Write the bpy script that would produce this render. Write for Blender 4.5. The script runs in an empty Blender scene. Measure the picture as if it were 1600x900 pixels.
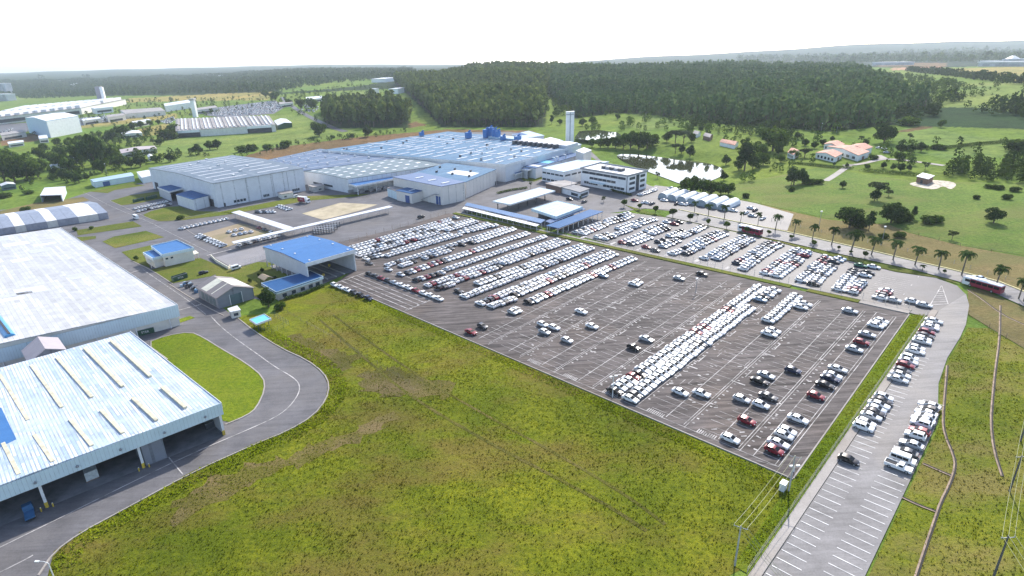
import bpy, bmesh, math, random
import numpy as np
from mathutils import Vector, Matrix
from mathutils.geometry import tessellate_polygon
random.seed(7); RNG = np.random.default_rng(11)
S = bpy.context.scene; C = S.collection
PI = math.pi
# ------------------------------------------------------------------ camera and land
FOC = 913.0; CAMH = 90.0
PITCH = math.atan(350.0 / FOC); ROLL = math.atan(-0.0175)
_c, _s = math.cos(ROLL), math.sin(ROLL)
_X = np.array([1, 0, 0.]); _F = np.array([0, math.cos(PITCH), -math.sin(PITCH)]); _D = np.array([0, -math.sin(PITCH), -math.cos(PITCH)])
RT = _c * _X - _s * _D; DN = _s * _X + _c * _D
GX, GY = 0.048339, 0.028695              # the site rises gently to the right and away
def ray(u, v): return (u - 800) * RT + (v - 450) * DN + FOC * _F
def proj(x, y, z):
    p = np.stack([x, y, z - CAMH], -1); d = p @ _F
    return 800 + FOC * (p @ RT) / d, 450 + FOC * (p @ DN) / d
TT = np.array([-1.3, -.9, -.6, -.3, 0, .3, .6, .9, 1.3])
YY = np.array([750, 1000, 1300, 1700, 2200, 3000, 4200, 6500, 10000, 16000.])
ZZ = np.array([
 [-24, -26, -28, -28, -24, -8, 20, 50, 74, 78],
 [-11, -14, -18, -20, -18, -5, 20, 50, 78, 72],
 [0, 0, 1, 3, 6, 15, 35, 60, 112, 78],
 [10.7, 15, 22, 34, 48, 62, 70, 80, 128, 78],
 [21.5, 33, 54, 66, 68, 62, 62, 76, 82, 78],
 [32, 44, 56, 63, 62, 60, 66, 150, 125, 78],
 [43, 49, 53, 57, 62, 68, 88, 225, 170, 78],
 [54, 57, 60, 62, 66, 72, 92, 235, 180, 78],
 [66, 66, 66, 66, 68, 74, 90, 132, 118, 78.]])
LAKE_Z = 16.4
lake_poly = None
def interp2(t, y):
    t = np.clip(t, TT[0], TT[-1]); ly = np.log(np.clip(y, YY[0], YY[-1])); L = np.log(YY)
    i = np.clip(np.searchsorted(TT, t, 'right') - 1, 0, len(TT) - 2); j = np.clip(np.searchsorted(L, ly, 'right') - 1, 0, len(L) - 2)
    a = (t - TT[i]) / (TT[i + 1] - TT[i]); b = (ly - L[j]) / (L[j + 1] - L[j])
    a = a * a * (3 - 2 * a) * .6 + a * .4
    return (ZZ[i, j] * (1 - a) + ZZ[i + 1, j] * a) * (1 - b) + (ZZ[i, j + 1] * (1 - a) + ZZ[i + 1, j + 1] * a) * b
def in_poly(x, y, P):
    x = np.asarray(x, float); y = np.asarray(y, float); r = np.zeros(x.shape, bool); n = len(P)
    for i in range(n):
        x0, y0 = P[i]; x1, y1 = P[(i + 1) % n]
        if y0 == y1: continue
        r ^= ((y0 > y) != (y1 > y)) & (x < (x1 - x0) * (y - y0) / (y1 - y0) + x0)
    return r
def dist_poly(x, y, P):
    d = np.full(np.shape(x), 1e9); n = len(P)
    for i in range(n):
        ax, ay = P[i]; bx, by = P[(i + 1) % n]; vx, vy = bx - ax, by - ay
        t = np.clip(((x - ax) * vx + (y - ay) * vy) / (vx * vx + vy * vy + 1e-9), 0, 1)
        d = np.minimum(d, np.hypot(x - ax - t * vx, y - ay - t * vy))
    return d
def G(x, y):
    x = np.asarray(x, float); y = np.asarray(y, float)
    pl = GX * x + GY * y
    yc = np.maximum(y, 750.0); t = x / np.maximum(y, 300.0)
    far = interp2(t, yc) + np.where(y > 900, 3.0 * np.sin(x / 170 + y / 260) * np.clip((y - 900) / 900, 0, 1), 0)
    w = np.clip((y - 740) / 160, 0, 1); w = w * w * (3 - 2 * w)
    z = pl * (1 - w) + far * w
    if lake_poly is not None and np.any((x > LBB[0]) & (x < LBB[1]) & (y > LBB[2]) & (y < LBB[3])):
        ins = in_poly(x, y, lake_poly); d = dist_poly(x, y, lake_poly)
        zi = np.minimum(z, LAKE_Z - .6 - np.minimum(d, 8) * .12)
        k = np.clip(d / 26, 0, 1); k = k * k * (3 - 2 * k); zo = (LAKE_Z - .4) * (1 - k) + z * k
        z = np.where(ins, zi, np.where(d < 26, np.minimum(z, zo), z))
    return z
def g(x, y): return float(G(x, y))
_ys = np.geomspace(40, 16000, 900)
def hit(u, v, h=0.0):
    """ground point seen at pixel (u, v), on the surface h metres above the land"""
    d = ray(u, v)
    t = (CAMH - h) / (GX * d[0] + GY * d[1] - d[2])
    if t > 0 and t * d[1] < 735:
        p = t * d
        if lake_poly is None: return p[0], p[1]
        if not (LBB[0] < p[0] < LBB[1] and LBB[2] < p[1] < LBB[3]) or dist_poly(p[0], p[1], lake_poly) > 27 and not in_poly(p[0], p[1], lake_poly): return p[0], p[1]
    k = d[0] / d[1]; m = d[2] / d[1]
    f = CAMH + _ys * m - G(_ys * k, _ys) - h
    i = np.where(f < 0)[0]
    if len(i) == 0: return 15000 * k, 15000.0
    i = max(i[0], 1); a = f[i - 1] / (f[i - 1] - f[i]); Y = _ys[i - 1] + a * (_ys[i] - _ys[i - 1])
    return Y * k, Y
def hpx(u, vb, vt):
    """height of a thing whose foot is at (u, vb) and whose top is at row vt"""
    x, y = hit(u, vb); d = ray(u, vt); return CAMH + d[2] * y / d[1] - g(x, y)
_lake_px = [(965,243),(985,240),(1010,242),(1028,246),(1060,249),(1085,252),(1110,256),(1128,265),(1126,273),(1108,281),(1085,288),(1062,286),(1045,279),(1020,270),(990,258),(972,250)]
def _flat(u, v, z): d = ray(u, v); t = (z - CAMH) / d[2]; return t * d[0], t * d[1]
_lp = [_flat(u, v, LAKE_Z) for u, v in _lake_px]; LBB = (min(p[0] for p in _lp) - 30, max(p[0] for p in _lp) + 30, min(p[1] for p in _lp) - 30, max(p[1] for p in _lp) + 30); lake_poly = _lp
# parking-lot frame: a runs along the rows (up-right), b across them (down-right)
_P0 = np.array([*hit(640, 490)]); 
_A = ray(1790, 0); _A /= np.linalg.norm(_A); _B = ray(-184, 138); _B /= -np.linalg.norm(_B)
def lot(a, b): q = _P0 + a * _A[:2] + b * _B[:2]; return float(q[0]), float(q[1])
def ab_of(x, y):
    M = np.array([[_A[0], _B[0]], [_A[1], _B[1]]]); return np.linalg.solve(M, np.array([x, y]) - _P0)
# ------------------------------------------------------------------ materials
MATS = {}
def nodes(name):
    m = bpy.data.materials.new(name); m.use_nodes = True; nt = m.node_tree; nt.nodes.clear()
    o = nt.nodes.new('ShaderNodeOutputMaterial'); b = nt.nodes.new('ShaderNodeBsdfPrincipled'); nt.links.new(b.outputs[0], o.inputs[0])
    return m, nt, b, o
def N(nt, t, **k):
    n = nt.nodes.new(t)
    for a, v in k.items():
        if a.startswith('i_'): n.inputs[a[2:].replace('_', ' ')].default_value = v
        else: setattr(n, a, v)
    return n
def L(nt, a, b): nt.links.new(a, b)
def rgba(c): return (c[0], c[1], c[2], 1)
def noise(nt, vec, scale, detail=4, rough=.6):
    n = N(nt, 'ShaderNodeTexNoise'); n.inputs['Scale'].default_value = scale; n.inputs['Detail'].default_value = detail; n.inputs['Roughness'].default_value = rough
    L(nt, vec, n.inputs['Vector']); return n.outputs['Fac']
def ramp(nt, fac, stops):
    r = N(nt, 'ShaderNodeValToRGB'); e = r.color_ramp.elements
    while len(e) < len(stops): e.new(.5)
    for k, (p, c) in enumerate(stops): e[k].position = p; e[k].color = rgba(c) if len(c) == 3 else c
    L(nt, fac, r.inputs[0]); return r.outputs[0]
def mix(nt, f, a, b, typ='MIX'):
    n = N(nt, 'ShaderNodeMix', data_type='RGBA', blend_type=typ)
    if isinstance(f, (int, float)): n.inputs[0].default_value = f
    else: L(nt, f, n.inputs[0])
    for s, i in ((a, 6), (b, 7)):
        if isinstance(s, tuple): n.inputs[i].default_value = rgba(s)
        else: L(nt, s, n.inputs[i])
    return n.outputs[2]
def wpos(nt, ang=0.0, scale=(1, 1, 1)):
    p = N(nt, 'ShaderNodeNewGeometry'); m = N(nt, 'ShaderNodeMapping'); m.inputs['Rotation'].default_value = (0, 0, -ang); m.inputs['Scale'].default_value = scale
    L(nt, p.outputs['Position'], m.inputs['Vector']); return m.outputs[0]
def bump(nt, b, h, strength=.3, dist=.1):
    n = N(nt, 'ShaderNodeBump'); n.inputs['Strength'].default_value = strength; n.inputs['Distance'].default_value = dist
    L(nt, h, n.inputs['Height']); L(nt, n.outputs[0], b.inputs['Normal'])
def plain(name, col, rough=.6, var=.15, scale=.6, metal=0.0, coat=0.0, local=False, spec=.5):
    if name in MATS: return MATS[name]
    m, nt, b, o = nodes(name)
    if local: v = N(nt, 'ShaderNodeTexCoord').outputs['Object']
    else: v = wpos(nt)
    f = noise(nt, v, scale, 5, .65)
    lo = tuple(max(0, c * (1 - var * 1.6)) for c in col); hi = tuple(min(1, c * (1 + var)) for c in col)
    L(nt, ramp(nt, f, [(.3, lo), (.62, hi)]), b.inputs['Base Color'])
    b.inputs['Roughness'].default_value = rough; b.inputs['Metallic'].default_value = metal; b.inputs['Coat Weight'].default_value = coat; b.inputs['Specular IOR Level'].default_value = spec
    MATS[name] = m; return m
def sheet_metal(name, c1, c2, ang, pitch=1.0, length=8.0, rough=.45, bias=0.0, spec=.5, dirt=.25, seam=.05):
    """profiled roof or wall sheeting: ribs run along direction ang; each sheet its own weathering"""
    if name in MATS: return MATS[name]
    m, nt, b, o = nodes(name); v = wpos(nt, ang)
    br = N(nt, 'ShaderNodeTexBrick'); br.offset = .37; br.squash = 1
    br.inputs['Color1'].default_value = rgba(c1); br.inputs['Color2'].default_value = rgba(c2); br.inputs['Mortar'].default_value = rgba(tuple(.6 * (a + q) / 2 for a, q in zip(c1, c2)))
    br.inputs['Scale'].default_value = 1; br.inputs['Mortar Size'].default_value = pitch * seam; br.inputs['Bias'].default_value = bias
    br.inputs['Brick Width'].default_value = length; br.inputs['Row Height'].default_value = pitch
    L(nt, v, br.inputs['Vector'])
    st = noise(nt, wpos(nt, ang, (.04, .5, 1)), 1.0, 4, .6); big = noise(nt, v, .03, 3, .6)
    col = mix(nt, ramp(nt, st, [(.35, (0, 0, 0)), (.7, (1, 1, 1))]), br.outputs['Color'], mix(nt, big, c1, c2))
    d = tuple(1 - dirt for _ in range(3)); col = mix(nt, 1.0, col, ramp(nt, noise(nt, v, .25, 5, .7), [(.3, d), (.65, (1, 1, 1))]), 'MULTIPLY')
    L(nt, col, b.inputs['Base Color']); b.inputs['Roughness'].default_value = rough; b.inputs['Specular IOR Level'].default_value = spec
    w = N(nt, 'ShaderNodeTexWave', wave_type='BANDS', bands_direction='Y'); w.inputs['Scale'].default_value = 1.0 / pitch * .9; L(nt, v, w.inputs['Vector'])
    bump(nt, b, w.outputs['Fac'], .25, .06); MATS[name] = m; return m
def foliage(name, dark, light, transl=.3):
    if name in MATS: return MATS[name]
    m, nt, b, o = nodes(name); nt.nodes.remove(b)
    at = N(nt, 'ShaderNodeAttribute', attribute_name='tint'); oi = N(nt, 'ShaderNodeObjectInfo')
    col = mix(nt, at.outputs['Fac'], dark, light)
    hs = N(nt, 'ShaderNodeHueSaturation'); mr = N(nt, 'ShaderNodeMapRange'); mr.inputs['To Min'].default_value = .7; mr.inputs['To Max'].default_value = 1.35
    L(nt, oi.outputs['Random'], mr.inputs['Value']); L(nt, mr.outputs[0], hs.inputs['Value']); L(nt, col, hs.inputs['Color'])
    df = N(nt, 'ShaderNodeBsdfDiffuse'); tr = N(nt, 'ShaderNodeBsdfTranslucent'); mx = N(nt, 'ShaderNodeMixShader'); mx.inputs[0].default_value = transl
    L(nt, hs.outputs[0], df.inputs[0]); L(nt, hs.outputs[0], tr.inputs[0]); L(nt, df.outputs[0], mx.inputs[1]); L(nt, tr.outputs[0], mx.inputs[2]); L(nt, mx.outputs[0], o.inputs[0])
    MATS[name] = m; return m
def grass_mat(name, a, b_, c, dry, dryamt=.5, scale=1.0, blade=0):
    if name in MATS: return MATS[name]
    m, nt, b, o = nodes(name); v = wpos(nt)
    f1 = noise(nt, v, .9 * scale, 6, .75); f2 = noise(nt, v, .06 * scale, 5, .65); f3 = noise(nt, wpos(nt, .8, (1, 2.2, 1)), .03 * scale, 5, .65)
    col = mix(nt, ramp(nt, f2, [(.38, (0, 0, 0)), (.62, (1, 1, 1))]), a, b_)
    col = mix(nt, ramp(nt, f1, [(.42, (0, 0, 0)), (.62, (1, 1, 1))]), col, c)
    col = mix(nt, ramp(nt, f3, [(.46, (0, 0, 0)), (.64, (dryamt,) * 3)]), col, dry)
    col = mix(nt, 1.0, col, ramp(nt, noise(nt, v, .016 * scale, 4, .6), [(.34, (.68, .74, .7)), (.52, (1, 1, 1)), (.68, (1.14, 1.12, 1.1))]), 'MULTIPLY')
    if blade:
        nt.nodes.remove(b); at = N(nt, 'ShaderNodeAttribute', attribute_name='tint'); mv = ramp(nt, at.outputs['Fac'], [(0, (.72, .75, .7)), (1, (blade, blade, blade * .9))]); col = mix(nt, 1.0, col, mv, 'MULTIPLY')
        df = N(nt, 'ShaderNodeBsdfDiffuse'); tr = N(nt, 'ShaderNodeBsdfTranslucent'); mx = N(nt, 'ShaderNodeMixShader'); mx.inputs[0].default_value = .3
        L(nt, col, df.inputs[0]); L(nt, col, tr.inputs[0]); L(nt, df.outputs[0], mx.inputs[1]); L(nt, tr.outputs[0], mx.inputs[2]); L(nt, mx.outputs[0], o.inputs[0]); MATS[name] = m; return m
    L(nt, col, b.inputs['Base Color']); b.inputs['Roughness'].default_value = .95; b.inputs['Specular IOR Level'].default_value = .1
    bump(nt, b, f1, .9, .5); MATS[name] = m; return m
def asphalt(name, col, patch=.35, rough=.7, brown=(.1, .085, .075), streak=0.0):
    if name in MATS: return MATS[name]
    m, nt, b, o = nodes(name); v = wpos(nt)
    f1 = noise(nt, v, .09, 6, .7); f2 = noise(nt, v, 3.0, 3, .7)
    lo = tuple(c * (1 - patch) for c in col); hi = tuple(c * (1 + patch) for c in col)
    cc = ramp(nt, f1, [(.3, lo), (.7, hi)])
    cc = mix(nt, ramp(nt, noise(nt, v, .04, 3, .6), [(.48, (0, 0, 0)), (.68, (.7,) * 3)]), cc, brown)
    if streak:
        for an in (math.atan2(_B[1], _B[0]), math.atan2(_A[1], _A[0])):
            s = noise(nt, wpos(nt, an, (.035, .8, 1)), 1.0, 4, .7)
            cc = mix(nt, 1.0, cc, ramp(nt, s, [(.36, (1 - streak,) * 3), (.5, (1, 1, 1)), (.66, (1 + streak * .5,) * 3)]), 'MULTIPLY')
    cc = mix(nt, 1.0, cc, ramp(nt, f2, [(.3, (.85,) * 3), (.7, (1.1,) * 3)]), 'MULTIPLY')
    L(nt, cc, b.inputs['Base Color']); b.inputs['Roughness'].default_value = rough; b.inputs['Specular IOR Level'].default_value = .15
    bump(nt, b, f2, .2, .03); MATS[name] = m; return m
# ------------------------------------------------------------------ mesh helpers
class MB:
    def __init__(s): s.v = []; s.f = []; s.m = []; s.ms = []
    def mi(s, m):
        if m not in s.ms: s.ms.append(m)
        return s.ms.index(m)
    def poly(s, pts, m): 
        i = len(s.v); s.v += [tuple(map(float, p)) for p in pts]; s.f.append(tuple(range(i, i + len(pts)))); s.m.append(s.mi(m)); return s
    def hexa(s, b, t, m, mt=None):
        """four bottom and four top points in the same turning order"""
        i = len(s.v); n = len(b); s.v += [tuple(map(float, p)) for p in list(b) + list(t)]
        s.f.append(tuple(range(i + n - 1, i - 1, -1))); s.m.append(s.mi(m)); s.f.append(tuple(range(i + n, i + 2 * n))); s.m.append(s.mi(mt or m))
        for k in range(n):
            q = (k + 1) % n; s.f.append((i + k, i + q, i + n + q, i + n + k)); s.m.append(s.mi(m))
        return s
    def prism(s, xy, h0, h1, m, mt=None):
        xy = ccw(xy); zs = [g(*p) for p in xy]
        return s.hexa([(p[0], p[1], z + h0) for p, z in zip(xy, zs)], [(p[0], p[1], z + h1) for p, z in zip(xy, zs)], m, mt)
    def box(s, c, d, l, w, h0, h1, m, mt=None, base=None):
        """box centred at xy c, length l along unit d, width w, between heights above the land"""
        n = (-d[1], d[0]); P = [(c[0] + a * l / 2 * d[0] + b * w / 2 * n[0], c[1] + a * l / 2 * d[1] + b * w / 2 * n[1]) for a, b in ((-1, -1), (1, -1), (1, 1), (-1, 1))]
        if base is None: return s.prism(P, h0, h1, m, mt)
        return s.hexa([(p[0], p[1], base + h0) for p in P], [(p[0], p[1], base + h1) for p in P], m, mt)
    def tube(s, p0, p1, r0, r1, m, n=8, cap=True):
        p0 = Vector(p0); p1 = Vector(p1); d = (p1 - p0).normalized(); a = d.orthogonal().normalized(); b = d.cross(a)
        R = lambda c, r: [c + r * (math.cos(2 * PI * k / n) * a + math.sin(2 * PI * k / n) * b) for k in range(n)]
        return s.hexa(R(p0, r0), R(p1, r1), m)
    def build(s, name, parent=None, loc=None, smooth=False):
        me = bpy.data.meshes.new(name); L0 = Vector(loc) if loc is not None else (Vector(parent['_loc']) if parent is not None else Vector((0, 0, 0)))
        me.from_pydata([(v[0] - L0.x, v[1] - L0.y, v[2] - L0.z) for v in s.v], [], s.f)
        for m in s.ms: me.materials.append(m)
        me.polygons.foreach_set('material_index', s.m)
        if smooth: me.polygons.foreach_set('use_smooth', [True] * len(s.f))
        me.update()
        o = bpy.data.objects.new(name, me); C.objects.link(o)
        if parent is not None: o.parent = parent
        else: o.location = L0
        o['_loc'] = tuple(L0); return o
def ccw(P):
    A = sum(P[i][0] * P[(i + 1) % len(P)][1] - P[(i + 1) % len(P)][0] * P[i][1] for i in range(len(P)))
    return list(P) if A > 0 else list(P)[::-1]
def tag(o, label=None, cat=None, group=None, kind=None):
    if label: o['label'] = label
    if cat: o['category'] = cat
    if group: o['group'] = group
    if kind: o['kind'] = kind
    return o
def thing(name, label, cat, xy, group=None, z=None):
    o = bpy.data.objects.new(name, None); C.objects.link(o); o.empty_display_size = .5
    o.location = (xy[0], xy[1], g(*xy) if z is None else z); o['_loc'] = tuple(o.location); return tag(o, label, cat, group)
def np_mesh(name, V, F, mats, mi=None, tint=None, nrm=None):
    """V (n,3), F (m,k) with k = 3 or 4"""
    V = np.asarray(V, np.float32); F = np.asarray(F, np.int32); k = F.shape[1]
    me = bpy.data.meshes.new(name); me.vertices.add(len(V)); me.vertices.foreach_set('co', V.ravel())
    me.loops.add(F.size); me.loops.foreach_set('vertex_index', F.ravel()); me.polygons.add(len(F))
    me.polygons.foreach_set('loop_start', np.arange(0, F.size, k, dtype=np.int32))
    for m in mats: me.materials.append(m)
    if mi is not None: me.polygons.foreach_set('material_index', np.asarray(mi, np.int32))
    if tint is not None:
        a = me.attributes.new('tint', 'FLOAT', 'POINT'); a.data.foreach_set('value', np.asarray(tint, np.float32))
    me.update(calc_edges=True)
    if nrm is not None:
        me.polygons.foreach_set('use_smooth', np.ones(len(F), bool)); me.normals_split_custom_set_from_vertices(np.asarray(nrm, np.float32))
    return me
def mesh_obj(name, me, parent=None):
    o = bpy.data.objects.new(name, me); C.objects.link(o)
    if parent is not None: o.parent = parent
    return o
def sheet(name, xy, h, m, label=None, kind='structure', sub=None):
    """a flat sheet laid h above the land"""
    P = ccw(xy); tri = tessellate_polygon([[Vector((p[0], p[1], 0)) for p in P]])
    bm = bmesh.new(); vs = [bm.verts.new((p[0], p[1], 0)) for p in P]
    for t in tri:
        try: bm.faces.new([vs[i] for i in t])
        except ValueError: pass
    if sub:
        for _ in range(7):
            es = [e for e in bm.edges if e.calc_length() > sub]
            if not es: break
            bmesh.ops.subdivide_edges(bm, edges=es, cuts=1)
            bmesh.ops.triangulate(bm, faces=[f for f in bm.faces if len(f.verts) > 3])
    bmesh.ops.recalc_face_normals(bm, faces=bm.faces)
    if bm.faces and sum(f.normal.z for f in bm.faces) < 0: bmesh.ops.reverse_faces(bm, faces=bm.faces)
    co = np.array([v.co[:] for v in bm.verts]); z = G(co[:, 0], co[:, 1]) + h
    for v, q in zip(bm.verts, z): v.co.z = q
    me = bpy.data.meshes.new(name); bm.to_mesh(me); bm.free(); me.materials.append(m)
    o = mesh_obj(name, me); o['kind'] = kind
    if label: o['label'] = label
    return o
def px(*pts, h=0.0): return [hit(u, v, h) for u, v in pts]
def smooth_poly(P, it=2, closed=True):
    for _ in range(it):
        Q = []; n = len(P)
        for i in range(n if closed else n - 1):
            a, b = P[i], P[(i + 1) % n]; Q += [(a[0] * .75 + b[0] * .25, a[1] * .75 + b[1] * .25), (a[0] * .25 + b[0] * .75, a[1] * .25 + b[1] * .75)]
        if not closed: Q = [P[0]] + Q + [P[-1]]
        P = Q
    return P
def ribbon(mb, line, w, h, m, off=0.0):
    """a flat strip of width w following xy points, h above the land"""
    P = []
    for i, p in enumerate(line):
        a = line[max(i - 1, 0)]; b = line[min(i + 1, len(line) - 1)]; dx, dy = b[0] - a[0], b[1] - a[1]; l = math.hypot(dx, dy) or 1
        n = (-dy / l, dx / l); P.append(((p[0] + n[0] * (off + w / 2), p[1] + n[1] * (off + w / 2)), (p[0] + n[0] * (off - w / 2), p[1] + n[1] * (off - w / 2))))
    for (a, b), (c, d) in zip(P, P[1:]):
        mb.poly([(q[0], q[1], g(*q) + h) for q in (b, d, c, a)], m)
def wall_strip(mb, line, w, h0, h1, m):
    """a low wall or kerb of width w along xy points"""
    P = []
    for i, p in enumerate(line):
        a = line[max(i - 1, 0)]; b = line[min(i + 1, len(line) - 1)]; dx, dy = b[0] - a[0], b[1] - a[1]; l = math.hypot(dx, dy) or 1
        n = (-dy / l * w / 2, dx / l * w / 2); P.append(((p[0] + n[0], p[1] + n[1]), (p[0] - n[0], p[1] - n[1])))
    for (a, b), (c, d) in zip(P, P[1:]): mb.prism([b, d, c, a], h0, h1, m)
def resample(line, step):
    out = []; 
    for a, b in zip(line, line[1:]):
        n = max(1, int(math.hypot(b[0] - a[0], b[1] - a[1]) / step))
        out += [(a[0] + (b[0] - a[0]) * k / n, a[1] + (b[1] - a[1]) * k / n) for k in range(n)]
    return out + [line[-1]]
ORD = 'first second third fourth fifth sixth seventh eighth ninth tenth eleventh twelfth thirteenth fourteenth fifteenth sixteenth seventeenth eighteenth nineteenth twentieth'.split()
TENS = {20: 'twenty', 30: 'thirty', 40: 'forty', 50: 'fifty', 60: 'sixty'}
TENTH = {30: 'thirtieth', 40: 'fortieth', 50: 'fiftieth', 60: 'sixtieth'}
def ordw(n):
    if n <= 20: return ORD[n - 1]
    t, r = n // 10 * 10, n % 10
    return TENTH[t] if r == 0 else TENS[t] + '-' + ORD[r - 1]
def unit(a, b): 
    d = (b[0] - a[0], b[1] - a[1]); l = math.hypot(*d); return (d[0] / l, d[1] / l), l
ANG_A = math.atan2(_A[1], _A[0]); ANG_B = math.atan2(_B[1], _B[0])
# ------------------------------------------------------------------ world, sun, camera
SUN_AZ, SUN_EL = math.radians(24), math.radians(40)
w = bpy.data.worlds.new('World'); S.world = w; w.use_nodes = True
nt = w.node_tree; bg = nt.nodes['Background']; sk = nt.nodes.new('ShaderNodeTexSky'); sk.sky_type = 'NISHITA'
sk.sun_disc = False; sk.sun_elevation = SUN_EL; sk.sun_rotation = SUN_AZ; sk.air_density = .8; sk.dust_density = 1.6; sk.ozone_density = .5; sk.altitude = 300
nt.links.new(sk.outputs[0], bg.inputs[0]); bg.inputs[1].default_value = 0.15
sl = bpy.data.lights.new('sun', 'SUN'); sl.energy = 2.8; sl.angle = math.radians(.6); sl.color = (1, .95, .87)
so = bpy.data.objects.new('sun', sl); C.objects.link(so); so.location = (0, 0, 300)
sd = Vector((math.sin(SUN_AZ) * math.cos(SUN_EL), math.cos(SUN_AZ) * math.cos(SUN_EL), math.sin(SUN_EL)))
so.rotation_euler = sd.to_track_quat('Z', 'Y').to_euler()
cd = bpy.data.cameras.new('camera'); co = bpy.data.objects.new('camera', cd); C.objects.link(co); S.camera = co
cd.sensor_width = 36; cd.lens = FOC / 1600 * 36; cd.clip_start = 1; cd.clip_end = 40000
co.matrix_world = Matrix(((RT[0], -DN[0], -_F[0], 0), (RT[1], -DN[1], -_F[1], 0), (RT[2], -DN[2], -_F[2], CAMH), (0, 0, 0, 1)))
S.view_settings.view_transform = 'Standard'; S.view_settings.look = 'None'; S.view_settings.gamma = 1; S.view_settings.use_curve_mapping = False
S.view_settings.exposure = 1.1
S.render.engine = 'CYCLES'; S.cycles.max_bounces = 5; S.cycles.diffuse_bounces = 2; S.cycles.glossy_bounces = 2; S.cycles.transmission_bounces = 3; S.cycles.volume_bounces = 1
S.cycles.transparent_max_bounces = 4; S.cycles.use_denoising = True; S.cycles.caustics_reflective = False; S.cycles.caustics_refractive = False; S.cycles.sample_clamp_indirect = 4
# ------------------------------------------------------------------ land
MEADOW = (.135, .20, .038); WOODF = (.02, .04, .012); DRY = (.27, .24, .085); EARTH = (.17, .11, .06); CROP = (.02, .05, .018); PINK = (.42, .24, .18); PALE = (.16, .22, .06); HILL = (.022, .045, .03)
ZONES = [
 (MEADOW, [(-700,205),(2400,205),(2400,60),(-700,60)]),
 (HILL, [(-700,121),(0,121),(400,109),(800,101),(1145,99),(2400,104),(2400,50),(-700,50)]),
 (WOODF, [(-600,150),(0,150),(160,150),(420,148),(620,138),(660,120),(660,96),(400,100),(-600,112)]),
 (HILL, [(1140,103),(1440,106),(1530,104),(2400,104),(2400,55),(1140,70)]),
 (PALE, [(20,158),(60,152),(64,146),(30,148)]), (DRY, [(195,160),(280,158),(420,156),(425,143),(330,147),(200,154)]),
 (PALE, [(330,128),(430,126),(560,112),(630,109),(625,105),(520,108),(380,118)]), (MEADOW, [(440,145),(560,135),(600,128),(560,120),(430,130)]),
 (PALE, [(430,160),(560,145),(600,140),(590,148),(520,154),(450,166)]),
 (PALE, [(205,222),(300,206),(310,212),(428,205),(420,180),(520,180),(560,208),(430,232),(300,255),(255,258)]),
 (DRY, [(200,206),(262,192),(272,200),(240,212),(205,214)]), (EARTH, [(0,215),(60,208),(75,217),(0,229)]), (DRY, [(112,192),(180,186),(275,177),(278,184),(180,196),(115,202)]),
 (EARTH, [(320,264),(420,232),(560,214),(700,202),(830,204),(850,215),(700,210),(600,222),(480,246),(330,270)]),
 (EARTH, [(620,196),(650,190),(668,196),(640,200)]),
 (MEADOW, [(880,240),(1000,215),(1100,180),(1290,205),(1600,225),(1700,330),(1100,300),(1000,290),(930,250)]),
 (PALE, [(970,190),(1050,178),(1080,196),(1000,205)]), (PALE, [(1400,215),(1420,196),(1450,199),(1520,212),(1600,220),(1600,226),(1480,232),(1405,226)]),
 (EARTH, [(1396,206),(1440,197),(1460,199),(1420,206)]), (PALE, [(1440,240),(1600,222),(1600,240),(1500,254)]),
 (CROP, [(1396,196),(1600,202),(2000,212),(2000,180),(1600,178),(1540,168),(1398,167)]),
 (PALE, [(1415,166),(1600,170),(2000,180),(2000,128),(1600,126),(1460,134),(1410,142)]), (DRY, [(1430,113),(1500,107),(1600,104),(2000,102),(2000,132),(1600,128),(1510,118),(1450,113)]),
 (PINK, [(1395,106),(1470,104),(1478,108),(1440,110),(1390,109)]), (EARTH, [(1370,97),(1480,99),(1480,104),(1370,104)]),
 (WOODF, [(690,199),(852,199),(858,100),(640,96),(560,110),(600,118),(650,160)]), (WOODF, [(900,186),(960,176),(1020,180),(1100,192),(1300,206),(1398,195),(1402,170),(1465,168),(1455,150),(1400,135),(1370,112),(1350,98),(640,90),(850,104),(855,150)]),
 (WOODF, [(505,200),(640,200),(640,175),(505,170)]),
]
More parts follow.
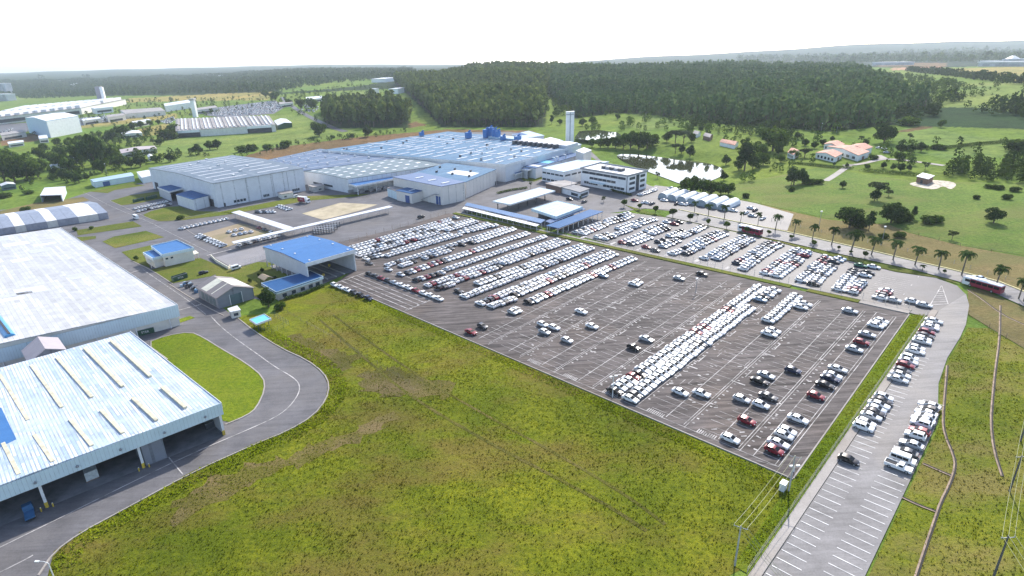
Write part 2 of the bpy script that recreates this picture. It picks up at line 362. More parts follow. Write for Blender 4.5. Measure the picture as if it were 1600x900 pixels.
def land():
    ts = np.concatenate([np.linspace(-2.6, -1.32, 14), np.linspace(-1.3, 1.3, 640), np.linspace(1.32, 2.6, 14)])
    ys = np.concatenate([np.linspace(-60, 40, 6), np.linspace(55, 340, 40), np.geomspace(345, 1500, 330), np.geomspace(1510, 16000, 150)])
    T, Y = np.meshgrid(ts, ys); X = T * np.maximum(Y, 90)
    Z = G(X, Y)
    n, m = Y.shape; idx = np.arange(n * m).reshape(n, m)
    F = np.stack([idx[:-1, :-1], idx[:-1, 1:], idx[1:, 1:], idx[1:, :-1]], -1).reshape(-1, 4)
    u, v = proj(X, np.maximum(Y, 20), Z); u = u + RNG.normal(0, 1.2, u.shape); v = v + RNG.normal(0, .35, v.shape)
    col = np.zeros((n, m, 3)); col[:] = MEADOW
    farm = (Y > 330)
    for c, P in ZONES: 
        k = in_poly(u, v, P) & farm; col[k] = c
    me = np_mesh('ground', np.stack([X, Y, Z], -1).reshape(-1, 3), F, [])
    a = me.attributes.new('land', 'FLOAT_COLOR', 'POINT'); a.data.foreach_set('color', np.concatenate([col.reshape(-1, 3), np.ones((n * m, 1))], 1).astype(np.float32).ravel())
    me.polygons.foreach_set('use_smooth', [True] * len(me.polygons))
    mt, nt, b, o = nodes('land'); vv = wpos(nt); at = N(nt, 'ShaderNodeAttribute', attribute_name='land')
    f1 = noise(nt, vv, .035, 7, .72); f2 = noise(nt, vv, .25, 6, .75); f3 = noise(nt, vv, .008, 5, .6)
    c = mix(nt, 1.0, at.outputs['Color'], ramp(nt, f1, [(.3, (.6, .62, .6)), (.5, (1, 1, 1)), (.72, (1.35, 1.25, 1.1))]), 'MULTIPLY')
    c = mix(nt, 1.0, c, ramp(nt, f2, [(.3, (.6, .65, .6)), (.5, (1, 1, 1)), (.7, (1.3, 1.3, 1.2))]), 'MULTIPLY')
    c = mix(nt, 1.0, c, ramp(nt, f3, [(.35, (.8, .92, .8)), (.65, (1.2, 1.05, 1.0))]), 'MULTIPLY')
    L(nt, c, b.inputs['Base Color']); b.inputs['Roughness'].default_value = 1; b.inputs['Specular IOR Level'].default_value = .05
    bump(nt, b, f2, .8, 1.2); me.materials.append(mt)
    o = mesh_obj('ground', me); o['kind'] = 'structure'; o['label'] = 'rolling green land with fields, meadows and dark woodland floor'
land()
# lake
m, nt, b, o = nodes('lake_water'); b.inputs['Base Color'].default_value = (.05, .055, .03, 1); b.inputs['Roughness'].default_value = .03; b.inputs['IOR'].default_value = 1.33; b.inputs['Specular IOR Level'].default_value = 1.0
def lake(name, P, z, label):
    me = bpy.data.meshes.new(name); P = ccw(P); me.from_pydata([(p[0], p[1], z) for p in P], [], [tuple(range(len(P)))]); me.materials.append(m)
    o = mesh_obj(name, me); o['kind'] = 'structure'; o['label'] = label
cx = sum(p[0] for p in lake_poly) / len(lake_poly); cy = sum(p[1] for p in lake_poly) / len(lake_poly)
lake('lake_water', [(cx + (x - cx) * 1.05, cy + (y - cy) * 1.05) for x, y in smooth_poly(lake_poly)], LAKE_Z, 'still brown lake reflecting the white sky beside the factory')
pz = [hit(u, v, .12) for u, v in [(897,216),(905,205),(935,203),(965,207),(972,212),(950,217),(920,219)]]; pzz = max(g(*p) for p in pz) + .1
lake('pond_water', [_flat(u, v, pzz) for u, v in [(897,216),(905,205),(935,203),(965,207),(972,212),(950,217),(920,219)]], pzz, 'small brown pond behind the white tower')
# ------------------------------------------------------------------ paving
ASPH = asphalt('asphalt_lot', (.112, .097, .092), .3, .8, (.148, .118, .10), .42)
ASPH2 = asphalt('asphalt_yard', (.145, .14, .145), .28, .7, (.16, .148, .14), .12)
ASPH3 = asphalt('asphalt_staff', (.125, .118, .122), .2, .55, (.14, .125, .115))
ASPH4 = asphalt('asphalt_side', (.215, .205, .202), .26, .65, (.27, .245, .22), .14)
CONC = asphalt('concrete', (.36, .33, .30), .2, .8, (.30, .25, .2))
PAINT = plain('white_paint', (.38, .36, .345), .75, .5, .35)
PAINT2 = plain('lane_paint', (.66, .65, .63), .6, .3, .5)
YELLOW = plain('yellow_paint', (.6, .42, .05), .6, .2)
FG = ((.135, .165, .008), (.225, .23, .013), (.095, .118, .007), (.165, .13, .028), .85)
FIELD = grass_mat('field_grass', *FG)
LAWN = grass_mat('lawn_grass', (.12, .155, .018), (.155, .175, .025), (.085, .115, .014), (.19, .16, .045), .6)
BRIGHT = grass_mat('bright_grass', (.14, .20, .008), (.18, .215, .012), (.09, .14, .008), (.19, .19, .03), .3)
DRYG = grass_mat('dry_grass', (.27, .20, .085), (.22, .175, .065), (.17, .13, .05), (.15, .155, .05), .6)
GREENF = grass_mat('pasture_grass', (.13, .205, .028), (.18, .24, .04), (.08, .135, .02), (.18, .18, .05), .7, .8)
def ext(p, q, k): return (p[0] + (q[0] - p[0]) * k, p[1] + (q[1] - p[1]) * k)
# factory yard (everything paved left of and behind the car park)
road_edge = px((75,899),(84,862),(125,832),(190,797),(300,737),(400,692),(450,672),(488,650),(508,625),(513,602),(504,584),(480,564),(440,546),(400,521),(366,494))
yard = [ext(road_edge[0], road_edge[1], -1.2)] + road_edge + px((346,480),(398,467),(415,470),(437,467),(503,445),(532,432),(560,420),(640,390),(700,336),(760,330),(858,356),(880,362),(945,334),(1010,326),(1050,330),(1050,300),(1015,290),(940,252),(925,238),(870,222),(800,206),(700,207),(620,216),(480,250),(330,280),(230,284),(140,300),(60,325),(0,328),(-160,345))
yl = hit(-160, 345); yard += [(-330, 330), (-330, 60), (-120, 60)]
sheet('yard_asphalt', yard, .08, ASPH2, 'grey asphalt yard and roads between the factory halls', sub=60)
lotp = [lot(-.5, -52), lot(-.5, 138.2), lot(100.5, 137), lot(100, 36), lot(99.8, -97), lot(60, -98), lot(27, -105), lot(22, -75), lot(16, -62)]
sheet('car_park', lotp, .16, ASPH, 'dark worn asphalt of the big car park')
staff = px((870,360),(1000,394),(1200,437),(1440,494),(1470,492),(1500,505),(1513,478),(1510,462),(1495,447),(1462,435),(1400,426),(1300,402),(1180,370),(1045,341),(985,333),(940,334))
sheet('staff_car_park', staff, .2, ASPH3, 'grey asphalt of the staff car park')
side = [lot(109, 143.8), lot(-30, 143.8), lot(-34, 157), lot(0, 156.8), lot(40, 156.5)] + px((1466,600),(1480,560),(1500,528),(1509,508),(1514,478),(1509,460),(1480,478))
sheet('side_road', side, .26, ASPH4, 'pale asphalt lane with parking bays along its edges')
walk = [lot(108, 141.9), lot(-31, 141.9), lot(-31, 143.7), lot(108, 143.7)]
mb = MB(); mb.prism(walk, .05, .4, CONC); o = mb.build('footpath'); o['kind'] = 'structure'; o['label'] = 'long narrow concrete footpath beside the pale lane'
palm_up = [(1700,480),(1600,458),(1560,442),(1490,424),(1425,409),(1375,397),(1300,380),(1225,363),(1130,344),(1060,329)]
palm_lo = [(1040,339),(1130,358),(1225,378),(1300,395),(1375,411),(1425,422),(1487,438),(1540,453),(1600,480),(1700,504)]
sheet('palm_road', px(*palm_up) + px(*palm_lo), .3, ASPH4, 'pale road lined with palms', sub=40)
sheet('verge', px((975,320),(1040,340),(1130,359),(1225,379),(1300,396),(1400,418),(1487,439),(1500,446),(1462,434),(1400,425),(1300,401),(1180,369),(1045,341),(1000,333)), .24, LAWN, 'grass verge with young trees below the palm road')
sheet('dry_strip', px((1190,320),(1290,343),(1390,352),(1420,364),(1500,384),(1600,402),(1750,440),(1750,492),(1600,456),(1560,440),(1490,422),(1425,407),(1375,395),(1300,378),(1225,361),(1200,352)), .12, DRYG, 'strip of dry brown grass behind the palms')
sheet('dry_bank', px((1512,452),(1530,452),(1600,481),(1760,525),(1760,600),(1600,545),(1545,512),(1513,492),(1512,470)), .16, DRYG, 'dry brown grass bank at the road bend')
tents_lot = px((985,325),(1012,298),(1024,290),(1050,293),(1110,304),(1180,318),(1240,335),(1230,361),(1130,343),(1060,329))
sheet('tent_lot_asphalt', tents_lot, .2, ASPH3, 'asphalt round the arched white tents')
pasture = px((1080,306),(1150,288),(1280,262),(1440,285),(1600,285),(1800,300),(1800,420),(1600,400),(1500,383),(1420,363),(1390,351),(1290,341),(1190,319),(1120,304))
sheet('pasture', pasture, .1, GREENF, 'bright green pasture behind the dry strip', sub=30)
# lawns inside the works
for i, (P, mm, lb) in enumerate([
 ([(236,422),(312,403),(357,421),(330,432),(270,443)], LAWN, 'lawn in front of the small blue-roofed office'),
 ([(190,394),(238,383),(241,392),(225,400),(236,420),(206,407)], LAWN, 'lawn left of the small blue-roofed office'),
 ([(160,378),(178,370),(228,361),(257,371),(180,388)], LAWN, 'worn grass island at the junction'),
 ([(119,360),(208,346),(222,354),(122,368)], LAWN, 'grass strip in front of the tent row'),
 ([(120,371),(150,369),(150,373),(128,377)], LAWN, 'small grass patch by the big white roof'),
 ([(172,314),(205,305),(250,299),(255,310),(210,319),(190,321)], LAWN, 'grass island left of the skips'),
 ([(222,334),(275,320),(300,330),(345,331),(380,333),(255,348),(230,341)], LAWN, 'grass corner beside the tall grey hall'),
 ([(240,511),(297,494),(305,497),(245,517)], BRIGHT, 'narrow grass tongue below the big white roof'),
 ([(262,562),(228,537),(260,525),(298,519),(318,528),(345,545),(385,568),(412,590),(413,610),(400,638),(385,650),(352,664),(338,640),(300,600)], BRIGHT, 'bright green rounded lawn beside the loading hall'),
 ([(330,432),(357,421),(417,406),(480,428),(428,440),(411,448),(430,468),(398,467),(394,448),(365,435)], LAWN, 'lawn between the grey shed and the gate hall'),
 ([(0,330),(62,316),(130,308),(140,313),(60,330),(0,341)], DRYG, 'dry grass strip behind the tent row'),
 ([(142,300),(205,286),(226,290),(180,297),(168,302)], LAWN, 'grass strip in front of the small white shed'),
 ([(345,331),(470,307),(580,303),(560,307),(480,314),(360,335)], LAWN, 'thin grass edge under the tall grey hall'),
 ([(305,369),(375,349),(430,363),(350,388)], asphalt('dirt', (.30, .24, .16), .25, .9, (.2, .19, .07)), 'brown dirt lot with parked cars'),
 ([(472,334),(532,317),(590,320),(560,330),(505,344)], asphalt('dirt_pale', (.42, .36, .25), .3, .9, (.22, .2, .08)), 'pale bare dirt lot'),
 ([(335,403),(412,384),(417,405),(368,421)], asphalt('asphalt_pale', (.26, .25, .255), .12, .7, (.27, .25, .24)), 'pale concrete yard left of the gate hall'),
 ([(812,276),(835,272),(852,278),(835,284),(818,283)], LAWN, 'round planted bed by the factory gate'),
]): sheet('lawn' if mm in (LAWN, BRIGHT) else 'dry_patch' if mm is DRYG else 'dirt_yard', smooth_poly(px(*P), 1) if len(P) > 6 else px(*P), .17, mm, lb)
# strip between the two car parks, strip right of the car park
st = [lot(100.6, -94), lot(100.6, 99), lot(103.2, 99), lot(103.2, -94)]
mb = MB(); mb.prism(st, .0, .4, LAWN); o = mb.build('grass_strip'); o['kind'] = 'structure'; o['label'] = 'long narrow grass strip between the two car parks'
mb = MB(); mb.prism([lot(100.6, 105), lot(100.6, 122), lot(103, 122), lot(103, 105)], .0, .4, LAWN); o = mb.build('grass_strip'); o['kind'] = 'structure'; o['label'] = 'short grass strip beyond the gap between the car parks'
mb = MB(); mb.prism([lot(103.3, -94), lot(103.3, 137), lot(104.6, 137), lot(104.6, -94)], .0, .42, CONC); mb.prism([lot(100.6, 122.2), lot(100.6, 137), lot(103.2, 137), lot(103.2, 122.2)], .0, .4, CONC); o = mb.build('kerb'); o['kind'] = 'structure'; o['label'] = 'pale concrete kerb along the staff car park'
sheet('grass_strip', [lot(-8, 138.6), lot(100, 137.6), lot(104, 141.4), lot(-30, 141.4), lot(-30, 139)], .14, BRIGHT, 'grass strip right of the big car park')
mb = MB(); wall_strip(mb, [lot(-.5, 138.4), lot(100.5, 137.2)], .3, 0, .28, CONC); wall_strip(mb, [lot(-.7, -52), lot(-.7, 138.4)], .3, 0, .25, CONC); o = mb.build('kerb'); o['kind'] = 'structure'; o['label'] = 'concrete kerb round the big car park'
mb = MB()
for P in ([(60,900),(84,864),(125,834),(190,799),(300,739),(400,694),(450,674),(489,651),(510,625),(515,602),(506,583),(480,563),(440,545),(400,520),(366,493)], [(262,562),(228,537),(260,525),(298,519),(318,528),(345,545),(385,568),(412,590),(414,610),(401,638),(386,650),(352,664)], [(262,443),(305,470),(350,494)], [(206,408),(236,422),(270,444)], [(172,314),(190,322),(230,341),(256,349),(300,338),(345,331)], [(287,352),(292,360),(305,368),(350,389),(365,383)]):
    wall_strip(mb, resample(smooth_poly(px(*P), 1, False), 6), .35, .05, .26, CONC)
o = mb.build('kerb'); o['kind'] = 'structure'; o['label'] = 'pale kerbs along the works roads'
# ------------------------------------------------------------------ painted markings
mk = MB()
def seg(a0, b0, a1, b1, wd=.14, h=.22):
    p, q = lot(a0, b0), lot(a1, b1); ribbon(mk, [p, q], wd, h, PAINT)
rr = random.Random(5)
PITCH_M = 2.28
for k in range(-2, 5):
    b0 = 58.8 + 14.05 * (k - 0); wdt = 10.3 if k < 5 else 5
    if b0 > 128: continue
    seg(2, b0 + 5.2, 94, b0 + 5.2, .2); seg(2, b0 + 10.2, 95, b0 + 10.2, .17); seg(1, b0 + 10.85, 95, b0 + 10.85, .15)
    n = int(90 / PITCH_M)
    for i in range(n):
        a = 3.5 + i * PITCH_M
        if rr.random() < .93: seg(a, b0 + .2 + (rr.random() < .35) * 2.5, a, b0 + 10.1 - (rr.random() < .25) * 2.2, .11 if rr.random() < .6 else .075)
        if rr.random() < .8: seg(a + .6, b0 + 11.4, a + .6, b0 + 12.0, .45)
    for a in (28, 48, 68): seg(a, b0 - 4.0, a, b0, .4); seg(a + 4, b0 - 1.8, a + 8.5, b0 - 1.8, .3); 
    for j in range(9):
        if k >= 0: seg(1.2, b0 + j * .55, 2.8, b0 + j * .55 , .26)
for b0 in (128.9, 133.8, 134.6): seg(1.2, b0, 96, b0, .17)
for i in range(40): seg(3.5 + i * PITCH_M, 129, 3.5 + i * PITCH_M, 133.7, .11)
seg(1.2, 60, 1.2, 134.6, .13); seg(0.2, 130, 1.2, 134.6, .13); seg(96, 128, 96, 134.6, .15)
for _ in range(260):
    a, b = rr.uniform(3, 92), rr.uniform(40, 128); l = rr.uniform(.4, 1.0); seg(a, b, a + rr.choice((0, l)), b + l, rr.uniform(.25, .5))
for _ in range(70):
    a, b = rr.uniform(3, 90), rr.uniform(42, 125); 
    if rr.random() < .5: seg(a, b, a + rr.uniform(2, 5), b, .12)
    else: seg(a, b, a, b + rr.uniform(3, 7), .1)
for b0 in (-84, -70, -55, -40.5, -27, -12.5, 3, 17.5, 31.5):          # bays under the packed rows
    for a in (22, 46, 70): seg(a, b0 - 5, a, b0 - 1.5, .3)
    seg(19, b0, 22, b0 + 6, .25) if b0 > -45 else None
for (b0, b1) in ((-52, -3),):                                         # queue lanes
    for a in (2, 4.5, 7, 9.5, 12.2): seg(a, b0, a, b1, .3)
    seg(-.5, -3, 16, -3, .3); seg(-.5, -52, 16, -52, .4)
    for j in range(9): seg(1 + j * 1.8, -3.8, 1 + j * 1.8, -2.6, .5)
for k in range(44):                                                    # bays on the pale lane
    a = -28 + k * 2.32
    ribbon(mk, [lot(a, 144.0), lot(a, 148.4)], .15, .31, PAINT2)
    if a < 50: ribbon(mk, [lot(a, 151.3 + max(0, (a - 10)) * .012), lot(a, 156.2)], .15, .31, PAINT2)
for b0 in (-3, 14.5, 29, 43, 57, 71, 85, 99, 112, 126):                # staff car park
    for j in range(7): seg(107.2, b0 + 3 + j * .95, 108.2, b0 + 3 + j * .95, .45, .26)
    seg(105.2, b0 + 1.2, 109, b0 + 1.2, 1.6, .26)
    for i in range(3): seg(116 + i * 10, b0 + 6, 117.5 + i * 10, b0 + 6, .35, .26)
for i in range(11):
    seg(112 + i * 1.9, 121.5, 112 + i * 1.9, 126.5, .12, .26); seg(112 + i * 1.9, 127, 112 + i * 1.9, 131, .1, .26)
for (P, wd) in ([((0,856),(100,807),(200,757),(300,709),(390,671),(440,648),(462,625),(470,606),(462,592),(430,574),(400,552),(370,531),(345,511),(330,495)), .3],
                [((322,492),(300,474),(262,448),(224,422)), .2], [((130,300),(180,326),(230,345),(262,362),(330,396)), .2], [((0,895),(40,875),(52,868)), .35], [((286,742),(258,708)), .25],
                [((110,742),(127,768)), .2], [((91,762),(105,782)), .2], [((50,770),(64,797)), .2], [((28,780),(40,803)), .2]):
    ribbon(mk, resample(smooth_poly(px(*P), 2, False), 3), wd, .14, PAINT)
for j in range(11): c = hit(276 + j * 3.6, 486 - j * .95); ribbon(mk, [(c[0] - .5, c[1] - .2), (c[0] + .5, c[1] + .2)], .5, .14, PAINT)
for j in range(12): c = hit(325 + j * 3.2, 399 - j * .8); ribbon(mk, [(c[0] - .5, c[1] - .2), (c[0] + .5, c[1] + .2)], .7, .14, PAINT)
for j in range(10): c = hit(203 + j * 1.6, 427 - j * .5); ribbon(mk, [(c[0] - .3, c[1] - .2), (c[0] + .3, c[1] + .2)], .5, .14, PAINT)
for p, q in [((1471,447),(1453,478)),((1471,447),(1481,476)),((1453,478),(1481,476))] + [((1471 - 1.9 * k, 447 + 3.3 * k), (1471 + 1.05 * k, 447 + 3.1 * k)) for k in range(2, 9)]: ribbon(mk, px(p, q), .25, .3, PAINT)
o = mk.build('road_marking'); o['kind'] = 'structure'; o['label'] = 'white painted bay lines, numbers and road lines'
# open drains
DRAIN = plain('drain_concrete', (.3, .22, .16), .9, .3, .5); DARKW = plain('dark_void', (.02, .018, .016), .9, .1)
mb = MB(); gp = MB()
for P in ([(1480,572),(1477,610),(1473,655),(1476,680),(1490,712),(1493,730),(1484,758),(1470,785),(1460,815),(1448,850),(1430,905)], [(1563,478),(1562,530),(1555,580),(1551,620),(1548,660),(1553,705),(1566,745)], [(1511,453),(1530,465),(1565,492),(1600,508)], [(1442,725),(1465,735),(1486,744)], [(1410,778),(1435,790),(1462,800)]):
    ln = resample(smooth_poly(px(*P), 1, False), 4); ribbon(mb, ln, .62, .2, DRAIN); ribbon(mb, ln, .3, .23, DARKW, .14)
o = mb.build('drain'); o['kind'] = 'structure'; o['label'] = 'narrow concrete drains crossing the grass slope on the right'
# ------------------------------------------------------------------ cars
CARCOL = {'w': ('white', (.80, .80, .79), 0, .28), 's': ('silver', (.50, .53, .56), .35, .3), 'k': ('black', (.015, .015, .018), 0, .2), 'g': ('dark grey', (.07, .075, .085), .3, .3),
          'r': ('dark red', (.22, .012, .025), .1, .25), 'b': ('pale blue', (.36, .46, .58), .3, .3), 'e': ('green', (.04, .16, .09), .1, .3), 'n': ('dark blue', (.02, .03, .07), .2, .25), 'y': ('yellow and black', (.6, .5, .02), 0, .3)}
def paint(k):
    n, c, me, ro = CARCOL[k]; return plain('car_paint_' + n.replace(' ', '_'), c, ro, .02, 1, me, .3, True)
GLASS = plain('car_glass', (.012, .014, .018), .35, .05, 1, 0, 0, True, .12); TYRE = plain('tyre_rubber', (.02, .02, .021), .85, .1, 1, 0, 0, True)
RIM = plain('wheel_rim', (.4, .41, .42), .35, .1, 1, .5, 0, True); LAMPG = plain('headlamp_glass', (.7, .72, .75), .15, .05, 1, 0, 0, True); TAILR = plain('tail_lamp_red', (.35, .01, .01), .25, .05, 1, 0, 0, True)
PLASTIC = plain('black_plastic', (.03, .03, .032), .6, .1, 1, 0, 0, True)
class LM(MB):                                       # mesh builder in a car's own axes (x forward, z up)
    def loft(s, secs, m):
        n = len(secs[0]); i = len(s.v)
        for q in secs: s.v += q
        for k in range(len(secs) - 1):
            for j in range(n - 1):
                a = i + k * n + j; s.f.append((a, a + 1, a + n + 1, a + n)); s.m.append(s.mi(m))
        for q, rev in ((0, 0), (len(secs) - 1, 1)):
            r = list(range(i + q * n, i + q * n + n)); s.f.append(tuple(r if rev else r[::-1])); s.m.append(s.mi(m))
PROF = {'hatch': dict(st=[(2.02, .34, .60, .62), (1.98, .24, .68, .76), (1.75, .2, .80, .83), (.95, .2, .93, .86), (.2, .2, .95, .87), (-1.2, .2, .98, .87), (-1.75, .22, .99, .85), (-1.97, .26, .97, .8), (-2.03, .36, .85, .72)],
                      gh=[(.98, .94), (.15, 1.44), (-1.25, 1.46), (-1.88, 1.0)]),
        'sedan': dict(st=[(2.25, .34, .58, .62), (2.2, .24, .68, .78), (1.95, .2, .78, .84), (1.05, .2, .92, .87), (.2, .2, .94, .88), (-1.3, .2, .96, .88), (-1.6, .2, .98, .87), (-2.12, .24, .97, .82), (-2.25, .36, .82, .74)],
                      gh=[(1.08, .93), (.2, 1.41), (-.95, 1.43), (-1.78, .98)]),
        'suv': dict(st=[(2.2, .42, .75, .66), (2.15, .32, .86, .8), (1.95, .28, .98, .86), (1.1, .28, 1.06, .9), (.3, .28, 1.08, .9), (-1.4, .28, 1.1, .9), (-1.9, .3, 1.1, .88), (-2.15, .34, 1.08, .84), (-2.2, .44, .95, .76)],
                      gh=[(1.15, 1.07), (.45, 1.66), (-1.6, 1.68), (-2.02, 1.12)])}
def shell(mb, P, m, m2):
    secs = []
    for x, zb, zt, wd in P['st']:
        zm = zb + (zt - zb) * .55
        q = [(x, -wd * .93, zb), (x, -wd, zb + .12), (x, -wd, zm), (x, -wd * .94, zt - .05), (x, -wd * .72, zt)]
        secs.append(q + [(a, -b, c) for a, b, c in q[::-1]])
    mb.loft(secs, m)
    (x0, z0), (x1, z1), (x2, z2), (x3, z3) = P['gh']; wb = max(t[3] for t in P['st']) * .92; wt = wb * .8
    secs = [[(x0, -wb, z0), (x0, -wb, z0 + .01), (x0, wb, z0 + .01), (x0, wb, z0)], [(x1, -wb, z0), (x1, -wt, z1), (x1, wt, z1), (x1, wb, z0)],
            [((x1 + x2) / 2, -wb, z0), ((x1 + x2) / 2, -wt, z1 + .035), ((x1 + x2) / 2, wt, z1 + .035), ((x1 + x2) / 2, wb, z0)], [(x2, -wb, z3), (x2, -wt, z2), (x2, wt, z2), (x2, wb, z3)], [(x3, -wb, z3), (x3, -wb, z3 + .01), (x3, wb, z3 + .01), (x3, wb, z3)]]
    mb.loft(secs, m); return wb, wt
def glassq(P, wb, wt, which, e=.02):
    (x0, z0), (x1, z1), (x2, z2), (x3, z3) = P['gh']; l = lambda a, b, t: a + (b - a) * t
    if which == 'f': return [(l(x0, x1, .1) + e, -l(wb, wt, .1) * .93, l(z0, z1, .1) + e), (l(x0, x1, .1) + e, l(wb, wt, .1) * .93, l(z0, z1, .1) + e), (l(x0, x1, .92) + e, l(wb, wt, .92) * .9, l(z0, z1, .92) + e), (l(x0, x1, .92) + e, -l(wb, wt, .92) * .9, l(z0, z1, .92) + e)]
    if which == 'r': return [(l(x3, x2, .2) - e, l(wb, wt, .2) * .9, l(z3, z2, .2) + e), (l(x3, x2, .2) - e, -l(wb, wt, .2) * .9, l(z3, z2, .2) + e), (l(x3, x2, .9) - e, -l(wb, wt, .9) * .88, l(z3, z2, .9) + e), (l(x3, x2, .9) - e, l(wb, wt, .9) * .88, l(z3, z2, .9) + e)]
    sg = 1 if which == 'L' else -1; out = []
    for (a, b) in ((.12, .47), (.53, .93)):
        f0, f1 = (x0 - .22, x1 - .04); r0, r1 = (x3 + .3, x2 - .02)
        q = []
        for t, hh in ((a, .12), (b, .12), (b, .88), (a, .88)):
            x = l(l(f0, f1, hh), l(r0, r1, hh), t); z = l(l(z0, z3, t), z1, hh); y = sg * (l(wb, wt, hh) + e); q.append((x, y, z))
        out.append(q if sg < 0 else q[::-1])
    return out
def wheel(mb, x, y, r=.32):
    sg = 1 if y > 0 else -1
    mb.tube((x, y - sg * .2, r), (x, y, r), r, r, TYRE, 12); mb.tube((x, y - sg * .01, r), (x, y + sg * .012, r), r * .62, r * .6, RIM, 10)
WX = {'hatch': (1.28, -1.25), 'sedan': (1.35, -1.3), 'suv': (1.35, -1.32)}
CARME = {}
def carmesh(kind, col):
    if (kind, col) in CARME: return CARME[kind, col]
    P = PROF[kind]; mb = LM(); wb, wt = shell(mb, P, paint(col), GLASS)
    body = mb
    parts = [('body', mb)]
    a = LM(); a.poly(glassq(P, wb, wt, 'f'), GLASS); parts.append(('windscreen', a))
    a = LM(); a.poly(glassq(P, wb, wt, 'r'), GLASS); parts.append(('rear_window', a))
    for sd in 'LR':
        a = LM(); [a.poly(q, GLASS) for q in glassq(P, wb, wt, sd)]; parts.append(('side_window', a))
    W = P['st'][3][3]
    for x in WX[kind]:
        for y in (W + .01, -W - .01): a = LM(); wheel(a, x, y, .34 if kind == 'suv' else .31); parts.append(('wheel', a))
    xf = P['st'][1][0]; zf = P['st'][1][2]; xr = P['st'][-1][0]; zr = P['st'][-1][2]
    for y in (.5, -.5):
        a = LM(); a.hexa([(xf - .18, y - .17, zf - .12), (xf + .045, y - .15, zf - .14), (xf + .045, y + .15, zf - .14), (xf - .18, y + .17, zf - .12)], [(xf - .2, y - .17, zf + .055), (xf, y - .15, zf + .02), (xf, y + .15, zf + .02), (xf - .2, y + .17, zf + .055)], LAMPG); parts.append(('headlight', a))
        a = LM(); a.hexa([(xr - .02, y - .14, zr - .12), (xr + .2, y - .16, zr - .12), (xr + .2, y + .16, zr - .12), (xr - .02, y + .14, zr - .12)], [(xr, y - .14, zr + .05), (xr + .2, y - .16, zr + .09), (xr + .2, y + .16, zr + .09), (xr, y + .14, zr + .05)], TAILR); parts.append(('tail_light', a))
    def me(b, n, sm=False):
        m = bpy.data.meshes.new(n); m.from_pydata(b.v, [], b.f); [m.materials.append(x) for x in b.ms]; m.polygons.foreach_set('material_index', b.m)
        if sm: m.polygons.foreach_set('use_smooth', [True] * len(b.f)); m.set_sharp_from_angle(angle=math.radians(32))
        m.update(); return m
    full = [(n, me(b, n, n == 'body')) for n, b in parts]
    one = LM()
    for n, b in parts:
        i = len(one.v); one.v += b.v; one.f += [tuple(q + i for q in f) for f in b.f]; one.m += [one.mi(b.ms[k]) for k in b.m]
    CARME[kind, col] = (full, me(one, 'parked_car', True), one); return CARME[kind, col]
UPN = np.array([-GX, -GY, 1.0]); UPN /= np.linalg.norm(UPN)
CARS = []       # (x, y, heading 2d, kind, colour, label, group)
rc = random.Random(21)
def pick(weights):
    t = rc.random() * sum(w for _, w in weights)
    for k, w in weights:
        t -= w
        if t <= 0: return k
    return weights[0][0]
MIXW = [('w', 86), ('s', 8), ('g', 2.5), ('k', 1.5), ('r', 1.5), ('b', .5)]; MIXD = [('w', 66), ('s', 18), ('g', 8), ('k', 5), ('r', 2), ('b', 1)]; MIXE = [('w', 58), ('s', 16), ('g', 10), ('k', 9), ('r', 4), ('b', 3)]
def kindr(): return rc.choice(('hatch', 'sedan', 'hatch', 'sedan', 'sedan'))
def line(p0, p1, mixc, name, n=None, fix={}, skip=(), sp=2.32, flip=None, head=None, kinds=None, far='lower'):
    a = hit(p0[0], p0[1], .7); b = hit(p1[0], p1[1], .7); d = math.hypot(b[0] - a[0], b[1] - a[1])
    n = n or max(1, round(d / sp) + 1); hd = head or (_B[0], _B[1]); hl = math.hypot(*hd); hd = (hd[0] / hl, hd[1] / hl)
    fl = rc.random() < .5 if flip is None else flip
    for i in range(n):
        if i in skip or (isinstance(skip, float) and rc.random() < skip): continue
        t = i / max(1, n - 1); k = fix.get(i, None) or pick(mixc); jit = rc.uniform(-.22, .22); an = rc.uniform(-.018, .018)
        h2 = (hd[0] * math.cos(an) - hd[1] * math.sin(an), hd[0] * math.sin(an) + hd[1] * math.cos(an)); sgn = -1 if fl else 1
        x = a[0] + (b[0] - a[0]) * t + hd[0] * jit; y = a[1] + (b[1] - a[1]) * t + hd[1] * jit
        CARS.append((x, y, (h2[0] * sgn, h2[1] * sgn), (kinds or kindr)() if callable(kinds or kindr) else kinds, k, f"{CARCOL[k][0].replace('dark ', '')} car, {ordw(i + 1)} from {far} end of {name}", 'cars in ' + name))
def one(u, v, k, label, kind='sedan', head=None, flip=False):
    x, y = hit(u, v, .7); hd = head or (_B[0], _B[1]); l = math.hypot(*hd); s = -1 if flip else 1; an = rc.uniform(-.03, .03); hd = (hd[0] / l * s, hd[1] / l * s)
    CARS.append((x, y, (hd[0] * math.cos(an) - hd[1] * math.sin(an), hd[0] * math.sin(an) + hd[1] * math.cos(an)), kind, k, label, None))
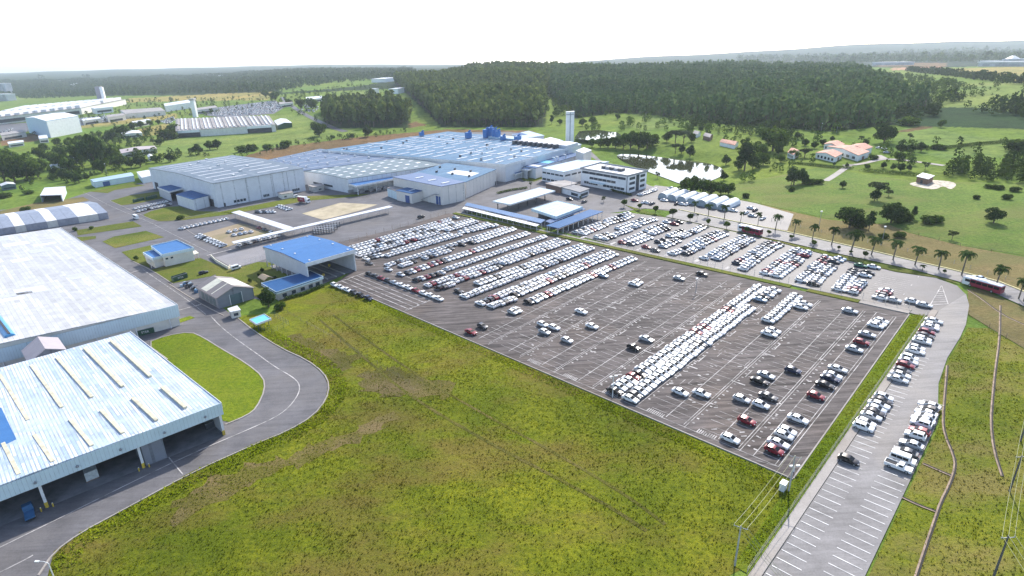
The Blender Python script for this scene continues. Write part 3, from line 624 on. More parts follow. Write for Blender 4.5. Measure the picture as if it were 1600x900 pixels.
# big car park, packed rows (front line and back line of each double row)
line((519, 395), (700, 343), MIXW, 'the back line of the topmost double row'); line((527, 397), (704, 347), MIXW, 'the front line of the topmost double row', skip=(9, 10, 16)); one(712, 340, 's', 'silver car past the upper end of the topmost double row')
line((553, 395), (737, 344), MIXD, 'the back line of the second double row'); line((561, 399), (743, 347), MIXW, 'the front line of the second double row', skip=(12, 20, 21))
line((617, 393), (702, 366), MIXD, 'the back line of the third double row'); line((605, 399), (717, 367), MIXW, 'the front line of the third double row'); line((721, 363), (728, 362), MIXD, 'the gap of the third double row', n=2); line((737, 360), (773, 352), MIXW, 'the front end of the third double row'); line((728, 359), (762, 350), MIXW, 'the back end of the third double row'); line((572, 404), (594, 399), MIXD, 'the short group by the gate hall', n=4); one(577, 411, 'g', 'dark grey car alone near the gate hall opening')
line((606, 414), (788, 357), MIXW, 'the back line of the fourth double row'); line((627, 415), (639, 411), MIXW, 'the short front line of the fourth double row', n=4); line((664, 403), (699, 392), MIXW, 'the mid front line, fourth double row'); line((738, 379), (802, 358), MIXW, 'the upper front line, fourth double row', fix={0: 'k'}); one(646, 408, 'k', 'black car in front of the fourth double row'); one(704, 388, 'g', 'dark grey car at a gap in the fourth double row'); one(722, 382, 'k', 'black car in the aisle below the fourth double row')
one(607, 421, 's', 'silver car alone below the fourth double row'); one(626, 429, 's', 'silver car alone beside the single dark row')
line((637, 426), (823, 365), MIXD, 'the single row with the red cars', fix={0: 'g', 2: 'r', 5: 'r', 15: 'r', 36: 'r'}); line((650, 437), (690, 426), MIXW, 'the short row of seven with one red car', fix={0: 'k', 2: 'r'}); line((697, 421), (849, 370), MIXW, 'the long single white row')
line((668, 446), (870, 375), MIXW, 'the back line of the fifth double row', fix={1: 'r'}); line((686, 450), (705, 444), MIXW, 'the short front line of the fifth double row', n=4, fix={0: 'k'}); line((711, 439), (778, 417), MIXW, 'the mid front line, fifth double row', fix={6: 'r'}); line((786, 412), (884, 378), MIXW, 'the upper front line, fifth double row', fix={0: 's'})
line((748, 443), (909, 384), MIXW, 'the back line of the sixth double row', fix={4: 'g'}); line((726, 463), (922, 388), MIXW, 'the front line of the sixth double row'); one(717, 455, 'g', 'dark grey car beside the lower end of the sixth double row')
line((750, 474), (948, 393), MIXW, 'the back line of the seventh double row', fix={1: 'g', 2: 'g', 3: 'r', 16: 'b'}); line((768, 478), (800, 467), MIXW, 'the short front line of the seventh double row', n=6); line((805, 461), (959, 397), MIXW, 'the front line of the seventh double row', fix={0: 'k', 10: 'k', 8: 'r', 12: 'k'})
line((827, 472), (988, 404), MIXW, 'the last single row before the open asphalt', fix={0: 'k', 20: 'r'})
line((960, 611), (1187, 449), [('w', 78), ('s', 10), ('g', 5), ('k', 3), ('r', 4)], 'the left line of the long double row', n=40, fix={0: 'k', 4: 'r', 19: 'r', 21: 'r', 28: 'r'}, flip=False); line((984, 623), (1170, 481), [('w', 92), ('s', 6), ('g', 2)], 'the right line of the long double row', n=33, fix={1: 'g'}, flip=False); line((1187, 468), (1209, 453), MIXW, 'the top right end, long double row', n=5, fix={0: 'b', 1: 'k'}, flip=False)
line((1201, 501), (1244, 463), [('w', 1)], 'the short all-white row', n=11, flip=False, kinds=lambda: 'hatch'); line((1251, 480), (1257, 475), [('w', 1)], 'the white pair beside the short row', n=2)
H = 'on the open asphalt'
for u, v, k, lb in [(736, 519, 'r', 'dark red car at the grass edge of the car park'), (754, 510, 'g', 'dark grey car beside a dark red one near the grass'), (801, 488, 's', 'silver car paired with a pale one below the seventh row'), (807, 485, 'w', 'white car tucked behind a silver one below the seventh row'), (848, 507, 'w', 'white car, upper one of three parked together'), (851, 519, 's', 'silver car, lowest of three parked together'), (866, 512, 'w', 'white car, right one of three parked together'),
  (886, 532, 's', 'silver car alone below the group of three'), (908, 487, 'w', 'white car alone between the rows ' + H), (925, 510, 'w', 'white car alone right of the group of three'), (943, 431, 'b', 'pale blue car touching the last single row'), (991, 444, 'w', 'white car, front one of a pair below the grass strip'), (997, 441, 'w', 'white car, rear one of a pair below the grass strip'), (1061, 435, 's', 'silver car alone below the grass strip'), (1097, 428, 'k', 'black car alone below the grass strip'),
  (990, 543, 'k', 'black car left of the long double row'), (1010, 530, 's', 'silver car left of the long double row'), (1202, 522, 'w', 'white car, front one of a pair below the short white row'), (1208, 517, 'w', 'white car, rear one of a pair below the short white row'), (1328, 486, 's', 'silver car alone near the staff car park kerb'), (1063, 613, 'w', 'white car, left one of two below the long double row'), (1096, 615, 'w', 'white car, right one of two below the long double row'),
  (1159, 624, 's', 'silver car left of another beside a dark one'), (1189, 633, 'w', 'white car below a dark one in the lower bays'), (1200, 620, 'g', 'dark grey car directly above a white one in the lower bays'), (1187, 596, 'k', 'black car under a silver one in the middle bays'), (1197, 587, 's', 'silver car above a black one in the middle bays'), (1239, 579, 'n', 'dark blue car alone in the middle bays'), (1309, 577, 's', 'silver car, topmost of four in the right bays'), (1301, 587, 'w', 'white car, second of four in the right bays'),
  (1297, 592, 'n', 'dark blue car, third of four in the right bays'), (1289, 602, 'k', 'black car, lowest of four in the right bays'), (1275, 619, 'r', 'dark red car in the right bays'), (1247, 655, 'w', 'white car alone in the lower right bays'), (1230, 674, 'w', 'white car above a silver one near the lower right corner'), (1225, 681, 's', 'silver car under a white one near the lower right corner'), (1216, 693, 'w', 'white car above the red one in the bottom corner'), (1210, 704, 'r', 'red car in the bottom corner of the car park'),
  (1167, 658, 'r', 'dark red car alone in the lower bays'), (1141, 686, 'w', 'white car closest to the grass edge'), (1377, 502, 'w', 'white car, rear one of three in the top right bays'), (1372, 506, 'w', 'white car, middle one of three in the top right bays'), (1368, 509, 'w', 'white car, front one of three in the top right bays'), (1355, 523, 's', 'silver car above a red one in the top right bays'), (1346, 535, 'r', 'dark red car between two silver ones in the right bays'), (1335, 546, 's', 'silver car below a red one in the right bays')]:
    one(u, v, k, lb, rc.choice(('hatch', 'sedan')))
line((577, 428), (686, 467), [('w', 1)], 'the upper queue lane by the gate hall', n=11, fix={0: 'k', 1: 'g', 2: 'r', 3: 'g', 4: 's', 7: 'r'}, far='left'); line((522, 445), (576, 466), [('w', 1)], 'the lower queue lane by the grass', n=6, fix={3: 'g', 4: 'k', 5: 'n'}, far='left')
# staff car park
SL = 'the staff car park'
for nm, segs in [('first', [((899, 363), (912, 359), 'back'), ((911, 365), (945, 352), 'front'), ((915, 357), (938, 350), 'back'), ((945, 350), (972, 343), 'front'), ((948, 345), (962, 341), 'back'), ((972, 343), (985, 337), 'front'), ((970, 337), (980, 333), 'back')]),
  ('second', [((934, 371), (950, 366), 'back'), ((945, 373), (957, 369), 'front'), ((963, 366), (983, 359), 'front'), ((966, 357), (983, 350), 'back'), ((990, 355), (996, 353), 'front'), ((991, 349), (1004, 343), 'back'), ((1003, 349), (1022, 343), 'front')]),
  ('third', [((972, 379), (1003, 366), 'back'), ((985, 381), (1014, 371), 'front'), ((1011, 361), (1019, 358), 'back'), ((1019, 365), (1041, 357), 'front'), ((1019, 357), (1035, 352), 'back')]),
  ('fourth', [((1030, 378), (1037, 375), 'back'), ((1036, 385), (1058, 376), 'front'), ((1047, 369), (1065, 361), 'back'), ((1059, 372), (1083, 362), 'front'), ((1083, 362), (1099, 354), 'front')]),
  ('fifth', [((1051, 396), (1061, 392), 'back'), ((1070, 396), (1079, 392), 'front'), ((1072, 387), (1086, 380), 'back'), ((1082, 390), (1095, 385), 'front'), ((1089, 376), (1118, 363), 'back'), ((1099, 380), (1131, 366), 'front')]),
  ('sixth', [((1100, 403), (1100, 403), 'lower'), ((1109, 399), (1161, 370), 'back'), ((1119, 404), (1172, 374), 'front')]),
  ('seventh', [((1152, 411), (1172, 400), 'back'), ((1161, 420), (1172, 411), 'lower front'), ((1178, 394), (1201, 379), 'upper back'), ((1179, 407), (1212, 383), 'front'), ((1208, 386), (1218, 382), 'top front')]),
  ('eighth', [((1196, 427), (1227, 405), 'back'), ((1214, 431), (1250, 405), 'front'), ((1228, 401), (1245, 390), 'upper back'), ((1254, 399), (1261, 394), 'upper front')]),
  ('ninth', [((1251, 438), (1272, 422), 'lower back'), ((1270, 443), (1299, 416), 'front'), ((1271, 418), (1292, 402), 'upper back'), ((1303, 409), (1312, 404), 'upper front')]),
  ('tenth', [((1310, 452), (1336, 423), 'back'), ((1331, 456), (1345, 441), 'front')]), ('eleventh', [((1374, 465), (1383, 454), 'back')])]:
    for p0, p1, wh in segs:
        line(p0, p1, MIXE, f'the {wh} line, {nm} staff row', sp=2.5, fix={0: 'k'} if (nm, wh) in (('ninth', 'front'), ('tenth', 'none')) else {})
for u, v, k, lb in [(1010, 386, 'r', 'dark red car near the kerb of the staff car park'), (1024, 391, 'g', 'dark grey car near the kerb of the staff car park'), (1042, 347, 'w', 'white car at the top of the staff car park'), (1054, 350, 'r', 'dark red car beside a white one under the verge tree'), (1061, 347, 'k', 'black car behind a red one under the verge tree'), (1345, 415, 'e', 'green car at the top of the tenth staff row'), (1365, 417, 'w', 'white car beside the green one'), (1356, 426, 'k', 'black car behind a white one, top of the staff car park'), (1351, 430, 'w', 'white car in front of a black one, top of the staff car park'), (1396, 469, 's', 'silver car beside the short eleventh staff row'), (1426, 471, 'w', 'white car at the hatched corner of the staff car park'), (1444, 477, 's', 'silver car nearest the pale lane entrance')]: one(u, v, k, lb)
# pale lane
E1 = 'the left side of the pale lane'
for i, (u, v, k, kd) in enumerate([(1459, 502, 's', 'sedan'), (1455, 508, 'w', 'hatch'), (1453, 512, 'w', 'sedan'), (1448, 519, 'r', 'hatch'), (1445, 525, 'k', 'sedan'), (1442, 530, 'w', 'hatch'), (1440, 534, 's', 'sedan'), (1432, 544, 'w', 'hatch'), (1430, 549, 'w', 'sedan'), (1421, 560, 'w', 'suv'), (1419, 565, 'w', 'sedan'), (1415, 571, 'r', 'hatch'), (1410, 580, 'g', 'hatch'), (1407, 586, 'w', 'sedan'), (1403, 593, 's', 'sedan'), (1381, 621, 'w', 'hatch'), (1378, 627, 'k', 'sedan'), (1373, 633, 'w', 'sedan'), (1370, 640, 's', 'hatch'), (1366, 645, 'k', 'sedan'), (1361, 651, 's', 'sedan'), (1353, 661, 'w', 'hatch'), (1349, 668, 'w', 'suv')]):
    one(u, v, k, f'{CARCOL[k][0]} car, {ordw(i + 1)} from the top along {E1}', kd)
one(1326, 719, 'k', 'black hatchback alone in the lower bays of the pale lane', 'hatch')
for i, (u, v, k, kd) in enumerate([(1452, 634, 'w', 'sedan'), (1450, 640, 'k', 'hatch'), (1447, 646, 'w', 'sedan'), (1445, 652, 'w', 'hatch'), (1442, 657, 's', 'sedan'), (1439, 663, 'w', 'suv'), (1436, 674, 'r', 'hatch'), (1430, 681, 'w', 'suv'), (1424, 695, 's', 'sedan'), (1415, 707, 'g', 'sedan')]):
    one(u, v, k, f'{CARCOL[k][0]} car, {ordw(i + 1)} from the top along the right side of the pale lane', kd, flip=True)
# works yard and others
def px_line(p0, p1, n, mixc, name, across=None, sp=None, fix={}):
    a, b = hit(*p0), hit(*p1); hd = across or (b[0] - a[0], b[1] - a[1]); line(p0, p1, mixc, name, n=n, head=hd, fix=fix, far='left')
px_line((211, 326), (260, 315), 11, MIXW, 'the back line of the packed group by the tall hall', (_B[0], _B[1])); px_line((216, 330), (266, 319), 11, MIXD, 'the front line of the packed group by the tall hall', (_B[0], _B[1]))
px_line((284, 357), (353, 342), 11, MIXD, 'the kerb row left of the walkway', (_A[0] * .5 + _B[0], _A[1] * .5 + _B[1]), fix={0: 'w'}); px_line((311, 368), (348, 384), 9, MIXD, 'the left edge row of the dirt lot', (_A[0], _A[1]))
px_line((358, 362), (377, 358), 3, MIXD, 'the upper group on the dirt lot', (_B[0], _B[1])); px_line((366, 367), (392, 362), 4, MIXD, 'the lower group on the dirt lot', (_B[0], _B[1]), fix={1: 'b'})
for u, v, k, lb in [(405, 356, 'r', 'dark red car on the dirt lot under the walkway corner'), (414, 359, 'g', 'dark grey car on the dirt lot next to a red one'), (425, 363, 'w', 'white car on the dirt lot next to the white walkway')]: one(u, v, k, lb)
px_line((374, 383), (434, 368), 9, MIXD, 'the row under the white walkway roof', (_B[0], _B[1]))
px_line((402, 331), (428, 331), 6, MIXD, 'the left group on the truck yard', (_B[0], _B[1])); px_line((436, 322), (452, 327), 5, MIXW, 'the right group on the truck yard', (_A[0], _A[1]))
one(658, 339, 'k', 'black pickup-sized car beside the fence behind the topmost row', 'suv', (_A[0], _A[1])); one(318, 426, 'k', 'black car with yellow roof on the plot behind the skip', 'hatch', (_A[0], _A[1]))
for i, (u, v, k) in enumerate([(1038, 313, 'w'), (1058, 318, 'k'), (1066, 319, 'w'), (1074, 319, 'w'), (1146, 329, 'w'), (1166, 332, 'w'), (1176, 337, 's'), (1192, 341, 'w'), (1174, 325, 'w'), (1180, 328, 'k'), (1050, 294, 'w'), (1062, 297, 's'), (1072, 299, 'w'), (1078, 301, 'g'), (1087, 302, 'w'), (1110, 306, 's'), (1116, 307, 'w'), (1045, 297, 'w'), (992, 313, 'r'), (1006, 316, 'w'), (1012, 317, 'w'), (1019, 318, 'g'), (890, 311, 'k'), (913, 315, 'g'), (1374, 231, 'w'), (1383, 233, 'w'), (1386, 238, 's')]):
    one(u, v, k, f'{CARCOL[k][0]} car, {ordw(i + 1)} of the loose cars round the white tents and office', head=(_A[0], _A[1]) if i % 2 else (_B[0], _B[1]))
px_line((1000, 304), (1023, 296), 8, MIXD, 'the row behind the white office', (_B[0], _B[1]))
def car_matrix(x, y, hd):
    X = np.array([hd[0], hd[1], 0.0]); X -= UPN * (X @ UPN); X /= np.linalg.norm(X); Y = np.cross(UPN, X); return X, Y, UPN
def place_cars():
    order = sorted(range(len(CARS)), key=lambda i: (CARS[i][0] ** 2 + CARS[i][1] ** 2 + 60 ** 2))
    near = order[:298]; far = order[298:]
    from collections import Counter
    full_n = 110
    for r, i in enumerate(near):
        x, y, hd, kind, k, lb, grp = CARS[i]; X, Y, Zv = car_matrix(x, y, hd); full, onem, _ = carmesh(kind, k)
        sc = (1.0 if kind == 'suv' else 1.07) * (.97 + .06 * ((i * 37) % 11) / 10); X = X * sc; Y = Y * 1.03
        M = Matrix(((X[0], Y[0], Zv[0], x), (X[1], Y[1], Zv[1], y), (X[2], Y[2], Zv[2], GX * x + GY * y + .3), (0, 0, 0, 1)))
        if r < full_n:
            o = bpy.data.objects.new('parked_car', None); C.objects.link(o); o.empty_display_size = .5
            for n, me in full: mesh_obj(n, me, o)
        else: o = mesh_obj('parked_car', onem)
        o.matrix_world = M; tag(o, lb, 'car', grp or 'cars standing loose in the bays')
    V, F3, MI, ms, off = [], [], [], [], 0
    cache = {}
    for i in far:
        x, y, hd, kind, k, lb, grp = CARS[i]; X, Y, Zv = car_matrix(x, y, hd); b = carmesh(kind, k)[2]
        key = (kind, k)
        if key not in cache:
            tri = []; mi = []
            for f, m in zip(b.f, b.m):
                mm = b.ms[m]
                if mm in (RIM,): continue
                if mm not in ms: ms.append(mm)
                for q in range(1, len(f) - 1): tri.append((f[0], f[q], f[q + 1])); mi.append(ms.index(mm))
            cache[key] = (np.array(b.v), np.array(tri), np.array(mi))
        v, t, mi = cache[key]; base = np.array([x, y, g(x, y) + .22])
        V.append(v[:, :1] * X * 1.07 + v[:, 1:2] * Y + v[:, 2:] * Zv + base); F3.append(t + off); MI.append(mi); off += len(v)
    me = np_mesh('parked_cars', np.concatenate(V), np.concatenate(F3), ms, np.concatenate(MI))
    o = mesh_obj('parked_cars', me); tag(o, 'hundreds of mostly white cars packed in the far rows of the car parks', 'cars', None, 'stuff')
    print('CARS', len(CARS))
place_cars()
# ------------------------------------------------------------------ buildings
WHITE_W = sheet_metal('white_cladding', (.74, .76, .78), (.68, .70, .73), ANG_A, 1.2, 40, .55, 0, .3, .12)
GREY_W = sheet_metal('grey_cladding', (.55, .56, .58), (.5, .51, .53), ANG_A, 1.2, 40, .55, 0, .3, .12)
BEIGE_W = sheet_metal('beige_cladding', (.76, .71, .65), (.72, .67, .61), ANG_A, 1.2, 40, .6, 0, .3, .1)
SHED_W = sheet_metal('shed_cladding', (.25, .26, .29), (.22, .23, .26), ANG_A, .8, 40, .6, 0, .3, .15)
PALEBLUE = sheet_metal('pale_blue_fascia', (.66, .77, .80), (.62, .73, .77), ANG_B, .8, 40, .5, 0, .3, .1)
BLUE_R = sheet_metal('blue_roof', (.05, .165, .39), (.06, .185, .42), ANG_A, .8, 14, .55, 0, .2, .15)
BLUE_R2 = sheet_metal('blue_roof_faded', (.065, .165, .29), (.18, .29, .39), ANG_A, 1.6, 18, .65, -.3, .15, .25)
NAVY_R = sheet_metal('navy_roof', (.06, .10, .18), (.10, .15, .24), ANG_B, 2.5, 30, .45, 0, .35, .2)
DEEP_R = sheet_metal('deep_blue_roof', (.018, .09, .235), (.022, .10, .26), ANG_A, .8, 14, .55, 0, .18, .15)
GREENGREY_R = sheet_metal('green_grey_roof', (.15, .20, .215), (.18, .23, .25), ANG_B, 2.0, 30, .5, 0, .25, .2)
STEEL_R = sheet_metal('steel_blue_roof', (.125, .165, .205), (.22, .26, .30), ANG_B, 3.2, 30, .5, -.2, .25, .25)
LIGHT_R = sheet_metal('light_grey_roof', (.40, .39, .38), (.66, .65, .63), ANG_B, 1.4, 34, .42, .1, .4, .25)
STRIPE_R = sheet_metal('striped_white_roof', (.80, .80, .79), (.17, .34, .55), ANG_B, .75, 12, .45, -.35, .4, .25, .16)
WHITE_R = sheet_metal('white_roof', (.72, .73, .74), (.66, .67, .69), ANG_A, 1.0, 12, .45, 0, .4, .15)
SKYB_R = sheet_metal('sky_blue_roof', (.42, .55, .64), (.36, .50, .61), ANG_A, 1.4, 20, .4, 0, .4, .15)
RUST_R = sheet_metal('weathered_roof', (.30, .27, .25), (.46, .43, .41), ANG_B, 5, 40, .7, 0, .2, .35)
TILE_R = plain('clay_tile_roof', (.46, .22, .15), .8, .25, .7)
BROWN_R = sheet_metal('brown_grey_roof', (.27, .235, .22), (.25, .22, .21), ANG_A, .6, 20, .6, 0, .3, .15)
CREAM = plain('cream_sheet', (.70, .66, .52), .6, .08); WHITE = plain('white_wall', (.82, .82, .81), .6, .06, .3); OFFW = plain('off_white_wall', (.70, .68, .61), .7, .08, .3); CONCW = plain('concrete_wall', (.45, .43, .40), .85, .15, .4)
WIN = plain('window_glass', (.035, .05, .065), .1, .1, .2); DOORB = plain('blue_door', (.03, .08, .25), .5, .1); DARK = plain('dark_interior', (.055, .056, .06), .9, .2, .3); GREYP = plain('grey_steel', (.33, .34, .36), .5, .1, 1, .4); WHITEP = plain('white_steel', (.7, .7, .69), .5, .1)
BRICK = plain('brown_brick', (.22, .13, .09), .85, .2, 2); GREEN_S = plain('green_steel', (.025, .085, .05), .5, .2, .8); CYAN = plain('cyan_sheet', (.13, .50, .68), .4, .08); REDP = plain('red_paint', (.33, .02, .03), .35, .08); DGREY = plain('dark_steel', (.06, .065, .075), .5, .15); TEAL_W = sheet_metal('teal_grey_cladding', (.10, .15, .17), (.13, .18, .20), ANG_A, 1.5, 6, .5, 0, .3, .2)
INNER = plain('hall_floor', (.2, .195, .2), .8, .2, .3)
class Hall: pass
def hall(name, label, cat, cor, h, wall, roof, rise=0, ridge='U', over=.35, thick=.3, skip=(), w0=-1.0, group=None, xy=None, rooflabel=None):
    B = Hall(); c = [hit(u, v, h) for u, v in cor] if xy is None else list(xy)
    if len(c) == 3: c.append((c[0][0] + c[2][0] - c[1][0], c[0][1] + c[2][1] - c[1][1]))
    c0, c1, c2, c3 = c
    B.Q = lambda s, t: ((c1[0] * (1 - s) + c0[0] * s) * (1 - t) + (c2[0] * (1 - s) + c3[0] * s) * t, (c1[1] * (1 - s) + c0[1] * s) * (1 - t) + (c2[1] * (1 - s) + c3[1] * s) * t)
    if rise == 0: B.RH = lambda s, t: h
    elif ridge == 'U': B.RH = lambda s, t: h + rise * (1 - abs(2 * t - 1))
    elif ridge == 'V': B.RH = lambda s, t: h + rise * (1 - abs(2 * s - 1))
    elif ridge == 'barrelU': B.RH = lambda s, t: h + rise * math.sqrt(max(0, 1 - (2 * t - 1) ** 2))
    elif ridge == 'slopeU': B.RH = lambda s, t: h + rise * s
    elif ridge == 'slopeV': B.RH = lambda s, t: h + rise * t
    B.h = h; B.lu = math.hypot(c0[0] - c1[0], c0[1] - c1[1]); B.lv = math.hypot(c2[0] - c1[0], c2[1] - c1[1]); B.c = c
    B.root = thing(name, label, cat, B.Q(.5, .5), group)
    P3 = lambda s, t, hh: (*B.Q(s, t), g(*B.Q(s, t)) + hh); B.P3 = P3
    ins = .004
    mb = MB(); E = {'u0': [(0, 0), (1, 0)], 'v1': [(1, 0), (1, 1)], 'u1': [(1, 1), (0, 1)], 'v0': [(0, 1), (0, 0)]}
    for k, (a, b) in E.items():
        if k in skip: continue
        n = 1 if rise == 0 else (2 if ridge in 'UV' else 8)
        tops = [(a[0] + (b[0] - a[0]) * i / n, a[1] + (b[1] - a[1]) * i / n) for i in range(n + 1)]
        wd = .22
        q0, q1 = B.Q(*a), B.Q(*b); d, l = unit(q0, q1); nn = (-d[1] * wd, d[0] * wd); cx, cy = B.Q(.5, .5)
        if (cx - q0[0]) * nn[0] + (cy - q0[1]) * nn[1] < 0: nn = (-nn[0], -nn[1])
        for (x0, x1) in zip(tops, tops[1:]):
            A, Bq = B.Q(*x0), B.Q(*x1); A2, B2 = (A[0] + nn[0], A[1] + nn[1]), (Bq[0] + nn[0], Bq[1] + nn[1])
            za, zb = g(*A), g(*Bq); ha, hb = B.RH(*x0) - .02, B.RH(*x1) - .02
            mb.hexa([(*A, za + w0), (*Bq, zb + w0), (*B2, zb + w0), (*A2, za + w0)], [(*A, za + ha), (*Bq, zb + hb), (*B2, zb + hb), (*A2, za + ha)], wall)
    if mb.f: B.wall = mb.build('wall', B.root)
    eu, ev = over / B.lu, over / B.lv; mb = MB()
    def span(lo, hi, e, n):
        r = [lo + (hi - lo) * i / n for i in range(n + 1)]; r[0] -= e; r[-1] += e; return r
    ns = 2 if ridge == 'V' and rise else 1; ntt = 2 if ridge == 'U' and rise else (10 if ridge == 'barrelU' and rise else 1)
    ss, tt = span(0, 1, eu, ns), span(0, 1, ev, ntt)
    rh = (lambda s, t: B.RH(min(max(s, 0), 1), min(max(t, 0), 1)) + .01) if ridge == 'barrelU' else (lambda s, t: B.RH(s, t) + .01)
    for i in range(ns):
        for j in range(ntt):
            q = [(ss[i], tt[j]), (ss[i + 1], tt[j]), (ss[i + 1], tt[j + 1]), (ss[i], tt[j + 1])]
            mb.hexa([P3(s, t, rh(s, t)) for s, t in q], [P3(s, t, rh(s, t) + thick) for s, t in q], roof)
    B.roof = mb.build('roof', B.root); B.thick = thick
    if rooflabel: B.roof['label'] = rooflabel
    return B
def onwall(B, edge, f0, f1, h0, h1, name, mat, dep=.09, label=None, parent=None):
    a, b = {'u0': ((0, 0), (1, 0)), 'v1': ((1, 0), (1, 1)), 'u1': ((1, 1), (0, 1)), 'v0': ((0, 0), (0, 1))}[edge]
    p, q = B.Q(*a), B.Q(*b); A = ext(p, q, f0); E = ext(p, q, f1); d, l = unit(A, E); n = (-d[1] * dep, d[0] * dep)
    mb = MB(); mb.prism([(A[0] + n[0], A[1] + n[1]), (E[0] + n[0], E[1] + n[1]), (E[0] - n[0], E[1] - n[1]), (A[0] - n[0], A[1] - n[1])], h0, h1, mat)
    o = mb.build(name, parent or B.root)
    if label: o['label'] = label
    return o
def onroof(B, s0, s1, t0, t1, name, mat, th=.25, label=None):
    th += .02
    mb = MB(); q = [(s0, t0), (s1, t0), (s1, t1), (s0, t1)]
    mb.hexa([B.P3(s, t, B.RH(s, t) + B.thick - .05) for s, t in q], [B.P3(s, t, B.RH(s, t) + B.thick + th) for s, t in q], mat)
    o = mb.build(name, B.root)
    if label: o['label'] = label
    return o
def posts(B, st, r=.15, mat=None, name='post', h0=-.5, top=None):
    for s, t in st:
        mb = MB(); q = B.Q(s, t); z = g(*q); mb.tube((*q, z + h0), (*q, z + (top or B.RH(s, t))), r, r, mat or WHITEP, 6); mb.build(name, B.root)
def fascia(B, drop, mat, rise=.15, edges=('u0', 'v0', 'u1', 'v1'), name='fascia', over=.45):
    eu, ev = over / B.lu, over / B.lv; cs = {'u0': ((-eu, -ev), (1 + eu, -ev)), 'v1': ((1 + eu, -ev), (1 + eu, 1 + ev)), 'u1': ((1 + eu, 1 + ev), (-eu, 1 + ev)), 'v0': ((-eu, 1 + ev), (-eu, -ev))}
    mb = MB()
    for e in edges:
        a, b = cs[e]; p, q = B.Q(*a), B.Q(*b); d, l = unit(p, q); n = (-d[1] * .12, d[0] * .12); cx, cy = B.Q(.5, .5)
        if (cx - p[0]) * n[0] + (cy - p[1]) * n[1] > 0: n = (-n[0], -n[1])
        ra = B.RH(min(max(a[0], 0), 1), min(max(a[1], 0), 1)); rb = B.RH(min(max(b[0], 0), 1), min(max(b[1], 0), 1)); zp, zq = g(*p), g(*q)
        p2, q2 = (p[0] + n[0], p[1] + n[1]), (q[0] + n[0], q[1] + n[1])
        mb.hexa([(*p, zp + ra - drop), (*q, zq + rb - drop), (*q2, zq + rb - drop), (*p2, zp + ra - drop)], [(*p, zp + ra + B.thick + rise), (*q, zq + rb + B.thick + rise), (*q2, zq + rb + B.thick + rise), (*p2, zp + ra + B.thick + rise)], mat)
    return mb.build(name, B.root)
# --- big light roof on the left
c1, c2, cl = hit(275, 478, 8), hit(93, 357, 8), hit(0, 547, 8)
B = hall('warehouse', 'huge warehouse with a bright pale grey sheet roof and pale blue fascia', 'warehouse', None, 8, OFFW, LIGHT_R, 2.2, 'V', .5, xy=[ext(c1, cl, 2.1), c1, c2])
fascia(B, 4.2, PALEBLUE, .25, ('u0',)); fascia(B, .8, WHITEP, .25, ('v0',), 'gutter')
for f in (.03, .13, .24, .36, .48, .6): posts(B, [(f, -.002)], .25, WHITEP, 'pilaster', -1, 3.9)
rs = random.Random(3)
for i in range(16):
    s0, t0 = rs.uniform(.05, .8), rs.uniform(.25, .92); onroof(B, s0, s0 + rs.uniform(.04, .1), t0, t0 + rs.uniform(.02, .05), 'roof_panel', rs.choice((WHITE_R, GREY_W, WHITE_R)), .03)
q0 = hit(-12, 490, 9.5); q1 = hit(17, 529, 9.5)
t = thing('roof_ventilator', 'bright blue barrel ventilator lying on the big pale roof', 'ventilator', q1, None, g(*q1) + 8.6); mb = MB(); z0, z1 = g(*q0) + 9.6, g(*q1) + 9.6; mb.tube((*q0, z0), (*q1, z1), 1.7, 1.7, plain('blue_duct', (.05, .25, .5), .35, .1), 14); mb.build('barrel', t); mb = MB(); d, l = unit(q0, q1); mb.hexa([(q0[0] - .5, q0[1], z0 + 1.6), (q1[0] - .5, q1[1], z1 + 1.6), (q1[0] + .5, q1[1], z1 + 1.6), (q0[0] + .5, q0[1], z0 + 1.6)], [(q0[0] - .5, q0[1], z0 + 1.85), (q1[0] - .5, q1[1], z1 + 1.85), (q1[0] + .5, q1[1], z1 + 1.85), (q0[0] + .5, q0[1], z0 + 1.85)], DARK); mb.build('louvre', t)
# --- loading hall at lower left
HL = 9.2
c1, c2, cl = hit(342, 632, HL), hit(202, 521, HL), hit(0, 762, HL)
LH = hall('loading_hall', 'open-fronted loading hall with a striped white and blue roof', 'loading hall', None, HL, GREY_W, STRIPE_R, .6, 'V', .5, skip=('u0',), xy=[ext(c1, cl, 1.75), c1, c2])
fascia(LH, 2.9, PALEBLUE, .2, ('u0',)); fascia(LH, 1.2, WHITEP, .25, ('v0',), 'gutter')
mb = MB(); q = LH.Q
mb.poly([(*p, g(*p) + .16) for p in (q(0, .0), q(0, .97), q(1, .97), q(1, .0))], INNER); mb.build('floor', LH.root)
mb = MB(); w_ = [q(.0, .34), q(1, .34), q(1, .35), q(0, .35)]; mb.prism(w_, -.5, HL - .4, GREYP); mb.build('back_wall', LH.root)
def colx(u, v):
    p = hit(u, v); a = q(0, 0); b = q(1, 0); d, l = unit(a, b); return ((p[0] - a[0]) * d[0] + (p[1] - a[1]) * d[1]) / l
w_ = [q(colx(258, 706), .004), q(colx(226, 720), .004), q(colx(226, 720), .10), q(colx(258, 706), .10)]; mb = MB(); mb.prism(w_, -.3, 6.0, SHED_W); mb.build('partition', LH.root)['label'] = 'grey clad closed box between two bays'
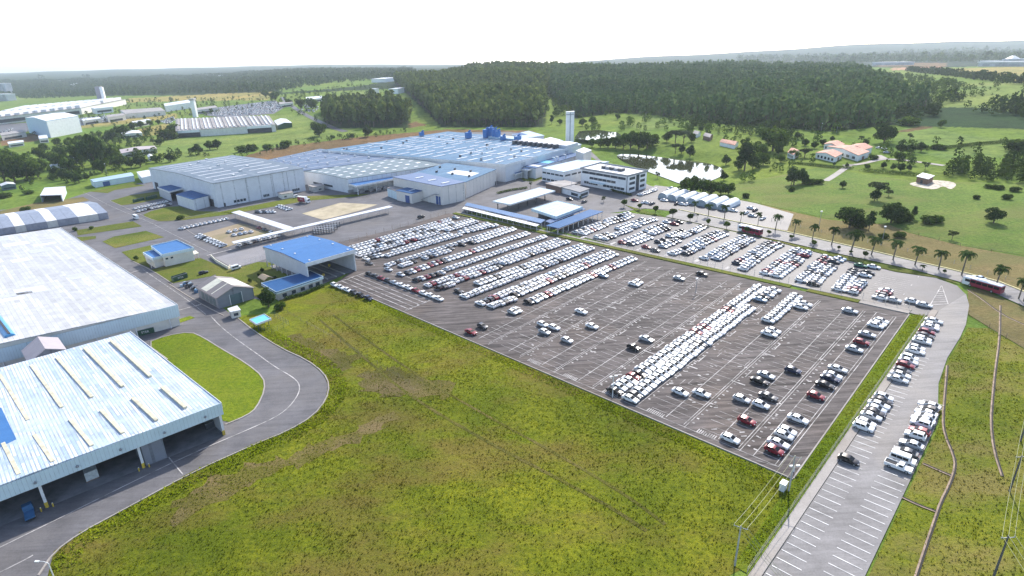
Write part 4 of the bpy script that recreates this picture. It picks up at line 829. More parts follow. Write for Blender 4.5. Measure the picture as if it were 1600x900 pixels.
for f in (.004, colx(222, 722), colx(74, 789), .86):
    p = q(f, .002); mb = MB(); d, l = unit(q(0, 0), q(1, 0)); mb.box(p, d, .55, .4, -.5, 6.8, WHITEP); o = mb.build('column', LH.root); mb = MB(); mb.box(p, d, .62, .5, 0, 1.5, YELLOW); mb.build('yellow_base', o)
    mb = MB(); n = (d[1], -d[0]); 
    for k in (-1.1, 1.1):
        b_ = (p[0] + d[0] * k + n[0] * .8, p[1] + d[1] * k + n[1] * .8)
        if ((p[0] + n[0]) ** 2 + (p[1] + n[1]) ** 2) > (p[0] ** 2 + p[1] ** 2): b_ = (p[0] + d[0] * k - n[0] * .8, p[1] + d[1] * k - n[1] * .8)
        t = thing('bollard', f"yellow bollard {'left' if k > 0 else 'right'} of the {['corner', 'middle', 'left', 'hidden'][(.004, colx(222,722), colx(74,789), .86).index(f)]} column of the loading hall", 'bollard', b_, 'bollards at the loading hall columns') if f < .8 and f > .01 else None
        if t: m2 = MB(); m2.tube((*b_, g(*b_)), (*b_, g(*b_) + 1.1), .14, .14, YELLOW, 8); m2.build('post', t); m2 = MB(); m2.tube((*b_, g(*b_) + 1.1), (*b_, g(*b_) + 1.16), .14, .1, WHITEP, 8); m2.build('cap', t)
CREAMR = plain('rooflight_cream', (.58, .53, .38), .6, .15)
for a, b_ in [((0,586),(44,657)),((49,571),(97,637)),((89,559),(144,621)),((132,544),(192,604)),((173,532),(235,588)),((253,605),(290,637)),((207,622),(245,657)),((158,641),(192,677)),((110,656),(144,697)),((54,680),(83,722)),((5,693),(30,742))]:
    a, b_ = hit(*a, HL + .7), hit(*b_, HL + .7); d, l = unit(a, b_); mb = MB(); mb.box(ext(a, b_, .5), d, l, .8, HL + .25, HL + 1.0, CREAMR); mb.build('rooflight', LH.root)
mb = MB(); mb.prism([hit(u, v, HL + .8) for u, v in ((-16, 648), (2, 637), (26, 687), (-2, 700))], HL + .5, HL + .93, BLUE_R); mb.build('roof_panel', LH.root)['label'] = 'plain blue roof sheets at the left'
for f in (.05, .17, .29, .40, .5):
    p = q(f, -.012); t = thing('floodlight', f'small floodlight on the loading hall fascia, {ordw(int(f * 8) + 1)} from the corner', 'floodlight', p, 'fascia floodlights', g(*p) + 6.8); mb = MB(); mb.box(p, (1, 0), .5, .35, 7.4, 7.8, GREYP); mb.build('lamp_housing', t); mb = MB(); mb.box(p, (1, 0), .12, .12, 7.8, 8.1, GREYP); mb.build('bracket', t)
# annex gable between the two halls
B = hall('link_roof', 'small gabled link building with pinkish grey roof between the two white halls', 'annex', [(47, 566), (100, 546), (88, 529)], 8.6, SHED_W, sheet_metal('pinkish_roof', (.36, .32, .34), (.40, .36, .37), ANG_A, .8, 20, .6, 0, .25, .1), 2.4, 'V', .6)
# --- tent row
pt = [hit(-30, 362, 4.2), hit(168, 332, 4.2), hit(140, 315, 4.2)]
pt.append((pt[0][0] + pt[2][0] - pt[1][0], pt[0][1] + pt[2][1] - pt[1][1]))
TENTW = plain('white_tent_cloth', (.74, .73, .71), .6, .05); TENTG = plain('grey_tent_cloth', (.25, .28, .34), .5, .12); TWALL = plain('tent_wall_grey', (.30, .30, .34), .7, .1); TWALL2 = plain('tent_wall_pale', (.60, .57, .52), .7, .08)
pat = 'WGGWGGWGGWWG'[::-1]
for i, ch in enumerate(pat):
    a, b = i / len(pat), (i + 1) / len(pat); e0 = ext(pt[1], pt[0], a); e1 = ext(pt[1], pt[0], b - .002); f0 = ext(pt[2], pt[3], a); f1 = ext(pt[2], pt[3], b - .002)
    hall('storage_tent', f"{'white' if ch == 'W' else 'grey'} ridged storage tent, {ordw(i + 1)} from the right in the joined row", 'tent', None, 4.2, TWALL2 if ch == 'W' else TWALL, TENTW if ch == 'W' else TENTG, 2.6, 'U', .02, .12, group='storage tents in the joined row', xy=[e1, e0, f0, f1])
# --- small office with blue roof
B = hall('office', 'small cream office with a two-step bright blue roof and front canopy', 'office', [(238, 386), (255, 399), (301, 389), (276, 377)], 6.0, OFFW, BLUE_R, 0, 'U', .5); fascia(B, .7, PALEBLUE, .5)
B2 = [hit(224, 396, 4.9), hit(239, 405, 4.9), hit(257, 400, 4.9), hit(241, 391, 4.9)]
mb = MB(); mb.prism(B2, 4.6, 5.0, BLUE_R); o = mb.build('lower_roof', B.root); mb = MB(); wall_strip(mb, [B2[3], B2[0], B2[1], B2[2]], .3, 4.3, 5.5, PALEBLUE); mb.build('fascia', o); mb = MB(); mb.prism([ext(B2[0], B2[2], .06), ext(B2[1], B2[3], .06), ext(B2[2], B2[0], .06), ext(B2[3], B2[1], .06)], -.5, 4.6, OFFW); mb.build('wing', B.root)
pf = [hit(234, 411, 2.9), hit(311, 396, 2.9), hit(306, 392, 2.9), hit(229, 406, 2.9)]; mb = MB(); mb.prism(pf, 2.75, 3.1, CREAM); o = mb.build('canopy', B.root)
for i in range(7): p = ext(ext(pf[0], pf[3], .12), ext(pf[1], pf[2], .12), .02 + i * .16); mb = MB(); mb.tube((*p, g(*p)), (*p, g(*p) + 2.75), .12, .12, WHITEP, 6); mb.build('post', B.root)
for f in (.55, .72): onwall(B, 'v0', f - .5, f - .42, 3.6, 4.4, 'window', WIN)
for f in (.15, .32, .5, .68): p0 = ext(pf[3], pf[2], f); p1 = ext(pf[3], pf[2], f + .1); mb = MB(); wall_strip(mb, [p0, p1], .2, .9, 2.2, WIN); mb.build('window', B.root)
# --- grey gabled shed
B = hall('gabled_shed', 'grey gabled shed with a brown roof crossed by one cream strip', 'shed', [(308, 449), (339, 466), (395, 450)], 4.6, SHED_W, BROWN_R, 2.7, 'U', .5)
onwall(B, 'v0', .34, .66, -.2, 4.3, 'door', TEAL_W, .12); onwall(B, 'v0', .325, .34, -.2, 4.6, 'door_jamb', WHITEP, .14); onwall(B, 'v0', .66, .675, -.2, 4.6, 'door_jamb', WHITEP, .14)
onroof(B, .52, .80, 0.01, .497, 'roof_strip', CREAM, .04, 'cream sheets over half of the shed roof'); onroof(B, .12, .80, .503, .99, 'roof_strip', CREAM, .04); onroof(B, .27, .30, .01, .497, 'roof_strip', CREAM, .03)
for f in (.12, .3, .5, .7): onwall(B, 'u0', f, f + .12, .6, 3.6, 'side_panel', TEAL_W, .1)
# --- gate hall
GH = hall('gate_hall', 'tall open hall with a bright blue roof at the edge of the car park', 'hall', [(413, 386), (478, 412), (553, 391), (484, 369)], 9.8, WHITE_W, BLUE_R, .8, 'V', .5, skip=('v0', 'v1', 'u0'))
fascia(GH, 1.3, WHITEP, .1, ('v0', 'v1')); 
mb = MB(); wall_strip(mb, [GH.Q(0, 0), GH.Q(1, 0)], .25, 3.0, 9.75, GREY_W); mb.build('side_wall', GH.root)
for f in [i / 8 for i in range(9)]: posts(GH, [(f, 0)], .28, CONCW, 'column', -.5, 3.1)
posts(GH, [(0, .01), (0, .99)], .3, WHITEP, 'column')
mb = MB(); mb.poly([(*p, g(*p) + .2) for p in (GH.Q(0, .03), GH.Q(0, .97), GH.Q(1, .97), GH.Q(1, .03))], INNER); mb.build('floor', GH.root)
for tt_ in (.2, .38, .56, .74): mb = MB(); wall_strip(mb, [GH.Q(.0, tt_), GH.Q(.9, tt_)], .6, .0, .5, CONCW); mb.build('kerb', GH.root)
for i, (s, tt_) in enumerate([(.05, .35), (.3, .72), (.5, .2)]):
    p = GH.Q(s, tt_); t = thing('gate_post', f"yellow ticket box on a post inside the gate hall, {('near left', 'right', 'rear')[i]} one", 'ticket box', p, 'ticket boxes'); mb = MB(); mb.box(p, (1, 0), .9, .7, 1.6, 2.6, YELLOW); mb.build('box', t); mb = MB(); mb.tube((*p, g(*p)), (*p, g(*p) + 1.6), .15, .15, GREYP, 6); mb.build('post', t)
for s, tt_ in ((.03, .1), (.35, .1), (.65, .1), (.95, .1), (.03, .9), (.35, .9), (.65, .9), (.95, .9)): onroof(GH, s, s + .025, tt_, tt_ + .025, 'roof_vent', WHITEP, .3)
# small blue roof building
B = hall('gate_office', 'low narrow building with a blue roof and pale fascia beside the gate hall', 'office', [(411, 444), (433, 457), (503, 434), (484, 425)], 3.6, CONCW, DEEP_R, 0, 'U', .6); fascia(B, .6, PALEBLUE, .3)
for f in (.1, .3, .5, .68, .84): onwall(B, 'v0', f, f + .09, .9, 2.3, 'window', WIN)
onwall(B, 'u0', .3, .5, 0, 2.2, 'door', WHITEP)
B = hall('bus_shelter', 'small flat shelter with a turquoise top on green posts by the road', 'shelter', [(393, 500), (402, 506), (421, 499), (412, 493)], 3.0, WHITE, CYAN, 0, 'U', .2, .2, skip=('u0', 'v0', 'u1', 'v1')); fascia(B, .3, WHITEP, .2); posts(B, [(.08, .08), (.92, .08), (.08, .92), (.92, .92)], .12, GREEN_S)
B = hall('kiosk', 'small white kiosk on the lawn below the grey shed', 'kiosk', [(357, 483), (361, 488), (375, 485), (370, 479)], 2.7, OFFW, WHITE_R, 0, 'U', .3, .3); onwall(B, 'v0', .25, .75, .9, 2.0, 'window', WIN); onwall(B, 'u0', .3, .7, -.1, 2.0, 'door', GREYP)
B = hall('pergola', 'small thatched pavilion roof on the lawn', 'pavilion', [(404, 433), (413, 438), (426, 434), (417, 430)], 2.6, CREAM, plain('thatch', (.40, .31, .2), .9, .2, 2), 1.0, 'U', .3, .2, skip=('u0', 'v0', 'u1', 'v1')); posts(B, [(.1, .1), (.9, .1), (.1, .9), (.9, .9)], .1, BRICK)
# --- tall grey hall
BS = hall('tall_hall', 'tall white-grey factory hall with a steel blue roof', 'factory hall', [(233, 263), (334, 287), (473, 263), (362, 243)], 16.5, WHITE_W, STEEL_R, 1.5, 'V', .5)
for f in (.33, .63, .8): onwall(BS, 'v0', f, f + .004, 0, 16, 'panel_joint', GREYP, .12)
for f0, f1 in ((.17, .31), (.5, .57), (.84, .93)):
    k = 4; [onwall(BS, 'v0', f0 + (f1 - f0) * i / k, f0 + (f1 - f0) * (i + .8) / k, 1.3, 3.0, 'window', WIN) for i in range(k)]
onwall(BS, 'v0', .06, .08, 0, 2.5, 'door', DARK); onwall(BS, 'u0', .05, .1, 0, 5, 'door', DARK); onwall(BS, 'u0', .9, .96, 0, 6, 'door', DARK)
for i in range(9):
    s = .08 + i * .105; [onroof(BS, s, s + .012, tt_, tt_ + .36, 'rooflight', WHITE_R, .12) for tt_ in (.07, .55)]
    onroof(BS, s + .03, s + .05, .3 + (i % 3) * .17, .325 + (i % 3) * .17, 'roof_vent', WHITEP, 1.0)
B = hall('entry_canopy', 'deep blue entry canopy on pillars at the left end of the tall hall', 'canopy', [(247, 293), (265, 300), (288, 294), (272, 289)], 7, GREY_W, DEEP_R, 0, 'U', .3, .4, skip=('v0',)); posts(B, [(.02, .03), (.02, .97)], .3); fascia(B, .6, WHITEP, .15)
B = hall('side_block', 'white block with deep blue roof at the corner of the tall hall', 'annex', [(275, 304), (301, 312), (325, 306), (298, 298)], 7.5, WHITE_W, DEEP_R, 0, 'U', .2, .3)
B = hall('side_shed', 'long white shed with a light blue roof and navy door', 'shed', [(141, 281), (147, 285), (209, 275), (204, 270)], 4.6, PALEBLUE, SKYB_R, .8, 'V', .3); onwall(B, 'v0', .2, .37, -.2, 3.8, 'door', DOORB, .15)
B = hall('road_shed', 'small open white-roofed shed beside the road, left of the white shed', 'shed', [(70, 294), (63, 306), (96, 305), (102, 292)], 5, PALEBLUE, WHITE_R, 0, 'U', .3, .4, skip=('v0',)); posts(B, [(.05, .05), (.05, .95)], .2)
B = hall('cistern_block', 'low white plant block behind the left end of the tall hall', 'plant block', [(214, 269), (222, 278), (240, 274), (232, 266)], 5, PALEBLUE, WHITE_R); 
# --- middle halls
B = hall('assembly_hall', 'long factory hall with a greenish grey roof and rows of white rooflights', 'factory hall', [(475, 268), (543, 280), (690, 258), (612, 243)], 10, WHITE_W, GREENGREY_R, .8, 'V', .4)
for r in range(6):
    for cidx in range(8): s = .08 + r * .155; tt_ = .03 + cidx * .12; onroof(B, s, s + .03 + .02 * (r % 2), tt_, tt_ + .045, 'rooflight', WHITEP, .18)
onwall(B, 'u0', .35, .55, 2, 3.4, 'window', WIN); onwall(B, 'u0', .6, .8, 2, 3.4, 'window', WIN)
B = hall('loading_canopy', 'blue-roofed open loading canopy on white columns', 'canopy', [(535, 284), (557, 291), (618, 279), (594, 271)], 6.5, GREY_W, BLUE_R, 0, 'U', .4, .4, skip=('u0', 'v0', 'v1')); fascia(B, .8, WHITEP, .1); posts(B, [(.03, .03), (.03, .5), (.03, .97), (.95, .03)], .3)
for i, (u, v) in enumerate([(548, 302), (566, 301), (580, 299), (592, 298), (602, 296)]):
    p = hit(u, v); t = thing('pallet_stack', f'grey crate stack under the loading canopy, {ordw(i + 1)} from the left', 'crate stack', p, 'crate stacks under the loading canopy'); mb = MB(); mb.box(p, (_A[0], _A[1]), 3, 2, .2, 2.4, GREYP); mb.build('crates', t); mb = MB(); mb.box(p, (_A[0], _A[1]), 3.2, 2.2, 0, .2, BRICK); mb.build('pallet', t)
B = hall('navy_hall', 'wide dark navy-roofed factory hall with white roof vents', 'factory hall', [(415, 251), (470, 268), (625, 247), (500, 233)], 10.5, WHITE_W, NAVY_R, 0, 'V', .3)
for r in range(5):
    onroof(B, .1 + r * .19, .108 + r * .19, .03, .97, 'rooflight', WHITE_R, .15)
    for cidx in range(4): onroof(B, .16 + r * .18, .18 + r * .18, .12 + cidx * .23, .135 + cidx * .23, 'roof_vent', WHITEP, 1.2)
MAIN = hall('main_factory', 'vast main factory hall with faded blue roof and long white rooflight strips', 'factory hall', [(505, 235), (790, 258), (906, 227), (700, 206)], 12, WHITE_W, BLUE_R2, .5, 'V', .4)
rs = random.Random(9); n = 0
for r in range(15):
    for cidx in range(6):
        if n < 88 and rs.random() < .95: s = .05 + r * .061; tt_ = .03 + cidx * .155 + rs.uniform(-.01, .01); onroof(MAIN, s, s + .009, tt_, tt_ + rs.uniform(.08, .135), 'rooflight', WHITE_R, .3); n += 1
for f in (.33, .66): onroof(MAIN, .0, 1, f, f + .012, 'roof_walkway', WHITE_R, .4)
fascia(MAIN, 1.2, WHITEP, .3, ('v0', 'u0'))
onroof(MAIN, .0, .30, .80, .97, 'raised_roof', WHITE_R, 2.2, 'white raised plant deck'); onroof(MAIN, .3, .55, .88, .98, 'raised_roof', SKYB_R, 1.6)
for i in range(9): onroof(MAIN, .04 + i * .03, .055 + i * .03, .74, .79, 'cooling_unit', DGREY, 3.0)
DUCTB = plain('duct_blue', (.03, .16, .42), .4, .1)
for i, (u, v, h_, wd) in enumerate([(732, 217, 6, 5), (760, 216, 8, 5), (766, 215, 9, 6), (773, 216, 8, 4), (778, 217, 7, 4), (786, 220, 4, 4), (809, 222, 5, 5), (659, 213, 4, 4)]):
    p = hit(u, v, 12.5); t = thing('filter_tower', f'blue dust filter on the main factory roof, {ordw(i + 1)} from the front of its group', 'filter tower', p, 'blue filters on the factory roof', g(*p) + 12.3); mb = MB(); mb.box(p, (_A[0], _A[1]), wd, wd * .8, 13.2, 12.5 + h_, DUCTB); mb.build('casing', t); mb = MB(); mb.tube((p[0], p[1], g(*p) + 12.5 + h_), (p[0] + 2, p[1] + 1, g(*p) + 14 + h_), .8, .8, DUCTB, 8); mb.build('duct', t); mb = MB(); mb.box(p, (_A[0], _A[1]), wd * .7, wd * .6, 12.3, 13.2, GREYP); mb.build('frame', t)
rs = random.Random(4)
for i in range(26):
    s, tt_ = rs.uniform(.05, .95), rs.uniform(.05, .78); onroof(MAIN, s, s + .008, tt_, tt_ + .008, 'roof_vent', rs.choice((WHITEP, DGREY, GREYP)), rs.uniform(.8, 2))
B = hall('side_bays', 'low lean-to along the main factory with blue and cyan roof panels', 'annex', [(796, 257), (837, 263), (910, 241), (872, 237)], 7.5, WHITE_W, DEEP_R, 0, 'U', .3); onroof(B, .05, .95, .28, .42, 'roof_panel', CYAN, .05, 'bright cyan roof sheets'); onroof(B, .02, .98, .06, .14, 'roof_panel', WHITE_R, .05); onroof(B, .4, .9, .9, .99, 'roof_panel', WHITE_R, 1.5)
for i, f in enumerate((.45, .52, .68)): p = B.Q(.1, f); mb = MB(); z = g(*p) + 7.6; mb.tube((p[0], p[1], z), (p[0], p[1], z + 2.2), .5, .5, WHITEP, 8); mb.tube((p[0], p[1], z + 2.2), (p[0] - 2, p[1] + 1, z + 2.6), .5, .5, WHITEP, 8); mb.build('duct', B.root)
B = hall('tower_block', 'beige block at the right end of the main factory', 'plant block', [(900, 236), (912, 240), (924, 235), (912, 231)], 13, BEIGE_W, WHITE_R)
B = hall('rear_plant', 'low plant buildings with light blue roofs behind the main factory', 'plant block', [(800, 210), (822, 216), (850, 212), (826, 205)], 8, WHITE_W, SKYB_R); onroof(B, .5, 1, .02, .5, 'roof_panel', DEEP_R, .05)
B = hall('rear_shed', 'long pale shed behind the right end of the main factory', 'plant block', [(838, 221), (858, 226), (880, 220), (860, 215)], 6, WHITE_W, WHITE_R)
B = hall('boiler_house', 'grey steel boiler house at the foot of the white tower', 'plant block', [(868, 226), (888, 231), (908, 226), (890, 221)], 9, GREY_W, SKYB_R)
B = hall('dock_canopy', 'small navy canopy at the factory dock', 'canopy', [(789, 266), (806, 272), (816, 269), (799, 263)], 4.5, WHITE, DEEP_R, 0, 'U', .3, .3, skip=('u0', 'v0')); posts(B, [(.04, .04), (.04, .95), (.95, .04)], .2); fascia(B, .5, WHITEP, .1)
B = hall('dock_hall', 'dark open dock with navy roof beside the factory gate', 'dock', [(796, 259), (824, 266), (838, 262), (812, 255)], 6.5, GREY_W, DEEP_R, 0, 'U', .3, .3, skip=('v0',)); fascia(B, .6, WHITEP, .1)
# beige halls in front
B = hall('long_beige_hall', 'long beige hall with a blue and white roof', 'factory hall', [(640, 273), (727, 285), (775, 265), (698, 255)], 10.5, BEIGE_W, BLUE_R2, 0, 'U', .3); onroof(B, .1, .55, .35, .62, 'roof_panel', WHITE_R, .04)
for i in range(6): onroof(B, .1 + i * .15, .12 + i * .15, .3 + (i % 2) * .3, .34 + (i % 2) * .3, 'roof_vent', DGREY, 1.2)
onwall(B, 'v0', .95, .98, 0, 2.6, 'door', DARK)
B = hall('tall_beige_block', 'tall beige block with a slate blue roof and an outside stair', 'factory hall', [(614, 277), (690, 292), (726, 285), (655, 270)], 11.6, BEIGE_W, sheet_metal('slate_blue_roof', (.10, .15, .28), (.13, .19, .33), ANG_A, 1.2, 20, .45, 0, .3, .2), 0, 'U', .25)
for i in range(3): onroof(B, .12 + i * .27, .15 + i * .27, .3, .62, 'rooflight', WHITEP, .3)
onwall(B, 'u0', .035, .12, -.2, 5.2, 'door', DOORB, .12)
a, b_ = B.Q(.42, -.07), B.Q(.04, -.07); st = thing('outside_stair', 'steel stair climbing the side of the tall beige block', 'stair', a); mb = MB()
for i in range(16): f = i / 15; p = ext(a, b_, f * .85); mb.box(p, unit(a, b_)[0], .6, 1.3, .2 + f * 6.3, .35 + f * 6.3, GREYP)
mb.build('tread', st)['kind'] = 'stuff'
mb = MB(); p0, p1 = ext(a, b_, 0), ext(a, b_, .85); mb.tube((*p0, g(*p0) + 1.2), (*p1, g(*p1) + 7.6), .1, .1, WHITEP, 6); mb.build('handrail', st); mb = MB(); mb.box(ext(a, b_, .93), unit(a, b_)[0], 2.5, 1.6, 6.4, 6.6, GREYP); mb.build('landing', st)
for f in (.5, .85, 1.0): p = ext(a, b_, f); mb = MB(); mb.tube((*p, g(*p)), (*p, g(*p) + 6.4 * min(1, f / .85)), .12, .12, WHITEP, 6); mb.build('leg', st)
B = hall('beige_annex', 'low beige annex with blue roof and blue door', 'annex', [(619, 298), (643, 303), (665, 297), (642, 292)], 6.4, BEIGE_W, DEEP_R, 0, 'U', .2); onwall(B, 'u0', .15, .42, -.2, 4.8, 'door', DOORB, .12); onroof(B, .4, .46, .3, .7, 'rooflight', WHITEP, .2)
B = hall('grey_annex', 'small grey flat-roofed annex with three wall bays', 'annex', [(605, 294), (619, 299), (632, 295), (618, 291)], 5.6, PALEBLUE, BROWN_R, 0, 'U', .2)
B = hall('guard_hut', 'small cream hut against the front of the tall hall', 'hut', [(434, 301), (440, 304), (458, 301), (452, 298)], 3.4, OFFW, RUST_R); onwall(B, 'v0', .2, .4, 1, 2, 'window', WIN)
B = hall('guard_hut', 'small beige hut between the tall hall and the loading canopy', 'hut', [(482, 290), (489, 293), (506, 290), (499, 287)], 3.6, CONCW, RUST_R); onwall(B, 'v0', .5, .75, 1, 2, 'window', WIN)
# --- white offices
B = hall('canteen', 'two-storey white block with ribbon windows and light blue roof', 'office', [(847, 263), (881, 269), (951, 253), (905, 250)], 8.8, WHITE, SKYB_R, 0, 'U', .3)
for f in range(5): onwall(B, 'u0', .03 + f * .195, .19 + f * .195, 5.6, 6.7, 'window', WIN)
for f in range(7): onwall(B, 'v0', .03 + f * .138, .14 + f * .138, 5.6, 6.7, 'window', WIN)
for f in range(5): onwall(B, 'u0', .03 + f * .195, .19 + f * .195, 1.0, 2.4, 'window', WIN)
OF = hall('office_building', 'white three-storey office building with dark ribbon windows', 'office', [(908, 264), (981, 276), (1011, 268), (938, 256)], 10.6, WHITE, WHITE_R, 0, 'U', .05, .2); fascia(OF, .1, GREYP, .9)
for h0, segs in ((8.2, ((.04, .97),)), (5.0, ((.24, .8),)), (1.7, ((.06, .5), (.62, .92)))):
    for a, b_ in segs:
        o = onwall(OF, 'u0', a, b_, h0, h0 + 1.5, 'window', WIN, .1); [onwall(OF, 'u0', a + (b_ - a) * i / 6 - .002, a + (b_ - a) * i / 6 + .002, h0, h0 + 1.5, 'mullion', WHITE, .13, None, o) for i in range(1, 6)]
for h0 in (8.0, 5.0, 1.7):
    for a, b_ in ((.1, .38), (.66, .9)): onwall(OF, 'v0', a, b_, h0, h0 + 1.6, 'window', WIN, .1)
onwall(OF, 'v0', .44, .6, .2, 10.2, 'glass_strip', WIN, .14, 'tall dark glass strip on the end wall'); onwall(OF, 'u0', .0, .02, 0, 10.4, 'corner_pier', GREYP, .14)
for i in range(5): onroof(OF, .3 + i * .09, .37 + i * .09, .42, .62, 'cooling_unit', (DGREY, GREYP)[i % 2], 1.6)
mb = MB(); e0, e1 = OF.Q(.45, -.02), OF.Q(.75, -.02); e2, e3 = OF.Q(.75, -.14), OF.Q(.45, -.14); mb.prism([e0, e1, e2, e3], 3.4, 3.8, PALEBLUE); mb.build('entrance_canopy', OF.root)
B = hall('gatehouse', 'low brown-roofed gatehouse pavilion left of the office', 'gatehouse', [(853, 287), (876, 293), (901, 287), (880, 282)], 4, BRICK, RUST_R, 0, 'U', .5, .4, skip=('v0',)); posts(B, [(.05, .05), (.05, .5), (.05, .95)], .2, BRICK)
B = hall('gatehouse', 'flat grey-roofed gatehouse with glass front, right of the brown one', 'gatehouse', [(877, 293), (906, 301), (920, 296), (893, 289)], 3.6, WHITE, sheet_metal('flat_grey_roof', (.25, .25, .26), (.28, .28, .29), ANG_A, 3, 20, .7, 0, .2, .2), 0, 'U', .6, .5); onwall(B, 'u0', .1, .45, .8, 2.4, 'window', WIN); onwall(B, 'v0', .1, .9, .8, 2.4, 'window', WIN)
# --- carports
B = hall('white_canopy', 'long white bus canopy on dark pillars', 'canopy', [(771, 315), (797, 320), (866, 299), (843, 294)], 4.8, WHITE, sheet_metal('pale_canopy_roof', (.50, .60, .66), (.46, .57, .64), ANG_A, 1.5, 20, .4, 0, .4, .1), 0, 'U', .3, .3, skip=('u0', 'v0', 'u1', 'v1')); fascia(B, .35, WHITEP, .15); posts(B, [(.2, f) for f in (.02, .25, .45, .65, .85)] + [(.8, f) for f in (.02, .5, .85)], .3, DGREY, 'pillar')
B = hall('pavilion', 'square pavilion with a light blue roof over dark glass walls', 'pavilion', [(832, 327), (869, 339), (909, 324), (871, 315)], 5, WHITE, SKYB_R, 0, 'U', .3, .3, skip=('u0', 'v0', 'u1', 'v1')); fascia(B, 1.0, PALEBLUE, .2); mb = MB(); mb.prism([B.Q(.2, .12), B.Q(.88, .12), B.Q(.88, .88), B.Q(.2, .88)], -.3, 4.9, WIN); mb.build('glass_wall', B.root)
for i in range(4): onroof(B, .15 + .2 * i, .155 + .2 * i, .05, .95, 'roof_seam', WHITEP, .06)
xyB = lambda *P: [hit(u, v, 3) for u, v in P]
B = hall('carport', 'long blue walkway roof along the upper kerb of the car park', 'carport', [(730, 317), (726, 321), (845, 349), (852, 344)], 3.2, WHITE, sheet_metal('mid_blue_roof', (.11, .20, .37), (.13, .23, .40), ANG_B, 1, 12, .6, 0, .2, .2), 0, 'U', .1, .2, skip=('u0', 'v0', 'u1', 'v1')); posts(B, [(.1, i / 14) for i in range(15)] + [(.9, i / 7) for i in range(8)], .12, WHITEP)
B = hall('carport', 'narrow white rail roof in front of the long blue walkway roof', 'carport', [(726, 323), (722, 326), (838, 354), (843, 351)], 2.6, WHITE, WHITEP, 0, 'U', .05, .15, skip=('u0', 'v0', 'u1', 'v1')); posts(B, [(.1, i / 14) for i in range(15)], .1, WHITEP)
rs = random.Random(8)
for i in range(30):
    p = B.Q(1.6, .02 + i * .033); t = thing('bicycle_rack', f'bicycle rack under the long blue walkway roof, {ordw(i + 1)} from the upper left', 'bicycle rack', p, 'bicycle racks'); mb = MB(); mb.box(p, (_A[0], _A[1]), 1.7, .1, .3, .45, DGREY); mb.box(p, (_A[0], _A[1]), .15, 1.2, 0, .3, GREYP); mb.build('rail', t); mb = MB()
    for k in (-.5, .5): c_ = (p[0] + _A[0] * k, p[1] + _A[1] * k); mb.tube((c_[0] - .03, c_[1], g(*c_) + .5), (c_[0] + .03, c_[1], g(*c_) + .5), .33, .33, rs.choice((DGREY, TYRE, GREYP)), 10)
    mb.build('wheel', t)
B = hall('carport', 'slanting slate blue walkway roof beside the square pavilion', 'carport', [(852, 346), (860, 349), (915, 327), (907, 325)], 3.6, WHITE, sheet_metal('slate_canopy', (.09, .15, .28), (.11, .17, .31), ANG_A, 1, 12, .6, 0, .15, .2), 0, 'U', .1, .2, skip=('u0', 'v0', 'u1', 'v1')); posts(B, [(.1, i / 6) for i in range(7)], .12, WHITEP)
B = hall('carport', 'wide bright blue carport roof beside the staff car park', 'carport', [(854, 353), (873, 357), (942, 331), (922, 328)], 3.6, WHITE, sheet_metal('royal_blue_roof', (.015, .10, .26), (.018, .115, .29), ANG_A, 1, 12, .6, 0, .15, .15), 0, 'U', .2, .25, skip=('u0', 'v0', 'u1', 'v1')); posts(B, [(.06, i / 9) for i in range(10)] + [(.94, i / 4) for i in range(5)], .14, WHITEP)
# --- arched tents
ARCH = plain('tent_membrane', (.60, .64, .66), .55, .08, .5); ARCHF = plain('tent_end', (.28, .34, .38), .5, .12, .6)
a0, a1 = hit(1028, 310), hit(1138, 331)
for i in range(7):
    p0 = ext(a0, a1, i / 7); p1 = ext(a0, a1, (i + .95) / 7); f = lambda p: (p[0] + _A[0] * 15, p[1] + _A[1] * 15)
    hall('arched_tent', f'arched white storage tent, {ordw(i + 1)} from the left beside the palm road', 'tent', None, 1.2, ARCHF, ARCH, 2.5, 'barrelU', .1, .1, group='arched tents', xy=[f(p0), p0, p1, f(p1)])
# --- white covered walkways in the yard
def walkway(p0, p1, label, wd=4, h=3.6, n=14):
    a, b_ = hit(*p0, h), hit(*p1, h); d, l = unit(a, b_); t = thing('covered_walkway', label, 'walkway', ext(a, b_, .5)); nn = (-d[1] * wd / 2, d[0] * wd / 2); mb = MB()
    for k in range(6): A, E = ext(a, b_, k / 6), ext(a, b_, (k + 1) / 6); mb.prism([(A[0] - nn[0], A[1] - nn[1]), (E[0] - nn[0], E[1] - nn[1]), (E[0] + nn[0], E[1] + nn[1]), (A[0] + nn[0], A[1] + nn[1])], h, h + .35, WHITE_R)
    mb.build('roof', t)
    for k in range(n):
        for sgn in (-.8, .8): q_ = ext(a, b_, (k + .5) / n); q_ = (q_[0] + nn[0] * sgn, q_[1] + nn[1] * sgn); mb = MB(); mb.tube((*q_, g(*q_) - .3), (*q_, g(*q_) + h), .08, .08, GREYP, 5); mb.build('post', t)
walkway((364, 380), (611, 323), 'long white covered walkway crossing the truck yard', 4.5, 3.4, 16); walkway((368, 331), (452, 358), 'short white covered walkway between the dirt lot and truck yard', 5, 3.6, 9)
